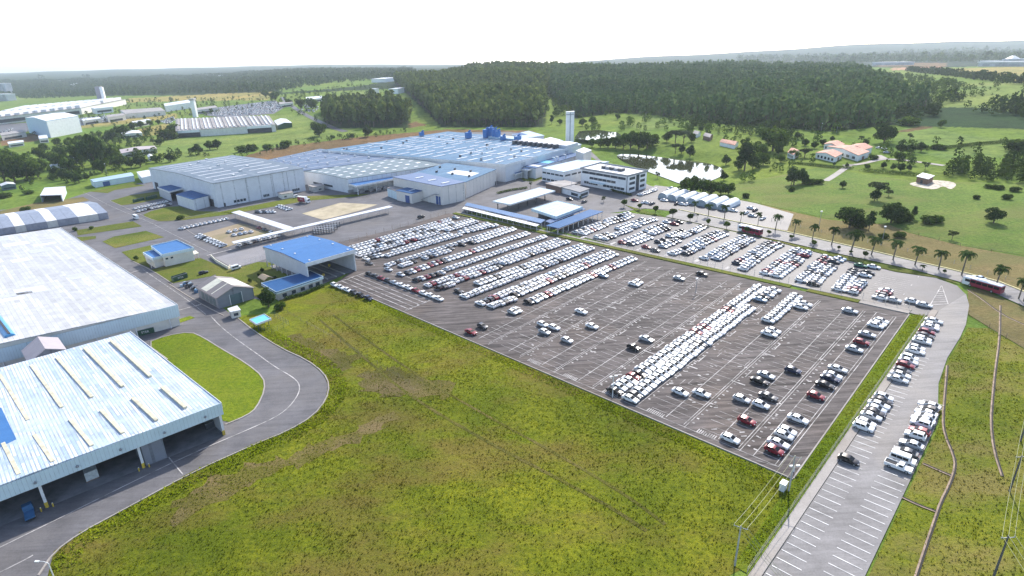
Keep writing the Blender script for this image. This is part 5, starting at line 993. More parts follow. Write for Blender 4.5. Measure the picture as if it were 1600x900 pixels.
# rack of frames behind the gate hall
p0, p1 = hit(492, 362), hit(530, 364)
for i in range(3):
    a = hit(490 + i * 3, 366 - i * 3); b_ = hit(523 + i * 4, 363 - i * 4.5); t = thing('steel_rack', f'dark steel pallet rack behind the gate hall, {ordw(i + 1)} from the front', 'rack', ext(a, b_, .5), 'steel racks behind the gate hall'); mb = MB()
    for k in range(9): q_ = ext(a, b_, k / 8); mb.box(q_, unit(a, b_)[0], .25, .9, 0, 2.9, DGREY)
    mb.build('upright', t)['kind'] = 'stuff'; mb = MB(); [wall_strip(mb, [a, b_], .9, z, z + .2, GREYP) for z in (.8, 1.8, 2.7)]; mb.build('shelf', t)
# --- white twin-shaft tower
p = hit(890, 226); T = thing('tower', 'slim white twin-shaft tower rising behind the factory', 'tower', p); H_ = hpx(890, 226, 175)
for k in (-1, 1): mb = MB(); c_ = (p[0] + k * 2.0, p[1]); mb.box(c_, (1, 0), 3.2, 4.2, -1, H_, WHITE); mb.build('shaft', T)
mb = MB(); mb.box(p, (1, 0), .82, 3.4, -1, H_ - .6, GREYP); mb.build('joint', T)
mb = MB(); mb.box(p, (1, 0), 8, 5.2, H_ - 2.2, H_ - 1.6, GREYP); mb.box(p, (1, 0), 7.6, 4.8, H_, H_ + .5, WHITEP); mb.build('cap', T)
# --- works on the far left
B = hall('far_factory', 'very long far factory with curved white and teal roof strips', 'factory hall', [(-60, 190), (126, 169), (196, 155), (40, 168)], 14, OFFW, RUST_R, 0, 'U', 1, .6)
for i in range(13):
    s = .02 + i * .076; onroof(B, s, s + .045, .03, .46, 'roof_monitor', WHITE_R, 6); onroof(B, s, s + .045, .52, .95, 'roof_monitor', WHITE_R, 6)
onwall(B, 'u0', .02, .98, 2, 9, 'dark_bay', DARK, .4)
pc = hit(161, 166); T = thing('chimney', 'tall square grey and white chimney over the far factory', 'chimney', pc); hh = hpx(161, 166, 135); mb = MB(); mb.box(pc, (1, .3), 14, 12, -2, hh, plain('chimney_grey', (.30, .28, .30), .7, .1)); mb.build('shaft', T); mb = MB(); c_ = (pc[0] + 10, pc[1] - 3); mb.box(c_, (1, .3), 7, 10, -2, hh - 2, WHITE); mb.build('lift_shaft', T)
B = hall('far_hall', 'far white hall with blank pale blue end wall', 'factory hall', [(39, 184), (72, 189), (122, 181), (84, 177)], 26, sheet_metal('pale_blue_wall', (.55, .68, .78), (.52, .66, .77), 0, 6, 60, .6, 0, .2, .05), WHITE, 3, 'V', .5)
onwall(B, 'v0', .0, .98, -1, 25, 'front_wall', WHITE, .6)
B = hall('far_office', 'low far white office behind the white hall', 'office', [(142, 168), (148, 170), (176, 167), (170, 165)], 12, WHITE, WHITE_R); onwall(B, 'v0', .1, .9, 3, 7, 'window', WIN, .4)
B = hall('far_shed', 'low far grey shed right of the white hall', 'shed', [(188, 172), (196, 178), (258, 173), (250, 168)], 9, OFFW, RUST_R); B = hall('far_shed', 'low far white shed behind the middle works', 'shed', [(256, 162), (258, 166), (300, 160), (296, 156)], 12, WHITE, WHITE_R)
B = hall('old_factory', 'old far factory with brown ribbed roofs and white fronts', 'factory hall', [(275, 186), (275, 205), (430, 195), (420, 181)], 9, OFFW, RUST_R, 0, 'U', .5, .4)
for i in range(24): onroof(B, .03, .97, .015 + i * .041, .03 + i * .041, 'roof_ridge', WHITE_R if i % 3 else RUST_R, 1.2)
for a, b_ in ((.02, .24), (.72, .96)): onwall(B, 'v0', a, b_, -1, 6, 'dark_bay', DARK, .5); onwall(B, 'v0', a, b_, 6, 9.4, 'fascia', WHITE, .8)
pc = hit(306, 183); T = thing('chimney', 'white tapering chimney behind the old brown-roofed factory', 'chimney', pc); hh = hpx(306, 183, 154); mb = MB(); mb.box(pc, (1, 0), 7, 7, -2, hh, WHITE); mb.build('shaft', T); mb = MB(); mb.box(pc, (1, 0), 9.5, 9.5, hh - 3, hh + .5, CONCW); mb.build('cap', T)
B = hall('barn', 'small green and white barn right of the old factory', 'barn', [(428, 189), (434, 196), (456, 192), (447, 186)], 6, GREEN_S, WHITE_R, 2, 'U', .3)
for i, (c_, h_, lb) in enumerate([([(187, 234), (190, 240), (245, 232), (241, 228)], 5, 'long pinkish-roofed low house among the left trees'), ([(189, 206), (191, 211), (222, 208), (217, 204)], 5, 'small white-roofed house in the left trees'), ([(230, 243), (232, 246), (240, 245), (237, 242)], 4, 'tiny white canopy house among the left trees'), ([(0, 288), (2, 291), (24, 288), (20, 285)], 4, 'small teal-walled shed at the left edge'), ([(78, 258), (80, 261), (104, 257), (100, 254)], 4, 'low dark-roofed house near the small car yard'), ([(60, 212), (61, 217), (75, 216), (73, 211)], 6, 'tiny white far building beside the brown ground'), ([(12, 222), (13, 225), (37, 222), (36, 219)], 5, 'long pale far shed beside the brown ground')]):
    B = hall('low_house', lb, 'house', c_, h_, OFFW if i != 3 else TEAL_W, sheet_metal('pink_grey_roof', (.45, .38, .38), (.50, .44, .43), ANG_A, 2, 20, .6, 0, .2, .2) if i in (0,) else WHITE_R, 1.2 if i < 5 else 0, 'U', .3); onwall(B, 'v0', .1, .9, 1, h_ * .55, 'window', WIN, .15)
# --- farm on the right
for i, (c_, h_, ro, lb) in enumerate([([(1293, 229), (1341, 243), (1358, 237), (1308, 226)], 4.0, TILE_R, 'long red-tiled farm building, largest of the farm'), ([(1275, 239), (1305, 246), (1316, 240), (1288, 235)], 3.6, TILE_R, 'front farm house with tiled roof and dark veranda'), ([(1325, 229), (1350, 234), (1363, 230), (1338, 225)], 4.2, TILE_R, 'white farm house with pale red roof behind the long one'), ([(1288, 225), (1310, 230), (1319, 225), (1297, 221)], 4, TILE_R, 'rear farm house with pale roof'), ([(1231, 238), (1240, 242), (1249, 236), (1241, 232)], 3.6, TILE_R, 'small tiled farm cottage at the left of the farm'), ([(1099, 212), (1109, 215), (1114, 211), (1104, 209)], 3.2, BROWN_R, 'small brown-roofed hut in the orchard'), ([(1125, 222), (1148, 227), (1154, 222), (1131, 219)], 3, TILE_R, 'open red-roofed shed in the orchard'), ([(1083, 208), (1090, 210), (1095, 207), (1088, 205)], 3, RUST_R, 'small grey hut between the lake trees')]):
    B = hall('farm_house', lb, 'house', c_, h_, WHITE if i != 5 else BRICK, ro, 1.6, 'V' if i in (0, 1, 2, 3) else 'U', .5)
    if i < 5: [onwall(B, 'u0', .08 + k * .18, .17 + k * .18, .9, 2.6, 'window', WIN, .12) for k in range(5)]; onwall(B, 'v0', .4, .6, 0, 2.2, 'door', BRICK, .12)
B = hall('brick_shed', 'small brown brick shed with a white roof on bare ground in the pasture', 'shed', [(1433, 276), (1450, 280), (1459, 275), (1442, 271)], 3.4, BRICK, WHITE_R, 0, 'U', .4); onwall(B, 'u0', .4, .6, 0, 2.1, 'door', DARK, .12)
sheet('bare_patch', smooth_poly(px((1417, 288), (1432, 284), (1460, 281), (1498, 286), (1486, 298), (1474, 290), (1462, 297), (1440, 294)), 2), .18, plain('pale_soil', (.5, .44, .34), .95, .4, .5), 'pale bare soil round the brick shed')
FARW = plain('far_pale_wall', (.42, .43, .45), .8, .3, .02)
def far_block(name, label, u, vb, wpx, vt, dep, group=None, dome=False):
    a, b_ = hit(u - wpx / 2, vb), hit(u + wpx / 2, vb); d, l = unit(a, b_); hh = max(4, hpx(u, vb, vt)); t = thing(name, label, 'factory hall', ext(a, b_, .5), group); c_ = ext(a, b_, .5); n = (-d[1], d[0]); c_ = (c_[0] + n[0] * dep / 2, c_[1] + n[1] * dep / 2); z = g(*ext(a, b_, .5))
    mb = MB(); mb.box(c_, d, l, dep, -12, hh, FARW, None, z); mb.build('wall', t); mb = MB()
    if dome: mb.tube((c_[0], c_[1], z + hh), (c_[0], c_[1], z + hh * 1.7), l * .5, l * .1, WHITE_R, 12)
    else: mb.box(c_, d, l * 1.02, dep * 1.02, hh, hh + 3, WHITE_R, None, z)
    mb.build('roof', t); q = (ext(a, b_, .5)[0] - n[0] * .5, ext(a, b_, .5)[1] - n[1] * .5)
    for k in (-.3, 0, .3): mb = MB(); mb.box((q[0] + d[0] * l * k, q[1] + d[1] * l * k), d, l * .16, 1.2, hh * .2, hh * .6, GREYP, None, z); mb.build('dark_bay', t)
far_block('far_works', 'long low far factory on the right horizon', 1388, 102, 50, 98, 60)
far_block('far_works', 'far white works on the right horizon, widest lower block', 1562, 104, 70, 98, 60); far_block('far_works', 'far white works on the right horizon, taller right block', 1592, 101, 34, 93, 60); far_block('far_works', 'far pale works on the right horizon with a cone top', 1574, 99, 20, 92, 40, None, True); far_block('far_works', 'far pale works block left of the cone top', 1541, 101, 22, 96, 40)
far_block('far_works', 'tall white far plant block at the left edge', 3, 146, 16, 131, 30); far_block('far_works', 'lower white far plant block at the left edge', 4, 158, 18, 148, 30)
for i, (c_, h_, lb) in enumerate([([(0, 208), (2, 212), (40, 206), (36, 203)], 8, 'long low pale far shed left of the white hall'), ([(128, 186), (130, 189), (158, 185), (155, 183)], 8, 'low pale far shed just right of the white hall'), ([(166, 180), (168, 184), (196, 180), (192, 177)], 9, 'far grey-roofed shed before the long grey shed'), ([(206, 190), (208, 193), (236, 188), (232, 186)], 7, 'small far shed above the tree clump'), ([(300, 170), (302, 173), (340, 168), (336, 165)], 8, 'far pale shed beside the white chimney'), ([(352, 184), (354, 187), (372, 185), (369, 182)], 7, 'tiny pale far shed behind the old factory roof'), ([(436, 160), (438, 163), (458, 160), (454, 158)], 7, 'small far shed at the edge of the far car yard'), ([(478, 152), (480, 156), (506, 153), (502, 150)], 6, 'pale far shed beside the climbing road'), ([(20, 172), (22, 176), (60, 172), (56, 169)], 16, 'pale far hall in front of the long curved-roof factory'), ([(62, 196), (63, 199), (90, 196), (87, 194)], 6, 'low far annex under the white hall')]):
    B = hall('far_shed', lb, 'shed', c_, h_, OFFW, WHITE_R if i % 2 else RUST_R, 0, 'U', .4); onwall(B, 'v0', .1, .8, 1, h_ * .5, 'dark_bay', DARK, .3)
for i, (u, v, wd) in enumerate([(115, 135, 7), (122, 133, 9), (146, 133, 9), (330, 119, 16), (93, 128, 6), (345, 121, 8), (600, 128, 22), (585, 146, 10), (620, 146, 14)]):
    a, b_ = hit(u - wd / 2, v), hit(u + wd / 2, v - .4); d, l = unit(a, b_); t = thing('far_shed', f'tiny white far shed in the woods, {ordw(i + 1)} listed along the left skyline', 'shed', a, 'far sheds in the woods'); mb = MB(); mb.box(ext(a, b_, .5), d, l, l * .5, -3, 9, WHITE); mb.build('wall', t); mb = MB(); mb.box(ext(a, b_, .5), d, l * 1.04, l * .54, 9, 10.5, WHITE_R); mb.build('roof', t)
# ------------------------------------------------------------------ trees and plants
LEAF = foliage('leaf_green', (.03, .06, .013), (.115, .17, .03)); LEAFD = foliage('leaf_dark', (.02, .042, .013), (.078, .12, .03)); LEAFY = foliage('leaf_yellow_green', (.05, .09, .012), (.15, .21, .03), .4); LEAFG = foliage('leaf_grey_green', (.04, .06, .025), (.10, .125, .055)); EUC = foliage('leaf_eucalyptus', (.055, .09, .02), (.19, .235, .06)); PINE = foliage('leaf_pine', (.036, .078, .028), (.125, .18, .062))
PALML = foliage('leaf_palm', (.02, .042, .012), (.075, .12, .03)); BLADE = grass_mat('grass_blade', *FG, 1.0, 1.5); BLADE2 = grass_mat('verge_blade', (.20, .26, .012), (.26, .30, .016), (.16, .21, .012), (.2, .2, .04), .4, 1.0, 1.5)
BARK = plain('bark', (.12, .09, .065), .9, .25, 3, 0, 0, True); BARKP = plain('palm_bark', (.16, .135, .10), .9, .2, 2, 0, 0, True)
def leaves(rng, lobes, n, size, inner=.55, up=.25):
    """n leaf sprays spread through the lobes: quads with their own turn and tint"""
    L_ = np.array(lobes, float); wgt = L_[:, 3] * L_[:, 4] + L_[:, 4] * L_[:, 5]; wgt /= wgt.sum(); k = rng.choice(len(L_), n, p=wgt)
    d = rng.normal(size=(n, 3)); d[:, 2] += up; d /= np.linalg.norm(d, axis=1, keepdims=True)
    r = inner + (1.06 - inner) * rng.random(n) ** .6
    ctr = L_[k, :3] + d * r[:, None] * L_[k, 3:6]
    nrm = d + rng.normal(size=(n, 3)) * .7; nrm /= np.linalg.norm(nrm, axis=1, keepdims=True)
    a = np.cross(nrm, rng.normal(size=(n, 3))); a /= np.linalg.norm(a, axis=1, keepdims=True); b = np.cross(nrm, a)
    s = size * rng.uniform(.55, 1.35, n)[:, None]; e = rng.uniform(.6, 1.0, (n, 1))
    V = np.stack([ctr - a * s - b * s * e, ctr + a * s * 1.1 - b * s * .6 * e, ctr + a * s * .8 + b * s * e, ctr - a * s * .7 + b * s * .8], 1).reshape(-1, 3)
    t = np.clip(.5 + rng.normal(0, .25, n) + (rng.random(len(L_))[k] - .5) * .5, 0, 1)
    nn = d * .75 + nrm * .45 + np.array([0, 0, .25]); return V, np.arange(4 * n).reshape(n, 4), np.repeat(t, 4), np.repeat(nn / np.linalg.norm(nn, axis=1, keepdims=True), 4, 0)
TREES = {}
def limbs(mb, rng, h0, h1, r, tips, lean=0):
    mb.tube((0, 0, -.03), (lean * .5, 0, h0), r * 1.25, r, BARK, 7); mb.tube((lean * .5, 0, h0), (lean, 0, h1), r, r * .45, BARK, 6)
    for x, y, z in tips: mb.tube((lean * .6, 0, h0 * (.8 + .3 * rng.random())), (x, y, z), r * .55, r * .15, BARK, 5)
def proto(kind, v):
    """unit-height tree: (crown mesh, trunk mesh)"""
    if (kind, v) in TREES: return TREES[kind, v]
    rng = np.random.default_rng(100 * v + sum(map(ord, kind))); mb = MB(); lobes = []; R = rng.uniform
    if kind == 'round':
        lobes = [(0, 0, .5, .32, .32, .34)] + [(.26 * math.cos(a) * R(.7, 1.1), .26 * math.sin(a) * R(.7, 1.1), R(.28, .72), R(.16, .24), R(.16, .24), R(.13, .2)) for a in np.linspace(0, 6.28, 9)[:-1]] + [(R(-.1, .1), R(-.1, .1), .84, .17, .17, .13)]
        limbs(mb, rng, .26, .6, .028, [(l[0], l[1], l[2]) for l in lobes[1:6]]); n, s, m = 1500, .034, LEAFD
    elif kind == 'broad':
        lobes = [(0, 0, .60, .30, .30, .26), (0, 0, .34, .28, .28, .22)] + [(.38 * math.cos(a) * R(.7, 1.1), .38 * math.sin(a) * R(.7, 1.1), R(.24, .74), R(.18, .28), R(.18, .28), R(.14, .2)) for a in np.linspace(0, 6.28, 11)[:-1]]
        limbs(mb, rng, .28, .6, .035, [(l[0], l[1], l[2]) for l in lobes[1:7]]); n, s, m = 1900, .036, LEAF
    elif kind == 'street':
        lobes = [(0, 0, .62, .26, .26, .26)] + [(.18 * math.cos(a), .18 * math.sin(a), R(.5, .78), .16, .16, .15) for a in np.linspace(0, 6.28, 7)[:-1]]
        limbs(mb, rng, .34, .6, .022, [(l[0], l[1], l[2]) for l in lobes[1:4]]); n, s, m = 900, .036, LEAFY if v % 2 else LEAF
    elif kind == 'tall':
        lobes = [(R(-.07, .07), R(-.07, .07), z, R(.10, .2), R(.10, .2), R(.08, .13)) for z in np.linspace(.38, .92, 12)] + [(.17 * math.cos(a), .17 * math.sin(a), R(.4, .7), .11, .11, .1) for a in np.linspace(0, 6.28, 7)[:-1]]
        limbs(mb, rng, .45, .9, .018, [(l[0], l[1], l[2]) for l in lobes[2:9]]); n, s, m = 1200, .03, LEAFD
    elif kind == 'flat':
        lobes = [(.34 * math.cos(a) * R(.3, 1.2), .34 * math.sin(a) * R(.3, 1.2), R(.68, .88), R(.16, .26), R(.16, .26), R(.07, .11)) for a in np.linspace(0, 12.5, 14)]
        limbs(mb, rng, .4, .7, .03, [(l[0], l[1], l[2]) for l in lobes[:9]]); n, s, m = 1200, .034, LEAFG
    elif kind == 'bush':
        lobes = [(.38 * math.cos(a) * R(.2, 1.1), .38 * math.sin(a) * R(.2, 1.1), R(.25, .6), R(.22, .36), R(.22, .36), R(.22, .38)) for a in np.linspace(0, 12, 11)]
        limbs(mb, rng, .2, .5, .03, [(l[0], l[1], l[2]) for l in lobes[:5]]); n, s, m = 1000, .06, LEAF
    elif kind == 'sparse':
        lobes = [(.3 * math.cos(a) * R(.4, 1.2), .3 * math.sin(a) * R(.4, 1.2), R(.45, .9), R(.1, .18), R(.1, .18), R(.06, .12)) for a in np.linspace(0, 12, 13)]
        limbs(mb, rng, .4, .8, .02, [(l[0], l[1], l[2]) for l in lobes]); n, s, m = 500, .035, LEAFG
    V, F, t, nn = leaves(rng, lobes, n, s); cm = np_mesh('crown', V, F, [m], None, t, nn)
    tm = bpy.data.meshes.new('trunk'); tm.from_pydata(mb.v, [], mb.f); tm.materials.append(BARK); tm.update()
    TREES[kind, v] = (cm, tm); return TREES[kind, v]
def palm_proto(v):
    if ('palm', v) in TREES: return TREES['palm', v]
    rng = np.random.default_rng(50 + v); mb = MB(); ln = rng.uniform(-.05, .05)
    mb.tube((0, 0, -.03), (ln * .4, 0, .3), .028, .024, BARKP, 8); mb.tube((ln * .4, 0, .3), (ln, 0, .66), .024, .019, BARKP, 8); mb.tube((ln, 0, .66), (ln, 0, .76), .022, .014, plain('palm_shaft', (.10, .15, .04), .6, .1, 1, 0, 0, True), 8)
    V, F, T = [], [], []
    for i in range(17):
        az = i * 2.4 + rng.uniform(-.2, .2); el = rng.uniform(-.15, 1.15) if i > 5 else rng.uniform(.7, 1.3); Ln = rng.uniform(.30, .40); ca, sa = math.cos(az), math.sin(az); x, z = 0.0, .74; e = el; pts = []
        for k in range(7): pts.append((ln + x * ca, x * sa, z)); x += Ln / 6 * math.cos(e); z += Ln / 6 * math.sin(e); e -= .30 + .05 * k
        for k in range(6):
            for sg in (-1, 1):                              # leaflets as separate slanted strips with gaps
                for j in range(2):
                    p = np.array(pts[k]) * (1 - j * .5) + np.array(pts[k + 1]) * j * .5; q = np.array(pts[k + 1]) - np.array(pts[k]); wl = .085 * (1 - (k / 6) ** 2 * .7) * rng.uniform(.8, 1.15); sd_ = np.array([-sa, ca, 0]) * sg
                    b = p + q * .40; tip = p + q * .9 + sd_ * wl + np.array([0, 0, -wl * .55]); i0 = len(V); V += [p, b, tip, p + sd_ * wl * .9 + q * .35 + np.array([0, 0, -wl * .45])]; F.append((i0, i0 + 1, i0 + 2, i0 + 3)); T += [float(np.clip(rng.normal(.5, .25), 0, 1))] * 4
    cm = np_mesh('crown', V, F, [PALML], None, T); tm = bpy.data.meshes.new('trunk'); tm.from_pydata(mb.v, [], mb.f); [tm.materials.append(m) for m in mb.ms]; tm.polygons.foreach_set('material_index', mb.m); tm.update()
    TREES['palm', v] = (cm, tm); return TREES['palm', v]
rt = random.Random(77)
def tree(u, vb, vt, kind, wf, label, cat='tree', group=None, name=None, mat=None, hmax=60):
    x, y = hit(u, vb); h = min(hmax, max(1.2, hpx(u, vb, vt))); v = rt.randrange(3); cm, tm = palm_proto(v) if kind == 'palm' else proto(kind, v)
    nm = name or {'palm': 'palm_tree', 'bush': 'bush'}.get(kind, 'tree'); o = thing(nm, label, cat, (x, y), group); o.scale = (h * wf, h * wf, h); h *= rt.uniform(.93, 1.07) if kind == 'palm' else 1; wf *= rt.uniform(.88, 1.12); o.scale = (h * wf, h * wf, h); o.rotation_euler = (rt.uniform(-.06, .06) if kind == 'palm' else 0, rt.uniform(-.06, .06) if kind == 'palm' else 0, rt.uniform(0, 6.28))
    mesh_obj('trunk', tm, o); c = mesh_obj('crown', cm, o)
    if mat: c.material_slots[0].link = 'OBJECT'; c.material_slots[0].material = mat
    return o
# palms along the road
PALMS = [(1085,332,311),(1089,344,333),(1107,338,314),(1132,342,315),(1157,346,327),(1184,352,329),(1211,361,330),(1240,367,341),(1269,375,348),(1299,384,350),(1329,395,352),(1361,399,364),(1395,407,372),(1429,415,383),(1466,422,385),(1502,431,389),(1555,449,408),(1591,468,431),(1599,472,434)]
for i, (u, vb, vt) in enumerate(PALMS): tree(u, vb, vt, 'palm', 1.0 if i != 1 else .8, f'tall palm tree on the road verge, {ordw(i + 1)} from the left', 'palm', 'palms along the pale road', hmax=16)
tree(1441, 424, 413, 'palm', 1.6, 'short stemless palm between the tall roadside palms', 'palm'); tree(829, 296, 283, 'palm', 1, 'lone palm on the round bed by the factory gate', 'palm')
for i, (u, vb, vt, wf) in enumerate([(975,324,310,1.1),(999,328,317,1.1),(1024,334,320,1),(1051,341,324,1.05),(1078,346,332,1),(1106,353,341,.9),(1135,359,344,.95),(1167,366,353,1),(1201,368,359,1.1),(1236,375,366,1.1),(1271,386,374,1),(1310,391,383,1),(1329,397,391,1.3),(1351,404,391,1),(1475,428,420,1)]): tree(u, vb, vt, 'street', wf, f'round young verge tree, {ordw(i + 1)} from the left above the staff car park', 'tree', 'young trees on the verge')
for u, vb, vt, k, wf, lb in [(420,479,449,'round',1.15,'dense round tree right of the grey gabled shed'),(438,483,471,'bush',1.2,'small shrub beside the dense round tree'),(410,425,418,'round',1.1,'small round tree on the lawn by the gate hall'),(404,432,427,'round',1,'small round shrub beside the thatched pavilion'),(391,442,434,'round',1,'small yellow-green tree left of the thatched pavilion'),(429,436,431,'bush',1.3,'yellow shrub at the right of the thatched pavilion'),(213,406,399,'round',1.2,'dark reddish tree left of the small office'),(118,361,354,'bush',1,'round bush at the end of the tent row'),(143,358,353,'bush',1.2,'low bush in front of the right tents'),(943,316,306,'sparse',.9,'bare grey tree on the forecourt'),(907,313,306,'sparse',.9,'small bare tree beside the parked cars on the forecourt'),(281,343,336,'bush',1.6,'dark red bush on the grass under the tall hall'),(912,281,268,'tall',.7,'dark conifer at the office corner')]:
    tree(u, vb, vt, k, wf, lb, 'tree' if k != 'bush' else 'bush', mat=LEAFY if 'yellow' in lb else None)
# pasture and lake trees
T2 = [(1240,289,259,'round',.9),(1253,287,262,'round',.8),(1236,291,269,'sparse',.9),(1236,299,292,'bush',1.2),(1262,288,277,'bush',1.6),(1278,287,279,'bush',1.8),(1316,294,282,'round',1.0),(1366,314,294,'round',1.0),(1370,312,284,'flat',1.0),(1388,307,294,'sparse',1.1),(1392,348,312,'broad',1.0),(1403,348,332,'bush',1.2),(1327,356,320,'broad',.95),(1340,356,338,'bush',1.1),(1357,361,330,'tall',1.0),(1416,346,331,'bush',1.2),(1427,342,323,'tall',.9),(1451,349,336,'bush',1.5),(1464,348,335,'bush',1.4),(1552,349,323,'round',1.25),(1487,375,360,'sparse',1.1),(1525,311,304,'bush',1.3),(1572,311,302,'bush',1.5),(1405,371,361,'bush',1.5),(1380,372,364,'bush',1.4),(1165,309,301,'bush',1.3),(1560,296,288,'bush',1.8),(1545,294,287,'bush',1.6),(1585,299,291,'bush',1.8)]
for i, (u, vb, vt, k, wf) in enumerate(T2): tree(u, vb, vt, k, wf, f'{ {"round": "dark round tree", "flat": "flat-topped tree", "sparse": "thin pale tree", "bush": "low bush", "broad": "big spreading dark tree", "tall": "narrow dark tree"}[k]} in the green pasture, {ordw(sorted(range(len(T2)), key=lambda j: T2[j][0]).index(i) + 1)} counting from the left', 'bush' if k == 'bush' else 'tree', 'pasture trees and bushes', mat=LEAFD if k in ('round', 'broad', 'tall') else None)
T3 = [(1070,300,276,'broad',.8),(1083,303,272,'broad',.8),(1098,304,275,'broad',.8),(1112,304,280,'broad',.8),(1126,305,281,'broad',.8),(1138,304,285,'broad',.8),(1131,282,268,'round',1.1),(925,230,214,'broad',.9),(938,231,214,'broad',.9),(950,231,212,'broad',.9),(962,231,210,'broad',.9),(974,232,207,'broad',.9),(985,232,203,'broad',.9),(998,233,202,'broad',.9),(1011,232,203,'broad',.9),(1020,228,207,'broad',.9),(1042,222,203,'broad',.8),(1055,224,203,'flat',.9),(1068,224,203,'flat',.9),(1080,222,206,'broad',.8),(1055,240,224,'flat',.9),(1065,240,225,'round',.9),(1078,246,225,'round',.85),(1134,258,241,'round',1),(1163,267,220,'tall',1.3),(1154,266,248,'broad',.9),(1176,264,237,'broad',.8),(1192,258,236,'broad',.8),(1027,279,268,'sparse',1),(1084,200,186,'broad',.8),(1078,206,192,'broad',.8),(1095,206,196,'round',1),(910,197,183,'broad',.8),(926,196,180,'broad',.8),(875,195,184,'broad',.8),(862,194,180,'tall',1),(890,188,176,'broad',.8),(1048,190,179,'sparse',1),(965,187,176,'broad',.7),(1207,236,193,'broad',.9),(1190,246,222,'broad',.8),(1222,224,201,'broad',.8),(1216,241,226,'broad',.9)]
for i, (u, vb, vt, k, wf) in enumerate(T3): tree(u, vb, vt, k, wf, f'{ {"round": "round dark tree", "flat": "flat-topped tree", "sparse": "thin grey tree", "broad": "wide bushy tree", "tall": "tall dark tree"}[k]} near the lake, {ordw(sorted(range(len(T3)), key=lambda j: T3[j][0]).index(i) + 1)} counting from the left', 'tree', 'trees round the lake')
T4 = [(1381,224,191,'round',1.35),(1421,219,208,'sparse',1),(1407,239,222,'round',1.1),(1423,240,224,'round',1),(1439,237,221,'round',1.1),(1404,255,235,'broad',.9),(1461,233,224,'bush',1.6),(1471,234,225,'bush',1.6),(1230,203,182,'broad',.9),(1246,218,205,'round',1.1),(1257,246,232,'flat',1.3),(1300,221,212,'round',1),(1345,222,212,'sparse',1.1),(1352,228,216,'round',.9),(1285,228,216,'broad',.8),(1272,232,220,'broad',.9),(1258,228,215,'broad',.9),(1240,247,232,'broad',1),(1220,254,240,'broad',1),(1323,262,254,'round',1),(1303,259,253,'round',1),(1380,263,252,'round',1),(1395,266,255,'round',1),(1407,268,254,'round',1),(1420,267,256,'round',1),(1445,266,252,'sparse',1.1),(1470,199,185,'broad',.8),(1420,196,181,'bush',1.6),(1590,237,216,'bush',1.6),(1355,262,256,'bush',1.6),(1365,249,241,'bush',1.8)]
for i, (u, vb, vt, k, wf) in enumerate(T4): tree(u, vb, vt, k, wf, f'{ {"round": "round tree", "flat": "flat-topped tree", "sparse": "thin tree", "broad": "bushy tree", "bush": "low bush"}[k]} round the red-roofed farm, {ordw(sorted(range(len(T4)), key=lambda j: T4[j][0]).index(i) + 1)} counting from the left', 'bush' if k == 'bush' else 'tree', 'trees round the farm')
T5 = [(150,263,200,'broad',.62),(128,259,214,'broad',.7),(172,257,222,'broad',.8),(188,262,238,'broad',.9),(160,270,246,'broad',.9),(220,261,239,'round',1.15),(205,262,246,'broad',.9),(244,254,240,'broad',.9),(266,253,238,'round',1.2),(310,241,224,'round',1.15),(328,234,219,'round',1.2),(340,233,217,'round',1.1),(300,238,230,'bush',1.2),(380,237,226,'bush',1.5),(395,236,224,'bush',1.4),(418,234,224,'bush',1.3),(446,231,218,'bush',1.5),(499,213,189,'broad',.8),(575,214,195,'round',.9),(550,217,208,'round',1.1),(520,216,210,'bush',1.4),(8,284,236,'broad',.75),(24,285,240,'broad',.8),(44,282,238,'broad',.8),(60,277,245,'broad',.8),(36,268,238,'broad',.8),(0,262,232,'broad',.8),(16,258,228,'broad',.8),(95,263,235,'broad',.8),(110,271,242,'broad',.8),(80,255,234,'broad',.8),(98,246,226,'broad',.8),(62,248,228,'broad',.8),(90,277,258,'round',1),(101,281,262,'round',1),(112,284,266,'round',1),(124,286,269,'round',1),(136,282,270,'round',1),(45,303,296,'bush',2),(8,309,300,'bush',2),(40,330,322,'bush',2),(185,214,194,'broad',.8),(196,212,192,'broad',.8),(208,205,188,'broad',.8),(220,200,187,'broad',.8),(235,197,186,'broad',.8),(248,195,185,'broad',.8),(176,222,200,'broad',.8),(112,232,212,'broad',.8),(128,228,208,'broad',.8),(90,228,214,'broad',.8),(240,226,214,'sparse',1),(250,228,214,'broad',.9),(140,243,215,'broad',.8),(70,237,222,'broad',.8),(262,218,200,'bush',1.3),(272,208,192,'bush',1.4),(335,207,200,'bush',1.4),(350,208,201,'bush',1.5),(365,208,200,'bush',1.5),(378,207,200,'bush',1.5),(390,206,201,'bush',1.5),(415,152,138,'broad',.9),(430,158,140,'broad',.8),(452,165,152,'broad',.8),(470,170,152,'broad',.8),(488,172,150,'broad',.8)]
for i, (u, vb, vt, k, wf) in enumerate(T5): tree(u, vb, vt, k, wf, f'{ {"round": "round dark tree", "sparse": "bare grey tree", "broad": "bushy green tree", "bush": "low bush"}[k]} beyond the works on the left, {ordw(sorted(range(len(T5)), key=lambda j: T5[j][0]).index(i) + 1) if len(T5) < 70 else i} counting from the left', 'bush' if k == 'bush' else 'tree', 'trees beyond the works', mat=LEAFD if i == 0 else None)
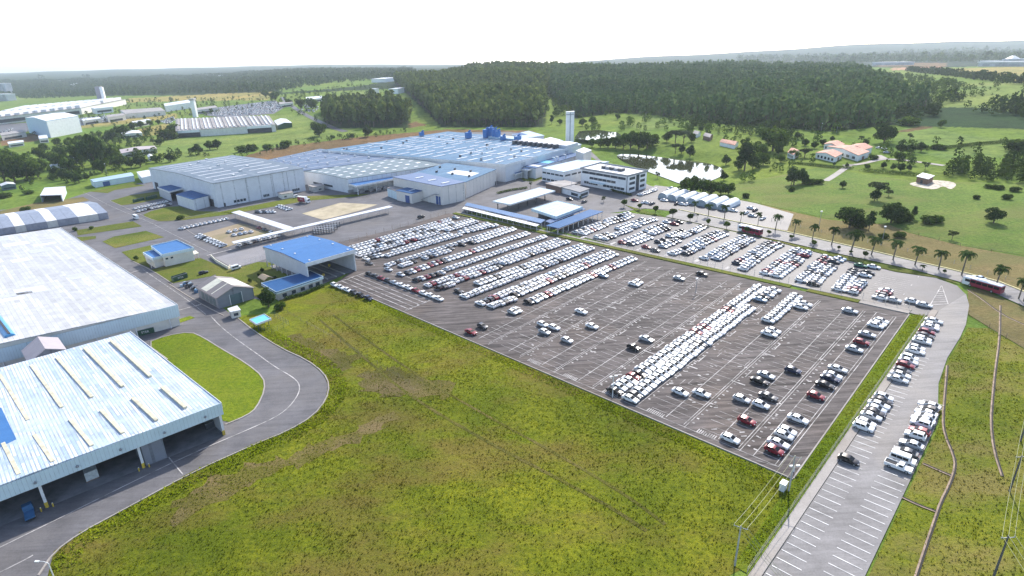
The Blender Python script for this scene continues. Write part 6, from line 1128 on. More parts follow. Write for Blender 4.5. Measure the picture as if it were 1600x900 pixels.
# ---- woods that read as one mass
def woods(name, label, polys, spacing, hrange, kindf, mat, seed, quads=34, size=1.0, jitter=.42, ylim=(300, 9000), trunk=True):
    rng = np.random.default_rng(seed); pts = []
    for P in polys:
        W = np.array([hit(u, v) for u, v in P]); W[:, 0] *= np.minimum(1, ylim[1] / W[:, 1]); x0, y0 = W.min(0); x1, y1 = W.max(0); y1 = min(y1, ylim[1])
        X, Y = np.meshgrid(np.arange(x0, x1, spacing), np.arange(max(y0, ylim[0]), y1, spacing)); X = X.ravel() + rng.normal(0, spacing * jitter, X.size); Y = Y.ravel() + rng.normal(0, spacing * jitter, Y.size)
        U_, V_ = proj(X, Y, G(X, Y)); k = in_poly(U_, V_, P); pts.append(np.stack([X[k], Y[k]], 1))
    p = np.concatenate(pts); n = len(p); z = G(p[:, 0], p[:, 1]); h = rng.uniform(*hrange, n) * (1 + .16 * np.sin(p[:, 0] / 47 + p[:, 1] / 61) + .1 * np.sin(p[:, 0] / 13 - p[:, 1] / 19)); t0 = rng.random(n)
    if kindf == 'pine':                                   # felling blocks: rides between them, each block its own height and tint
        bx = np.floor((p[:, 0] + .25 * p[:, 1]) / 190); r_ = (p[:, 1] - .12 * p[:, 0]) % 165; by = np.floor((p[:, 1] - .12 * p[:, 0]) / 165); k = (r_ > 15) & (((p[:, 0] + .25 * p[:, 1]) % 190) > 7)
        hb = np.abs(np.sin(bx * 12.9 + by * 78.2) * 43758.5) % 1; p, z, h, t0, hb = p[k], z[k], h[k], t0[k], hb[k]; n = len(p); h = h * (.78 + .34 * hb); t0 = np.clip(t0 * .6 + (hb - .3) * .8, 0, 1)
    q = quads; kk = np.repeat(np.arange(n), q); N_ = n * q
    lv = rng.random(N_); az = rng.random(N_) * 6.283
    if kindf == 'pine': zz = .12 + .88 * lv; rad = (.20 * (1.04 - zz) + .03) * rng.uniform(.6, 1.1, N_)
    elif kindf == 'euc': zz = .30 + .70 * lv; rad = .15 * np.sqrt(np.clip(1 - ((zz - .66) / .36) ** 2, .05, 1)) * rng.uniform(.6, 1.15, N_)
    else: zz = .12 + .86 * lv; rad = .42 * np.sqrt(np.clip(1 - ((zz - .5) / .52) ** 2, .05, 1)) * rng.uniform(.5, 1.1, N_)
    H = h[kk]; c = np.stack([p[kk, 0] + rad * H * np.cos(az), p[kk, 1] + rad * H * np.sin(az), z[kk] + zz * H], 1)
    d = np.stack([np.cos(az), np.sin(az), np.full(N_, .5)], 1) + rng.normal(0, .5, (N_, 3)); d /= np.linalg.norm(d, axis=1, keepdims=True)
    a = np.cross(d, rng.normal(size=(N_, 3))); a /= np.linalg.norm(a, axis=1, keepdims=True); b = np.cross(d, a); s = (size * H * .055 * rng.uniform(.6, 1.4, N_))[:, None]
    V = np.stack([c - a * s - b * s, c + a * s - b * s * .7, c + a * s * .9 + b * s, c - a * s * .6 + b * s * .9], 1).reshape(-1, 3); F = np.arange(4 * N_).reshape(-1, 4); t = np.repeat(np.clip(t0[kk] * .6 + .4 * rng.random(N_) , 0, 1), 4); MI = np.zeros(len(F), int); NN = np.stack([np.cos(az) * .8, np.sin(az) * .8, .35 + .9 * (zz - .4)], 1) + d * .35; NN = np.repeat(NN / np.linalg.norm(NN, axis=1, keepdims=True), 4, 0)
    if trunk:
        w_ = .012; o4 = np.array([[-1, 0], [1, 0], [0, -1], [0, 1]]) ; tv = []
        for (i0, i1) in ((0, 1), (2, 3)):
            for j, zt in ((i0, -.02), (i1, -.02), (i1, .6), (i0, .6)): tv.append(np.stack([p[:, 0] + o4[j, 0] * w_ * h, p[:, 1] + o4[j, 1] * w_ * h, z + zt * h], 1))
        TV = np.stack(tv, 1).reshape(-1, 3); TF = np.arange(len(TV)).reshape(-1, 4) + len(V); V = np.concatenate([V, TV]); F = np.concatenate([F, TF]); t = np.concatenate([t, np.full(len(TV), .5)]); MI = np.concatenate([MI, np.ones(len(TF), int)]); NN = np.concatenate([NN, np.tile([0, -.9, .4], (len(TV), 1))])
    o = mesh_obj(name, np_mesh(name, V, F, [mat, BARK], MI, t, NN)); tag(o, label, 'woodland', None, 'stuff'); print(name, n)
woods('eucalyptus_plantation', 'lighter green eucalyptus plantation behind the main factory', [[(688,197),(700,196),(845,197),(852,180),(850,140),(880,104),(648,101),(560,112),(610,125),(640,150),(664,172)]], 7.8, (19, 28), 'euc', EUC, 1, 46, 1.1, ylim=(500, 1750))
woods('pine_forest', 'dark dense pine plantation filling the hill behind the lake', [[(902,183),(960,175),(1020,179),(1100,191),(1180,196),(1300,204),(1392,194),(1398,178),(1440,172),(1452,168),(1432,158),(1395,147),(1370,134),(1345,116),(1310,104),(1150,94),(860,94),(860,100),(858,145),(872,162),(892,172)]], 7.0, (14, 25), 'pine', PINE, 2, 34, 1.15, ylim=(500, 1750))
woods('eucalyptus_grove', 'tall eucalyptus grove left of the plantation', [[(505,197),(560,199),(640,198),(645,185),(620,172),(560,168),(510,172)]], 10, (22, 32), 'euc', EUC, 3, 70, 1.15, .35)
woods('valley_scrub', 'mixed scrub and low trees in the valley between the plantations', [[(850,184),(905,182),(885,165),(868,150),(862,128),(848,130),(846,160)], [(1395,142),(1440,152),(1468,166),(1550,150),(1500,132),(1420,120),(1380,118)]], 14, (4, 10), 'round', LEAF, 4, 44, 1.5, .5, trunk=False)
woods('far_woods', 'far mixed woods along the left horizon', [[(-40,150),(50,155),(160,150),(300,146),(420,146),(520,130),(640,124),(650,112),(520,116),(400,112),(300,114),(160,124),(60,128),(-40,130)], [(440,120),(640,112),(655,100),(520,104),(390,110)], [(-40,132),(120,128),(160,122),(60,121),(-40,124)]], 21, (8, 17), 'round', LEAFD, 5, 26, 2.0, .55, (300, 4500), trunk=False)
woods('far_woods', 'bluish far wood standing above the left skyline', [[(62,124),(140,122),(140,119),(62,121)], [(370,107),(620,99),(640,97),(560,99),(380,105)]], 24, (26, 38), 'round', LEAFD, 6, 26, 1.8, .5, (300, 5000), trunk=False)
woods('far_woods', 'far hill woods under the right skyline', [[(1150,97),(1300,98),(1420,98),(1540,98),(1620,98),(1620,82),(1540,79),(1420,84),(1300,90),(1150,91)]], 46, (20, 34), 'round', LEAFD, 7, 20, 2.0, .6, (300, 8000), trunk=False)
woods('tree_belt', 'dark tree belt and hedges crossing the far right fields', [[(1340,184),(1395,193),(1470,184),(1470,176),(1400,178)], [(1530,178),(1600,186),(1640,190),(1640,172),(1590,166),(1540,168)], [(1415,112),(1500,122),(1640,140),(1640,134),(1500,117),(1420,109)], [(1470,158),(1500,160),(1500,154),(1475,152)]], 11, (7, 13), 'round', LEAFD, 8, 44, 1.6, .5, trunk=False)
woods('dense_thicket', 'dense dark thicket at the right edge above the pasture', [[(1478,279),(1530,284),(1600,288),(1660,290),(1660,258),(1600,252),(1530,256),(1485,264)]], 6.5, (6, 10), 'round', LEAF, 9, 90, 1.1, .4, trunk=False)
woods('orchard', 'orchard of small scattered trees between lake and forest', [[(1090,208),(1240,226),(1240,200),(1180,190),(1100,184),(1060,196)]], 12, (3, 6.5), 'round', LEAF, 10, 60, 1.3, .5, trunk=True)
woods('field_scrub', 'scattered bushes on the pale far right fields', [[(1410,170),(1600,178),(1600,140),(1500,128),(1430,138)], [(20,215),(270,190),(430,165),(420,150),(100,160)], [(430,166),(505,196),(560,170),(640,140),(560,132),(440,146)], [(1090,290),(1280,262),(1440,250),(1600,250),(1600,225),(1400,220),(1200,215)]], 26, (2, 8), 'round', LEAF, 12, 40, 1.6, .6, trunk=False)
woods('bank_scrub', 'scrub on the brown cutting behind the factory halls', [[(330,262),(430,236),(520,222),(640,208),(640,204),(500,216),(400,234),(320,256)]], 11, (2, 5), 'round', LEAFD, 13, 40, 1.6, .6, trunk=False)
woods('left_woods', 'tangled trees and bushes between the left works and the road', [[(20,300),(140,285),(230,262),(330,244),(250,238),(150,245),(60,262),(0,290)], [(0,250),(60,240),(150,212),(240,200),(262,195),(230,230),(190,250),(100,262),(0,275)]], 15, (3, 8.5), 'round', LEAF, 14, 60, 1.4, .5, trunk=False)
woods('lakeside_scrub', 'mid green bushes and small trees round the lake and orchard', [[(905,205),(960,192),(1050,184),(1100,196),(1250,214),(1290,210),(1300,216),(1240,240),(1200,255),(1150,232),(1080,214),(1020,204),(960,204),(920,208)], [(1140,286),(1180,262),(1230,250),(1260,262),(1200,282)], [(1380,216),(1440,236),(1430,262),(1380,262),(1360,240)]], 19, (3, 9), 'round', LEAF, 16, 80, 1.3, .5, trunk=False)
woods('forest_edge', 'bushes along the foot of the plantations', [[(690,199),(845,199),(845,195),(690,195)], [(902,188),(960,180),(1020,184),(1100,197),(1180,200),(1300,209),(1392,198),(1390,194),(1300,203),(1180,194),(1100,190),(1020,178),(960,174),(902,182)]], 12, (3, 8), 'round', LEAF, 17, 60, 1.3, .5, trunk=False)
# ---- grass tufts over the near fields
def tufts(name, label, P, n, hr, seed, avoid=(), mat=BLADE, lo=0., hi=1., clump=.5):
    rng = np.random.default_rng(seed); W = np.array(P); x0, y0 = W.min(0); x1, y1 = W.max(0); out = []
    while sum(map(len, out)) < n:
        q = rng.uniform((x0, y0), (x1, y1), (n * 3, 2)); k = in_poly(q[:, 0], q[:, 1], P)
        f = np.sin(q[:, 0] / 5.3 + 1.7 * np.sin(q[:, 1] / 7.7)) * np.sin(q[:, 1] / 4.1 + 1.3 * np.sin(q[:, 0] / 9.1)) + .5 * np.sin(q[:, 0] / 1.9 + q[:, 1] / 2.3)
        k &= (f * .35 + .5 + clump * (rng.random(len(q)) - .5) * 2) > .38
        for A in avoid: k &= ~in_poly(q[:, 0], q[:, 1], A)
        out.append(q[k])
    p = np.concatenate(out)[:n]; z = G(p[:, 0], p[:, 1]) + .06; h = rng.uniform(*hr, n) * (.6 + .8 * rng.random(n)); V, T = [], []
    patch = np.clip(.5 + .32 * np.sin(p[:, 0] / 13 + 2 * np.sin(p[:, 1] / 17)) * np.cos(p[:, 1] / 11) + .2 * np.sin(p[:, 0] / 4.2 - p[:, 1] / 5.1), 0, 1)
    for b in range(4):
        az = rng.random(n) * 6.283; w_ = h * rng.uniform(.22, .5, n); ln = h * rng.uniform(.15, .75, n); dx, dy = np.cos(az), np.sin(az); ox, oy = rng.normal(0, .22, n) * h, rng.normal(0, .22, n) * h
        x, y = p[:, 0] + ox, p[:, 1] + oy
        V.append(np.stack([np.stack([x - dy * w_, y + dx * w_, z], 1), np.stack([x + dy * w_, y - dx * w_, z], 1), np.stack([x + dx * ln, y + dy * ln, z + h], 1)], 1)); T.append(np.repeat(np.clip(lo + (hi - lo) * (patch * .7 + .3 * rng.random(n)), 0, 1)[:, None], 3, 1))
    V = np.concatenate(V).reshape(-1, 3); T = np.concatenate(T).ravel(); RN = np.repeat(rng.normal(0, .33, (len(V) // 3, 3)) + np.array([0, .1, 1.0]), 3, 0); RN /= np.linalg.norm(RN, axis=1, keepdims=True); o = mesh_obj(name, np_mesh(name, V, np.arange(len(V)).reshape(-1, 3), [mat], None, T, RN)); tag(o, label, 'grass', None, 'stuff')
field = road_edge[::-1] + [lot(-60, 0)] + [(-60, 70), (20, 66), lot(-36, 138), lot(-28, 141), lot(-1.2, 139), lot(-1.2, -52)] + px((503,447),(437,469),(430,490))
field = [p for p in field if p != lot(-60, 0)]
sheet('field_grass', field, .05, FIELD, 'wide rough green meadow in the foreground')
slope = [lot(-36, 157.5), lot(0, 157.2), lot(40, 157)] + px((1468,602),(1482,562),(1502,530),(1512,512),(1545,513),(1600,546),(1720,600)) + [(130, 60), (70, 60)]
slope = ccw(slope); SLOPE = grass_mat('slope_grass', (.17, .20, .012), (.23, .235, .018), (.11, .14, .012), (.24, .19, .06), .8, 1.3); SBL = grass_mat('slope_blade', (.17, .20, .012), (.23, .235, .018), (.12, .15, .012), (.24, .19, .06), .8, 1.3, 1.5)
sheet('slope_grass', slope, .05, SLOPE, 'rough grass slope right of the pale lane')
shelter_zone = px((366,494),(437,469),(503,447),(520,470),(470,510),(452,530),(420,532))
TRACK = grass_mat('track_grass', (.15, .14, .03), (.13, .125, .02), (.09, .09, .015), (.18, .14, .05), .7, 1.6)
mb = MB()
for P, wd in ([((500,500),(570,560),(640,620),(760,690),(860,742),(950,790),(1010,830)), .9], [((520,492),(640,580),(760,650),(880,715),(980,775),(1040,820)), .8]):
    ln = resample(smooth_poly(px(*P), 2, False), 4); ribbon(mb, ln, wd, .09, TRACK)
o = mb.build('worn_track'); o['kind'] = 'structure'; o['label'] = 'faint worn tracks crossing the foreground meadow'
SOIL = grass_mat('worn_soil', (.17, .135, .045), (.15, .14, .03), (.12, .11, .02), (.21, .15, .075), .8, 1.8)
rj = random.Random(31)
for lb, P in [('browned band of worn grass along the curving road', [(262,795),(330,752),(420,718),(500,690),(570,662),(610,645),(625,655),(560,690),(470,722),(400,752),(330,792),(280,812)]), ('browned worn patch in the middle of the meadow', [(560,585),(610,572),(660,592),(720,600),(700,622),(640,618),(600,622),(565,606)]), ('browned worn patch near the shelter', [(430,530),(470,520),(520,545),(560,560),(540,580),(490,562),(450,548)])]:
    Q = resample([*px(*P), px(*P)[0]], 1.6)[:-1]; Q = [(x + rj.gauss(0, 1.0), y + rj.gauss(0, 1.0)) for x, y in Q]; sheet('worn_patch', Q, .075, SOIL, lb)
tufts('meadow_grass', 'rough clumps of green and yellow grass over the foreground meadow', field, 46000, (.08, .26), 1, [shelter_zone])
tufts('slope_weeds', 'rough grass and weeds over the slope on the right', slope, 14000, (.08, .26), 2, (), SBL)
edge = road_edge[::-1]; e1 = [(p[0] * 1.0, p[1]) for p in edge]
rng_ = np.random.default_rng(6); band = []
for a, b in zip(road_edge, road_edge[1:]): band += [ext(a, b, t) for t in (0, .5)]
def offset(line, d):
    out = []
    for i, p in enumerate(line): a, b = line[max(i - 1, 0)], line[min(i + 1, len(line) - 1)]; u_, l = unit(a, b); out.append((p[0] + u_[1] * d, p[1] - u_[0] * d))
    return out
bp = offset(band, .6) + offset(band, 5.5)[::-1]
tufts('verge_grass', 'tall bright grass along the edge of the curving road', bp, 5200, (.14, .42), 3, (), BLADE2, .35, 1, .8)
bp = [lot(-1.4, -40), lot(-1.4, 138), lot(-5.5, 138), lot(-4.2, -40)]; tufts('verge_grass', 'tall bright grass below the kerb of the big car park', bp, 5500, (.12, .34), 4, (), BLADE2, .3, 1, .8)
tufts('strip_grass', 'grass tufts on the strip right of the big car park', [lot(-28, 139), lot(100, 138), lot(104, 141), lot(-28, 141.2)], 6500, (.1, .3), 5, (), BLADE2, .3, .9, .9)
tufts('lawn_tufts', 'grass tufts on the rounded lawn beside the loading hall', smooth_poly(px((262,564),(232,538),(260,527),(298,521),(316,530),(343,547),(383,570),(409,590),(410,608),(397,636),(383,646),(354,660),(342,640),(303,600)), 1), 6000, (.06, .18), 8, (), BLADE2, .4, .9, .9)
def letter_mesh(fc, root):
    f = bpy.data.objects.new('tmp', fc); C.objects.link(f); dg = bpy.context.evaluated_depsgraph_get(); me = bpy.data.meshes.new_from_object(f.evaluated_get(dg)); bpy.data.objects.remove(f); bpy.data.curves.remove(fc); o = mesh_obj('lettering', me, root); return o
# ------------------------------------------------------------------ vehicles that are not cars, street furniture, wires and fences
def frame_mat(x, y, hd, lift=.3):
    X, Y, Zv = car_matrix(x, y, hd); return Matrix(((X[0], Y[0], Zv[0], x), (X[1], Y[1], Zv[1], y), (X[2], Y[2], Zv[2], g(x, y) + lift), (0, 0, 0, 1)))
def lmesh(mb, name, root, sm=False):
    me = bpy.data.meshes.new(name); me.from_pydata(mb.v, [], mb.f); [me.materials.append(m) for m in mb.ms]; me.polygons.foreach_set('material_index', mb.m); me.update(); return mesh_obj(name, me, root)
def lbox(mb, x0, x1, y0, y1, z0, z1, m, tx=0, ty=0):
    return mb.hexa([(x0, y0, z0), (x1, y0, z0), (x1, y1, z0), (x0, y1, z0)], [(x0 + tx, y0 + ty, z1), (x1 - tx, y0 + ty, z1), (x1 - tx, y1 - ty, z1), (x0 + tx, y1 - ty, z1)], m)
def vroot(name, label, cat, u, v, hd, group=None, h=1.0, lift=.3):
    x, y = hit(u, v, h); l = math.hypot(*hd); o = bpy.data.objects.new(name, None); C.objects.link(o); o.matrix_world = frame_mat(x, y, (hd[0] / l, hd[1] / l), lift); tag(o, label, cat, group); return o
def wheels(root, xs, w, r=.5):
    for x in xs:
        for y in (w, -w): a = LM(); wheel(a, x, y, r); lmesh(a, 'wheel', root)
BUSRED = plain('bus_red', (.27, .02, .05), .3, .1); WV = paint('w')
def bus(u, v, hd, label):
    r = vroot('bus', label, 'bus', u, v, hd, 'red buses on the palm road', 1.6); b = LM(); lbox(b, -6, 3.6, -1.25, 1.25, .45, 2.95, BUSRED); lbox(b, 3.6, 6, -1.25, 1.25, .45, 2.95, WV); lbox(b, -5.9, 5.9, -1.2, 1.2, 2.95, 3.2, WV, .2, .15); lmesh(b, 'body', r)
    for y in (1.26, -1.26):
        for x in (-5.4, -3.6, -1.8, 0, 1.8, 3.6): b = LM(); lbox(b, x, x + 1.6, y - .02, y + .02, 1.65, 2.6, GLASS); lmesh(b, 'side_window', r)
    b = LM(); lbox(b, 5.98, 6.03, -1.1, 1.1, 1.3, 2.7, GLASS); lmesh(b, 'windscreen', r); b = LM(); lbox(b, -6.03, -5.98, -1, 1, 1.8, 2.6, GLASS); lmesh(b, 'rear_window', r); wheels(r, (-3.4, 3.4), 1.27)
    for y in (.85, -.85): b = LM(); lbox(b, 6, 6.05, y - .2, y + .2, .7, .95, LAMPG); lmesh(b, 'headlight', r)
    b = LM(); lbox(b, -1.5, 2, -.7, .7, 3.2, 3.42, WV); lmesh(b, 'roof_unit', r)
pd = lambda p, q: (lambda a, b: (b[0] - a[0], b[1] - a[1]))(hit(*p), hit(*q))
bus(1172, 360, pd((1188, 366), (1155, 358)), 'red and white bus behind the verge tree, left on the palm road'); bus(1536, 446, pd((1553, 452), (1518, 442)), 'red and white bus under the palm at the right end of the road')
CARS_X = [(1529, 435, 'b', 'blue car passing behind the right red bus', pd((1545, 440), (1515, 431)))]
for u, v, k, lb, hd in CARS_X:
    full, onem, _ = carmesh('sedan', k); o = mesh_obj('moving_car', onem); l = math.hypot(*hd); x, y = hit(u, v, .7); o.matrix_world = frame_mat(x, y, (hd[0] / l, hd[1] / l), .34); tag(o, lb, 'car')
# box truck
hd = pd((467, 318), (486, 320)); r = vroot('box_truck', 'white truck with a dark red box body on the truck yard', 'truck', 476, 314, hd, None, 1.5, .2); b = LM(); lbox(b, -5.2, 2.0, -1.3, 1.3, 1.1, 4.1, BUSRED); lbox(b, -5.25, 2.05, -1.32, 1.32, 4.1, 4.2, WV); lbox(b, 1.9, 2.06, -1.33, 1.33, 1.1, 4.1, WV); lmesh(b, 'cargo_box', r)
b = LM(); lbox(b, 2.4, 4.4, -1.2, 1.2, .6, 3.0, WV, .1, .05); lmesh(b, 'cab', r); b = LM(); lbox(b, 4.33, 4.4, -1.05, 1.05, 1.8, 2.7, GLASS); lmesh(b, 'windscreen', r); b = LM(); lbox(b, -5, 4.2, -.5, .5, .6, 1.0, DGREY); lmesh(b, 'chassis', r); wheels(r, (-3.8, -2.6, 3.3), 1.25, .5)
fc = bpy.data.curves.new('lettering', 'FONT'); fc.body = 'AVS'; fc.size = 1.5; fc.extrude = .01; fc.materials.append(WV); fo = letter_mesh(fc, r); fo.location = (-2.6, -1.33, 2.2); fo.rotation_euler = (PI / 2, 0, 0)
def van(u, v, hd, label, L_=5.2, h=2.2, nm='van', cat='van', lift=.3, grp=None):
    r = vroot(nm, label, cat, u, v, hd, grp, h * .5, lift); w = .95; b = LM(); lbox(b, -L_ / 2, L_ / 2 - .1, -w, w, .35, h * .52, WV, .03, .02); lbox(b, -L_ / 2 + .05, L_ / 2 - 1.0, -w + .03, w - .03, h * .52, h, WV, .18, .12); lmesh(b, 'body', r)
    for y in (w - .04, -w + .04):
        for i in range(3): x = -L_ / 2 + .35 + i * (L_ - 1.7) / 3; b = LM(); b.hexa([(x, y - .06, h * .56), (x + (L_ - 1.9) / 3, y - .06, h * .56), (x + (L_ - 1.9) / 3, y + .06, h * .56), (x, y + .06, h * .56)], [(x + .02, y * .95 - .06, h * .84), (x + (L_ - 1.95) / 3, y * .95 - .06, h * .84), (x + (L_ - 1.95) / 3, y * .95 + .06, h * .84), (x + .02, y * .95 + .06, h * .84)], GLASS); lmesh(b, 'side_window', r)
    b = LM(); xw = L_ / 2 - 1.0; b.poly([(xw + .02, -.8, h * .55), (xw + .02, .8, h * .55), (xw - .15, .75, h * .9), (xw - .15, -.75, h * .9)], GLASS); lmesh(b, 'windscreen', r); wheels(r, (-L_ * .28, L_ * .3), w, .34)
    return r
lane = (_B[0], _B[1]); van(1411, 717, lane, 'white minibus van with side windows parked beside the pickup', 5.0, 2.1)
van(369, 418, (_A[0], _A[1]), 'white van alone on the pale concrete yard', 4.6, 2.1); van(212, 339, pd((222, 342), (205, 336)), 'white minibus on the works road by the packed cars', 7, 2.8, 'minibus', 'minibus', .2); van(463, 307, (_A[0], _A[1]), 'small white van behind the red box truck', 4, 2.0)
r = vroot('pickup_truck', 'white pickup with a dark empty bed, lowest on the pale lane', 'pickup', 1404, 729, lane, None, .8); b = LM(); lbox(b, -2.6, 2.55, -.9, .9, .4, .95, WV, .03, .02); lbox(b, -.25, 1.2, -.82, .82, .95, 1.65, WV, .25, .1); lmesh(b, 'body', r); b = LM(); lbox(b, -2.5, -.4, -.78, .78, .955, .99, DARK); lmesh(b, 'bed_floor', r)
b = LM(); [lbox(b, *q, WV) for q in ((-2.6, -.3, -.9, -.8, .95, 1.2), (-2.6, -.3, .8, .9, .95, 1.2), (-2.6, -2.5, -.8, .8, .95, 1.2))]; lmesh(b, 'bed_side', r)
for y in (.76, -.76): b = LM(); lbox(b, .15, .85, y - .06, y + .06, 1.12, 1.5, GLASS); lmesh(b, 'side_window', r)
b = LM(); b.poly([(1.17, -.75, 1.02), (1.17, .75, 1.02), (.98, .68, 1.58), (.98, -.68, 1.58)], GLASS); lmesh(b, 'windscreen', r); wheels(r, (-1.6, 1.65), .9, .36)
BLUEV = plain('truck_blue', (.04, .12, .24), .4, .15); hd = pd((46, 812), (43, 795)); r = vroot('yard_tractor', 'small dark blue yard truck in the left bay of the loading hall', 'truck', 46, 801, hd, None, 1, .25); b = LM(); lbox(b, -2.6, .6, -.9, .9, .7, .95, BLUEV); lbox(b, .6, 2.2, -.95, .95, .5, 2.2, BLUEV, .12, .06); lmesh(b, 'body', r); b = LM(); lbox(b, 2.08, 2.16, -.8, .8, 1.3, 1.95, GLASS); lmesh(b, 'windscreen', r); wheels(r, (-1.7, 1.4), .9, .4)
p = hit(145, 748); t = thing('pallet_load', 'stack of pale grey cartons standing in the loading hall bay', 'carton stack', p); dd = unit(hit(145, 748), hit(139, 728))[0]; mb = MB()
for i in range(3):
    c_ = (p[0] + dd[0] * i * 1.9, p[1] + dd[1] * i * 1.9); mb = MB(); mb.box(c_, dd, 1.7, 2.6, .35, 2.6, plain('carton', (.50, .52, .50), .7, .15, 2)); o = mb.build('carton', t)
    mb = MB(); mb.box(c_, dd, 1.8, 2.7, .12, .33, BRICK); mb.build('pallet', t)
for i, (u, v) in enumerate([(328, 668), (337, 664)]):
    p = hit(u, v); t = thing('pallet_load', f'dark steel bin in the right corner of the loading hall, {("left", "right")[i]} one', 'steel bin', p); mb = MB(); mb.box(p, dd, 1.8, 2.2, .2, 1.8, DGREY); mb.build('bin', t); mb = MB(); mb.box(p, dd, 1.9, 2.3, 1.8, 1.9, GREYP); mb.build('rim', t)
def skip(u0, v0, u1, v1, label, letters=True, h=2.3):
    a, b_ = hit(u0, v0), hit(u1, v1); d, l = unit(a, b_); c_ = ext(a, b_, .5); n = (-d[1], d[0]); c_ = (c_[0] + n[0] * 1.2, c_[1] + n[1] * 1.2); t = thing('skip_container', label, 'skip', c_, 'green skips'); mb = MB(); mb.box(c_, d, l, .12, .2, h, GREEN_S) if False else None
    for s_, ln, off in ((-1.15, l, 0), (1.15, l, 0)): mb.box((c_[0] + n[0] * s_, c_[1] + n[1] * s_), d, ln, .12, .2, h, GREEN_S)
    for s_ in (-l / 2 + .06, l / 2 - .06): mb.box((c_[0] + d[0] * s_, c_[1] + d[1] * s_), d, .12, 2.18, .2, h, GREEN_S)
    mb.box(c_, d, l - .3, 2.1, .25, .6, DARK); mb.build('bin', t)
    for k in range(7): f = -l / 2 + .4 + k * (l - .8) / 6; mb = MB(); mb.box((c_[0] + d[0] * f - n[0] * 1.24, c_[1] + d[1] * f - n[1] * 1.24), d, .1, .1, .2, h, GREEN_S); mb.build('rib', t)
    mb = MB(); mb.box((c_[0] - n[0] * 1.15, c_[1] - n[1] * 1.15), d, l, .2, h, h + .1, GREYP); mb.build('rim', t)
    if letters:
        fc = bpy.data.curves.new('lettering', 'FONT'); fc.body = 'STER'; fc.size = 1.15; fc.extrude = .02; fc.align_x = 'CENTER'; fc.materials.append(WHITEP); fo = letter_mesh(fc, t)
        lp = (c_[0] - n[0] * 1.32, c_[1] - n[1] * 1.32, g(*c_) + .9); z_ = t.location; fo.location = (lp[0] - z_.x, lp[1] - z_.y, lp[2] - z_.z); fo.rotation_euler = (PI / 2, 0, math.atan2(d[1], d[0]))
skip(272, 441, 294, 434, 'green skip with white letters on the lawn edge above the grey shed'); skip(214, 527, 242, 520, 'green skip with white letters against the big white warehouse'); skip(211, 317, 226, 313, 'dark green skip left of the packed cars by the tall hall', False); skip(231, 313, 246, 309, 'dark green skip right of another by the tall hall', False)
rs = random.Random(14)
for i, (u, v) in enumerate([(292, 446), (298, 449), (304, 452), (310, 456)]):
    p = hit(u, v); t = thing('scrap_pile', f'blue grey machine parts left of the grey shed, {ordw(i + 1)} from the top', 'machine parts', p, 'machine parts by the grey shed'); mb = MB()
    for k in range(5): c_ = (p[0] + rs.uniform(-1.6, 1.6), p[1] + rs.uniform(-1.6, 1.6)); mb.box(c_, unit((0, 0), (rs.uniform(-1, 1), rs.uniform(.1, 1)))[0], rs.uniform(.8, 2.2), rs.uniform(.5, 1.2), .1, rs.uniform(.6, 1.9), rs.choice((BLUEV, DGREY, SKYB_R)))
    mb.build('machine', t); mb = MB(); mb.tube((p[0] - 1, p[1], g(*p) + .8), (p[0] + 1.4, p[1] + .8, g(*p) + 1.6), .18, .18, GREYP, 6); mb.build('pipe', t)
p = hit(1223, 765); t = thing('cabinet', 'white transformer cabinet at the corner of the car park', 'cabinet', p); mb = MB(); mb.box(p, lane, 1.1, 1.6, 0, 1.8, WHITEP); mb.build('casing', t); mb = MB(); mb.box(p, lane, 1.25, 1.75, 1.8, 1.9, WHITE); mb.build('lid', t)
# poles
POLE = plain('concrete_pole', (.42, .41, .39), .85, .15, 1); WOODP = plain('dark_pole', (.11, .105, .10), .85, .2, 1)
TOPS = {}
def pole(key, u, vb, ut, vt, label, mat=POLE, arm=(1, .2), h=None):
    p = hit(u, vb); h = h or hpx(u, vb, vt); z = g(*p); t = thing('utility_pole', label, 'utility pole', p, 'utility poles'); mb = MB(); mb.tube((*p, z - .3), (*p, z + h), .2, .13, mat, 8); mb.build('shaft', t)
    d, l = unit((0, 0), arm); mb = MB(); q = [(p[0] + d[0] * s, p[1] + d[1] * s) for s in (-1.2, 1.2)]; mb.tube((*q[0], z + h - .35), (*q[1], z + h - .35), .07, .07, GREYP, 6); mb.build('crossarm', t); tops = []
    for s in (-1.1, 0, 1.1): c_ = (p[0] + d[0] * s, p[1] + d[1] * s); mb = MB(); mb.tube((*c_, z + h - .3), (*c_, z + h + .08), .06, .04, OFFW, 6); mb.build('insulator', t); tops.append((c_[0], c_[1], z + h + .08))
    TOPS[key] = tops
pole('a', 1148, 884, 1156, 822, 'grey concrete power pole standing in the meadow at the bottom', POLE, (1, -.55)); pole('b', 1232, 768, 1238, 712, 'grey concrete power pole beside the white cabinet', POLE, (1, -.55))
pole('c', 1551, 905, 1571, 838, 'dark power pole at the bottom right corner', WOODP, (1, .05)); pole('d', 1577, 768, 1596, 712, 'dark power pole on the right slope, middle one of the line', WOODP, (1, .05)); pole('e', 1594, 690, 1610, 640, 'dark power pole at the right edge, topmost of the line', WOODP, (1, .05))
WIRE = plain('wire', (.30, .31, .16), .5, .05)
def wires(k0, k1, label, sag=.8):
    mb = MB()
    for a, b_ in zip(TOPS[k0], TOPS[k1]):
        a, b_ = Vector(a), Vector(b_); pts = [a.lerp(b_, i / 10) - Vector((0, 0, sag * 4 * (i / 10) * (1 - i / 10))) for i in range(11)]
        for q0, q1 in zip(pts, pts[1:]): mb.tube(q0, q1, .035, .035, WIRE, 4)
    o = mb.build('power_line'); tag(o, label, 'power line')
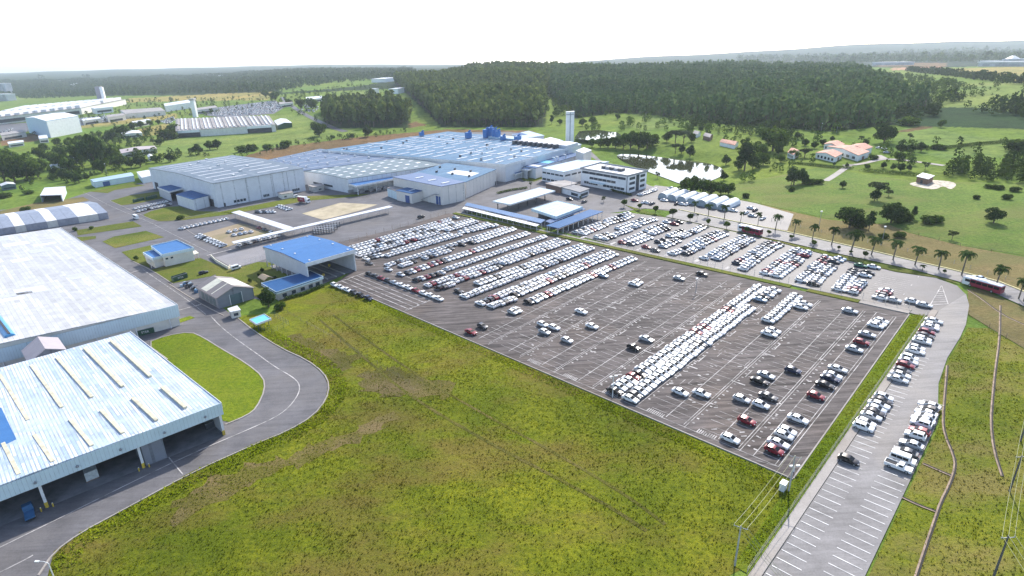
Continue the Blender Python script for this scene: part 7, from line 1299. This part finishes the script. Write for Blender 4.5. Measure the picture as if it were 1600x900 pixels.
wires('a', 'b', 'three wires between the meadow pole and the cabinet pole'); wires('c', 'd', 'three wires over the right slope from the corner pole'); wires('d', 'e', 'three wires over the right slope leading to the topmost pole')
p = TOPS['a'][1]; TOPS['ax'] = [(q[0] - 30, q[1] - 46, q[2] - .5) for q in TOPS['a']]; e = ext(hit(1148, 884), hit(1200, 905), 1.5); TOPS['ay'] = [(e[0] + k * .5, e[1], g(*e) + 1.0) for k in (-1, 0, 1)]; wires('a', 'ay', 'low stay wires from the meadow pole towards the footpath', .3)
q = hit(1590, 990); TOPS['cx'] = [(a[0] - 9, a[1] - 38, a[2] - 1) for a in TOPS['c']]; wires('c', 'cx', 'three wires running from the corner pole out of view')
def mast(u, vb, vt, label, kind='lamp', d=(1, 0)):
    p = hit(u, vb); h = hpx(u, vb, vt); z = g(*p); t = thing('lamp_post', label, 'lamp post', p, 'lamp posts and masts'); mb = MB(); mb.tube((*p, z - .2), (*p, z + h), .13, .08, WHITEP if kind != 'mast' else GREYP, 8); mb.build('pole', t)
    if kind == 'twin':
        for s in (-.7, .7): mb = MB(); mb.box((p[0] + d[0] * s, p[1] + d[1] * s), d, .8, .4, h - .1, h + .15, WHITEP); mb.build('lamp_head', t)
    elif kind == 'arm':
        e = (p[0] + d[0] * 2.2, p[1] + d[1] * 2.2); mb = MB(); mb.tube((*p, z + h), (p[0] + d[0] * .8, p[1] + d[1] * .8, z + h + .35), .07, .06, WHITEP, 6); mb.tube((p[0] + d[0] * .8, p[1] + d[1] * .8, z + h + .35), (*e, z + h + .4), .06, .05, WHITEP, 6); mb.build('arm', t); mb = MB(); mb.box(e, d, .9, .35, h + .33, h + .52, WHITEP); mb.build('lamp_head', t)
    else: mb = MB(); mb.box(p, d, .9, .5, h, h + .4, WHITEP); mb.build('lamp_head', t)
mast(957, 622, 588, 'white twin-headed camera mast at the lower end of the long double row', 'twin', (1, .2)); mast(472, 437, 419, 'white lamp mast in front of the gate hall opening', 'twin'); mast(88, 912, 880, 'white curved street lamp at the bottom left corner', 'arm', (-1, .1)); mast(168, 274, 256, 'pale mast behind the long white shed', 'mast'); mast(1099, 303, 277, 'tall white mast behind the arched tents', 'mast'); mast(893, 300, 284, 'flag mast beside the gatehouse', 'mast'); mast(1259, 203, 191, 'white lamp on the farm road in front of the forest, left', 'mast'); mast(1283, 205, 193, 'white lamp on the farm road in front of the forest, middle', 'mast'); mast(1307, 207, 195, 'white lamp on the farm road in front of the forest, right', 'mast'); mast(1279, 358, 331, 'thin pole on the dry strip, left one', 'mast'); mast(1377, 383, 355, 'thin pole on the dry strip, right one', 'mast'); mast(1240, 738, 728, 'small white camera post at the lower right corner of the car park', 'twin'); mast(907, 418, 396, 'thin lamp post at the staff car park kerb, left', 'mast'); mast(1087, 457, 436, 'thin lamp post at the staff car park kerb, middle', 'mast')
# fences
WIREM = plain('fence_wire', (.23, .22, .20), .7, .1); RUSTP = plain('rusty_post', (.26, .17, .11), .85, .2, 1)
def fence(line, label, h=2.2, step=3.0, pm=POLE, rails=(.5, 1.2, 2.1), r=.07, base=.3, maxp=60):
    pts = resample(line, step); t = thing('fence', label, 'fence', pts[len(pts) // 2]); mb = MB()
    for a, b_ in zip(pts, pts[1:]):
        za, zb = g(*a) + base, g(*b_) + base
        for z in rails: mb.tube((*a, za + z), (*b_, zb + z), .022, .022, WIREM, 3)
    mb.build('wire', t)['kind'] = 'stuff'
    sel = pts if len(pts) <= maxp else pts[::max(1, len(pts) // maxp + 1)]
    for p in sel: mb = MB(); mb.tube((*p, g(*p) - .1), (*p, g(*p) + base + h), r, r, pm, 5); mb.build('post', t)
fence([lot(104.9, -40), lot(104.9, 97)], 'long post and wire fence on the kerb of the staff car park', 2.4, 3.2); fence([lot(104.9, 105), lot(104.9, 136)], 'short fence on the kerb beyond the car park gap', 2.4, 3.2); fence(px((532, 383), (696, 335)), 'rusty wire fence behind the topmost row of cars', 2.2, 5, RUSTP); fence([lot(-30, 141.5), lot(104, 141.5)], 'low wire fence between the grass strip and the footpath', 1.6, 3.0, POLE, (.4, .9, 1.5), .05, .1)
fence(px((1205, 346), (1300, 368), (1395, 388), (1490, 413), (1600, 447)), 'roadside wire fence behind the palms', 1.6, 5, POLE, (.4, .9, 1.5), .07, .1); fence(px((441, 485), (480, 507), (520, 528), (560, 552), (640, 600)), 'old wire fence crossing the top of the meadow', 1.5, 5, RUSTP, (.4, 1.0), .06, .05); fence(px((421, 497), (430, 496), (452, 509), (425, 521), (408, 516)), 'green wire fence enclosing the plot behind the turquoise shelter', 2.0, 2, GREEN_S, (.5, 1.2, 1.9), .05, .1); fence(px((1513, 492), (1545, 513), (1600, 546)), 'wire fence along the foot of the dry bank', 1.6, 5, RUSTP, (.4, .9, 1.5), .07, .1); fence(px((384, 413), (416, 404), (416, 394)), 'white wire fence along the pale concrete yard', 2.2, 2.5, WHITEP)
fence(px((1405, 361), (1500, 385), (1600, 404)), 'wire fence between the pasture and the dry strip', 1.4, 8, RUSTP, (.5, 1.1), .07, .1); fence(px((1238, 255), (1320, 266), (1440, 275)), 'field fence below the farm', 1.4, 8, RUSTP, (.5, 1.1), .09, .1)
mb = MB(); wall_strip(mb, resample(px((1060, 328), (1130, 343), (1225, 362), (1300, 379), (1375, 396), (1425, 408), (1490, 423), (1560, 441), (1600, 457)), 8), .5, .1, .5, plain('yellow_kerb', (.62, .55, .28), .8, .15)); o = mb.build('kerb'); o['kind'] = 'structure'; o['label'] = 'pale yellow kerb along the palm road'
mb = MB(); wall_strip(mb, resample(px((360, 418), (357, 421), (338, 410), (330, 402)), 4), .3, .1, 1.5, CREAM); o = mb.build('garden_wall'); tag(o, 'low cream wall at the edge of the office lawn', 'wall')
# hedges
def hedge(P, label, h=1.4, w=1.6):
    ln = resample(px(*P), 1.0); rng = np.random.default_rng(len(label)); c_ = np.array([(p[0], p[1], g(*p) + h * .5, w * .6, w * .6, h * .55) for p in ln]); V, F, t, nn = leaves(rng, c_, 90 * len(ln), .16, .7); tag(mesh_obj('hedge', np_mesh('hedge', V, F, [LEAF], None, t, nn)), label, 'hedge')
hedge([(448, 468), (475, 461), (503, 449)], 'clipped green hedge in front of the low blue-roofed gate office'); hedge([(930, 285), (960, 300), (985, 306)], 'dark planting in front of the white office'); hedge([(778, 303), (800, 298), (822, 295)], 'low hedge behind the white bus canopy')
hedge([(1350, 268), (1400, 272), (1440, 276)], 'field hedge left of the brick shed', 2, 3); hedge([(1240, 256), (1300, 262), (1330, 264)], 'field hedge in front of the farm', 1.6, 2.4); hedge([(1415, 234), (1480, 232), (1530, 226), (1590, 222)], 'low hedge line across the fields right of the farm', 2, 4)
# far parked cars
rng = np.random.default_rng(3); V, F, MI, off = [], [], [], 0; ms = [WV, DGREY, paint('s')]
for P, n in (([(318, 178), (330, 170), (430, 158), (445, 166), (428, 176), (350, 182)], 420), ([(120, 186), (165, 180), (180, 188), (135, 194)], 120), ([(250, 190), (270, 183), (275, 187), (262, 195)], 60), ([(440, 150), (458, 146), (470, 153), (452, 157)], 0), ([(465, 162), (500, 168), (490, 176), (470, 172)], 40), ([(100, 248), (128, 244), (134, 252), (110, 258)], 60), ([(0, 205), (20, 200), (22, 208), (0, 212)], 40)):
    for _ in range(n):
        for _t in range(60):
            u, v = rng.uniform(min(p[0] for p in P), max(p[0] for p in P)), rng.uniform(min(p[1] for p in P), max(p[1] for p in P))
            if in_poly(np.array([u]), np.array([v]), P)[0]: break
        x, y = hit(u, v); z = g(x, y) + .2; s_ = 2.3; k = rng.random(); m_ = 0 if k < .75 else (1 if k < .86 else 2); b = [(-s_, -.9, 0), (s_, -.9, 0), (s_, .9, 0), (-s_, .9, 0), (-s_ * .95, -.85, .9), (s_ * .95, -.85, .85), (s_ * .95, .85, .85), (-s_ * .95, .85, .9), (-1.3, -.7, 1.5), (.8, -.7, 1.5), (.8, .7, 1.5), (-1.3, .7, 1.5)]
        V += [(x + q[0] * _B[0] - q[1] * _B[1], y + q[0] * _B[1] + q[1] * _B[0], z + q[2] * 1.3) for q in b]
        for f, mm in (((0, 1, 5, 4), m_), ((1, 2, 6, 5), m_), ((2, 3, 7, 6), m_), ((3, 0, 4, 7), m_), ((4, 5, 9, 8), 1), ((5, 6, 10, 9), 1), ((6, 7, 11, 10), 1), ((7, 4, 8, 11), 1), ((8, 9, 10, 11), m_)): F.append(tuple(i + off for i in f)); MI.append(mm)
        off += 12
tag(mesh_obj('parked_cars', np_mesh('parked_cars', V, F, ms, MI)), 'far parked cars crowding the lots of the distant works', 'cars', None, 'stuff')
sheet('far_yard', px((318,180),(330,169),(430,157),(448,166),(428,178),(350,184)), .25, ASPH3, 'grey far car yard behind the old factory', sub=20); sheet('far_yard', px((-20,212),(130,196),(200,186),(210,180),(130,184),(-20,196)), .2, ASPH3, 'grey far yard in front of the white hall', sub=20)
mb = MB()
for P, wd in ([((1290, 283), (1305, 274), (1322, 262), (1330, 257)), 4], [((1318, 259), (1345, 257), (1375, 249), (1400, 249), (1440, 254), (1475, 259)), 4], [((1366, 243), (1378, 249)), 9]): ribbon(mb, resample(smooth_poly(px(*P), 2, False), 5), wd, .2, CONC)
o = mb.build('farm_track'); o['kind'] = 'structure'; o['label'] = 'pale narrow tracks leading to the farm'
mb = MB(); ribbon(mb, resample(smooth_poly(px((540, 206), (520, 200), (490, 186), (468, 174), (452, 163), (440, 152)), 2, False), 6), 9, .3, ASPH3); o = mb.build('side_track'); o['kind'] = 'structure'; o['label'] = 'narrow road climbing past the eucalyptus grove'
# ------------------------------------------------------------------ haze
hz = bpy.data.materials.new('haze'); hz.use_nodes = True; nt = hz.node_tree; nt.nodes.clear(); o_ = nt.nodes.new('ShaderNodeOutputMaterial'); pv = nt.nodes.new('ShaderNodeVolumePrincipled')
pv.inputs['Color'].default_value = (.80, .90, 1, 1); pv.inputs['Density'].default_value = HAZE_D if 'HAZE_D' in globals() else 6.5e-5; pv.inputs['Anisotropy'].default_value = .35; nt.links.new(pv.outputs[0], o_.inputs['Volume'])
zmin = -45; zmax = 200
me = bpy.data.meshes.new('haze'); X0, X1, Y0, Y1 = -45000, 45000, -400, 17000
me.from_pydata([(x, y, z) for z in (zmin, zmax) for x, y in ((X0, Y0), (X1, Y0), (X1, Y1), (X0, Y1))], [], [(3, 2, 1, 0), (4, 5, 6, 7), (0, 1, 5, 4), (1, 2, 6, 5), (2, 3, 7, 6), (3, 0, 4, 7)]); me.materials.append(hz)
ho = mesh_obj('haze', me); ho['kind'] = 'stuff'; ho['label'] = 'pale bluish haze over the far land'
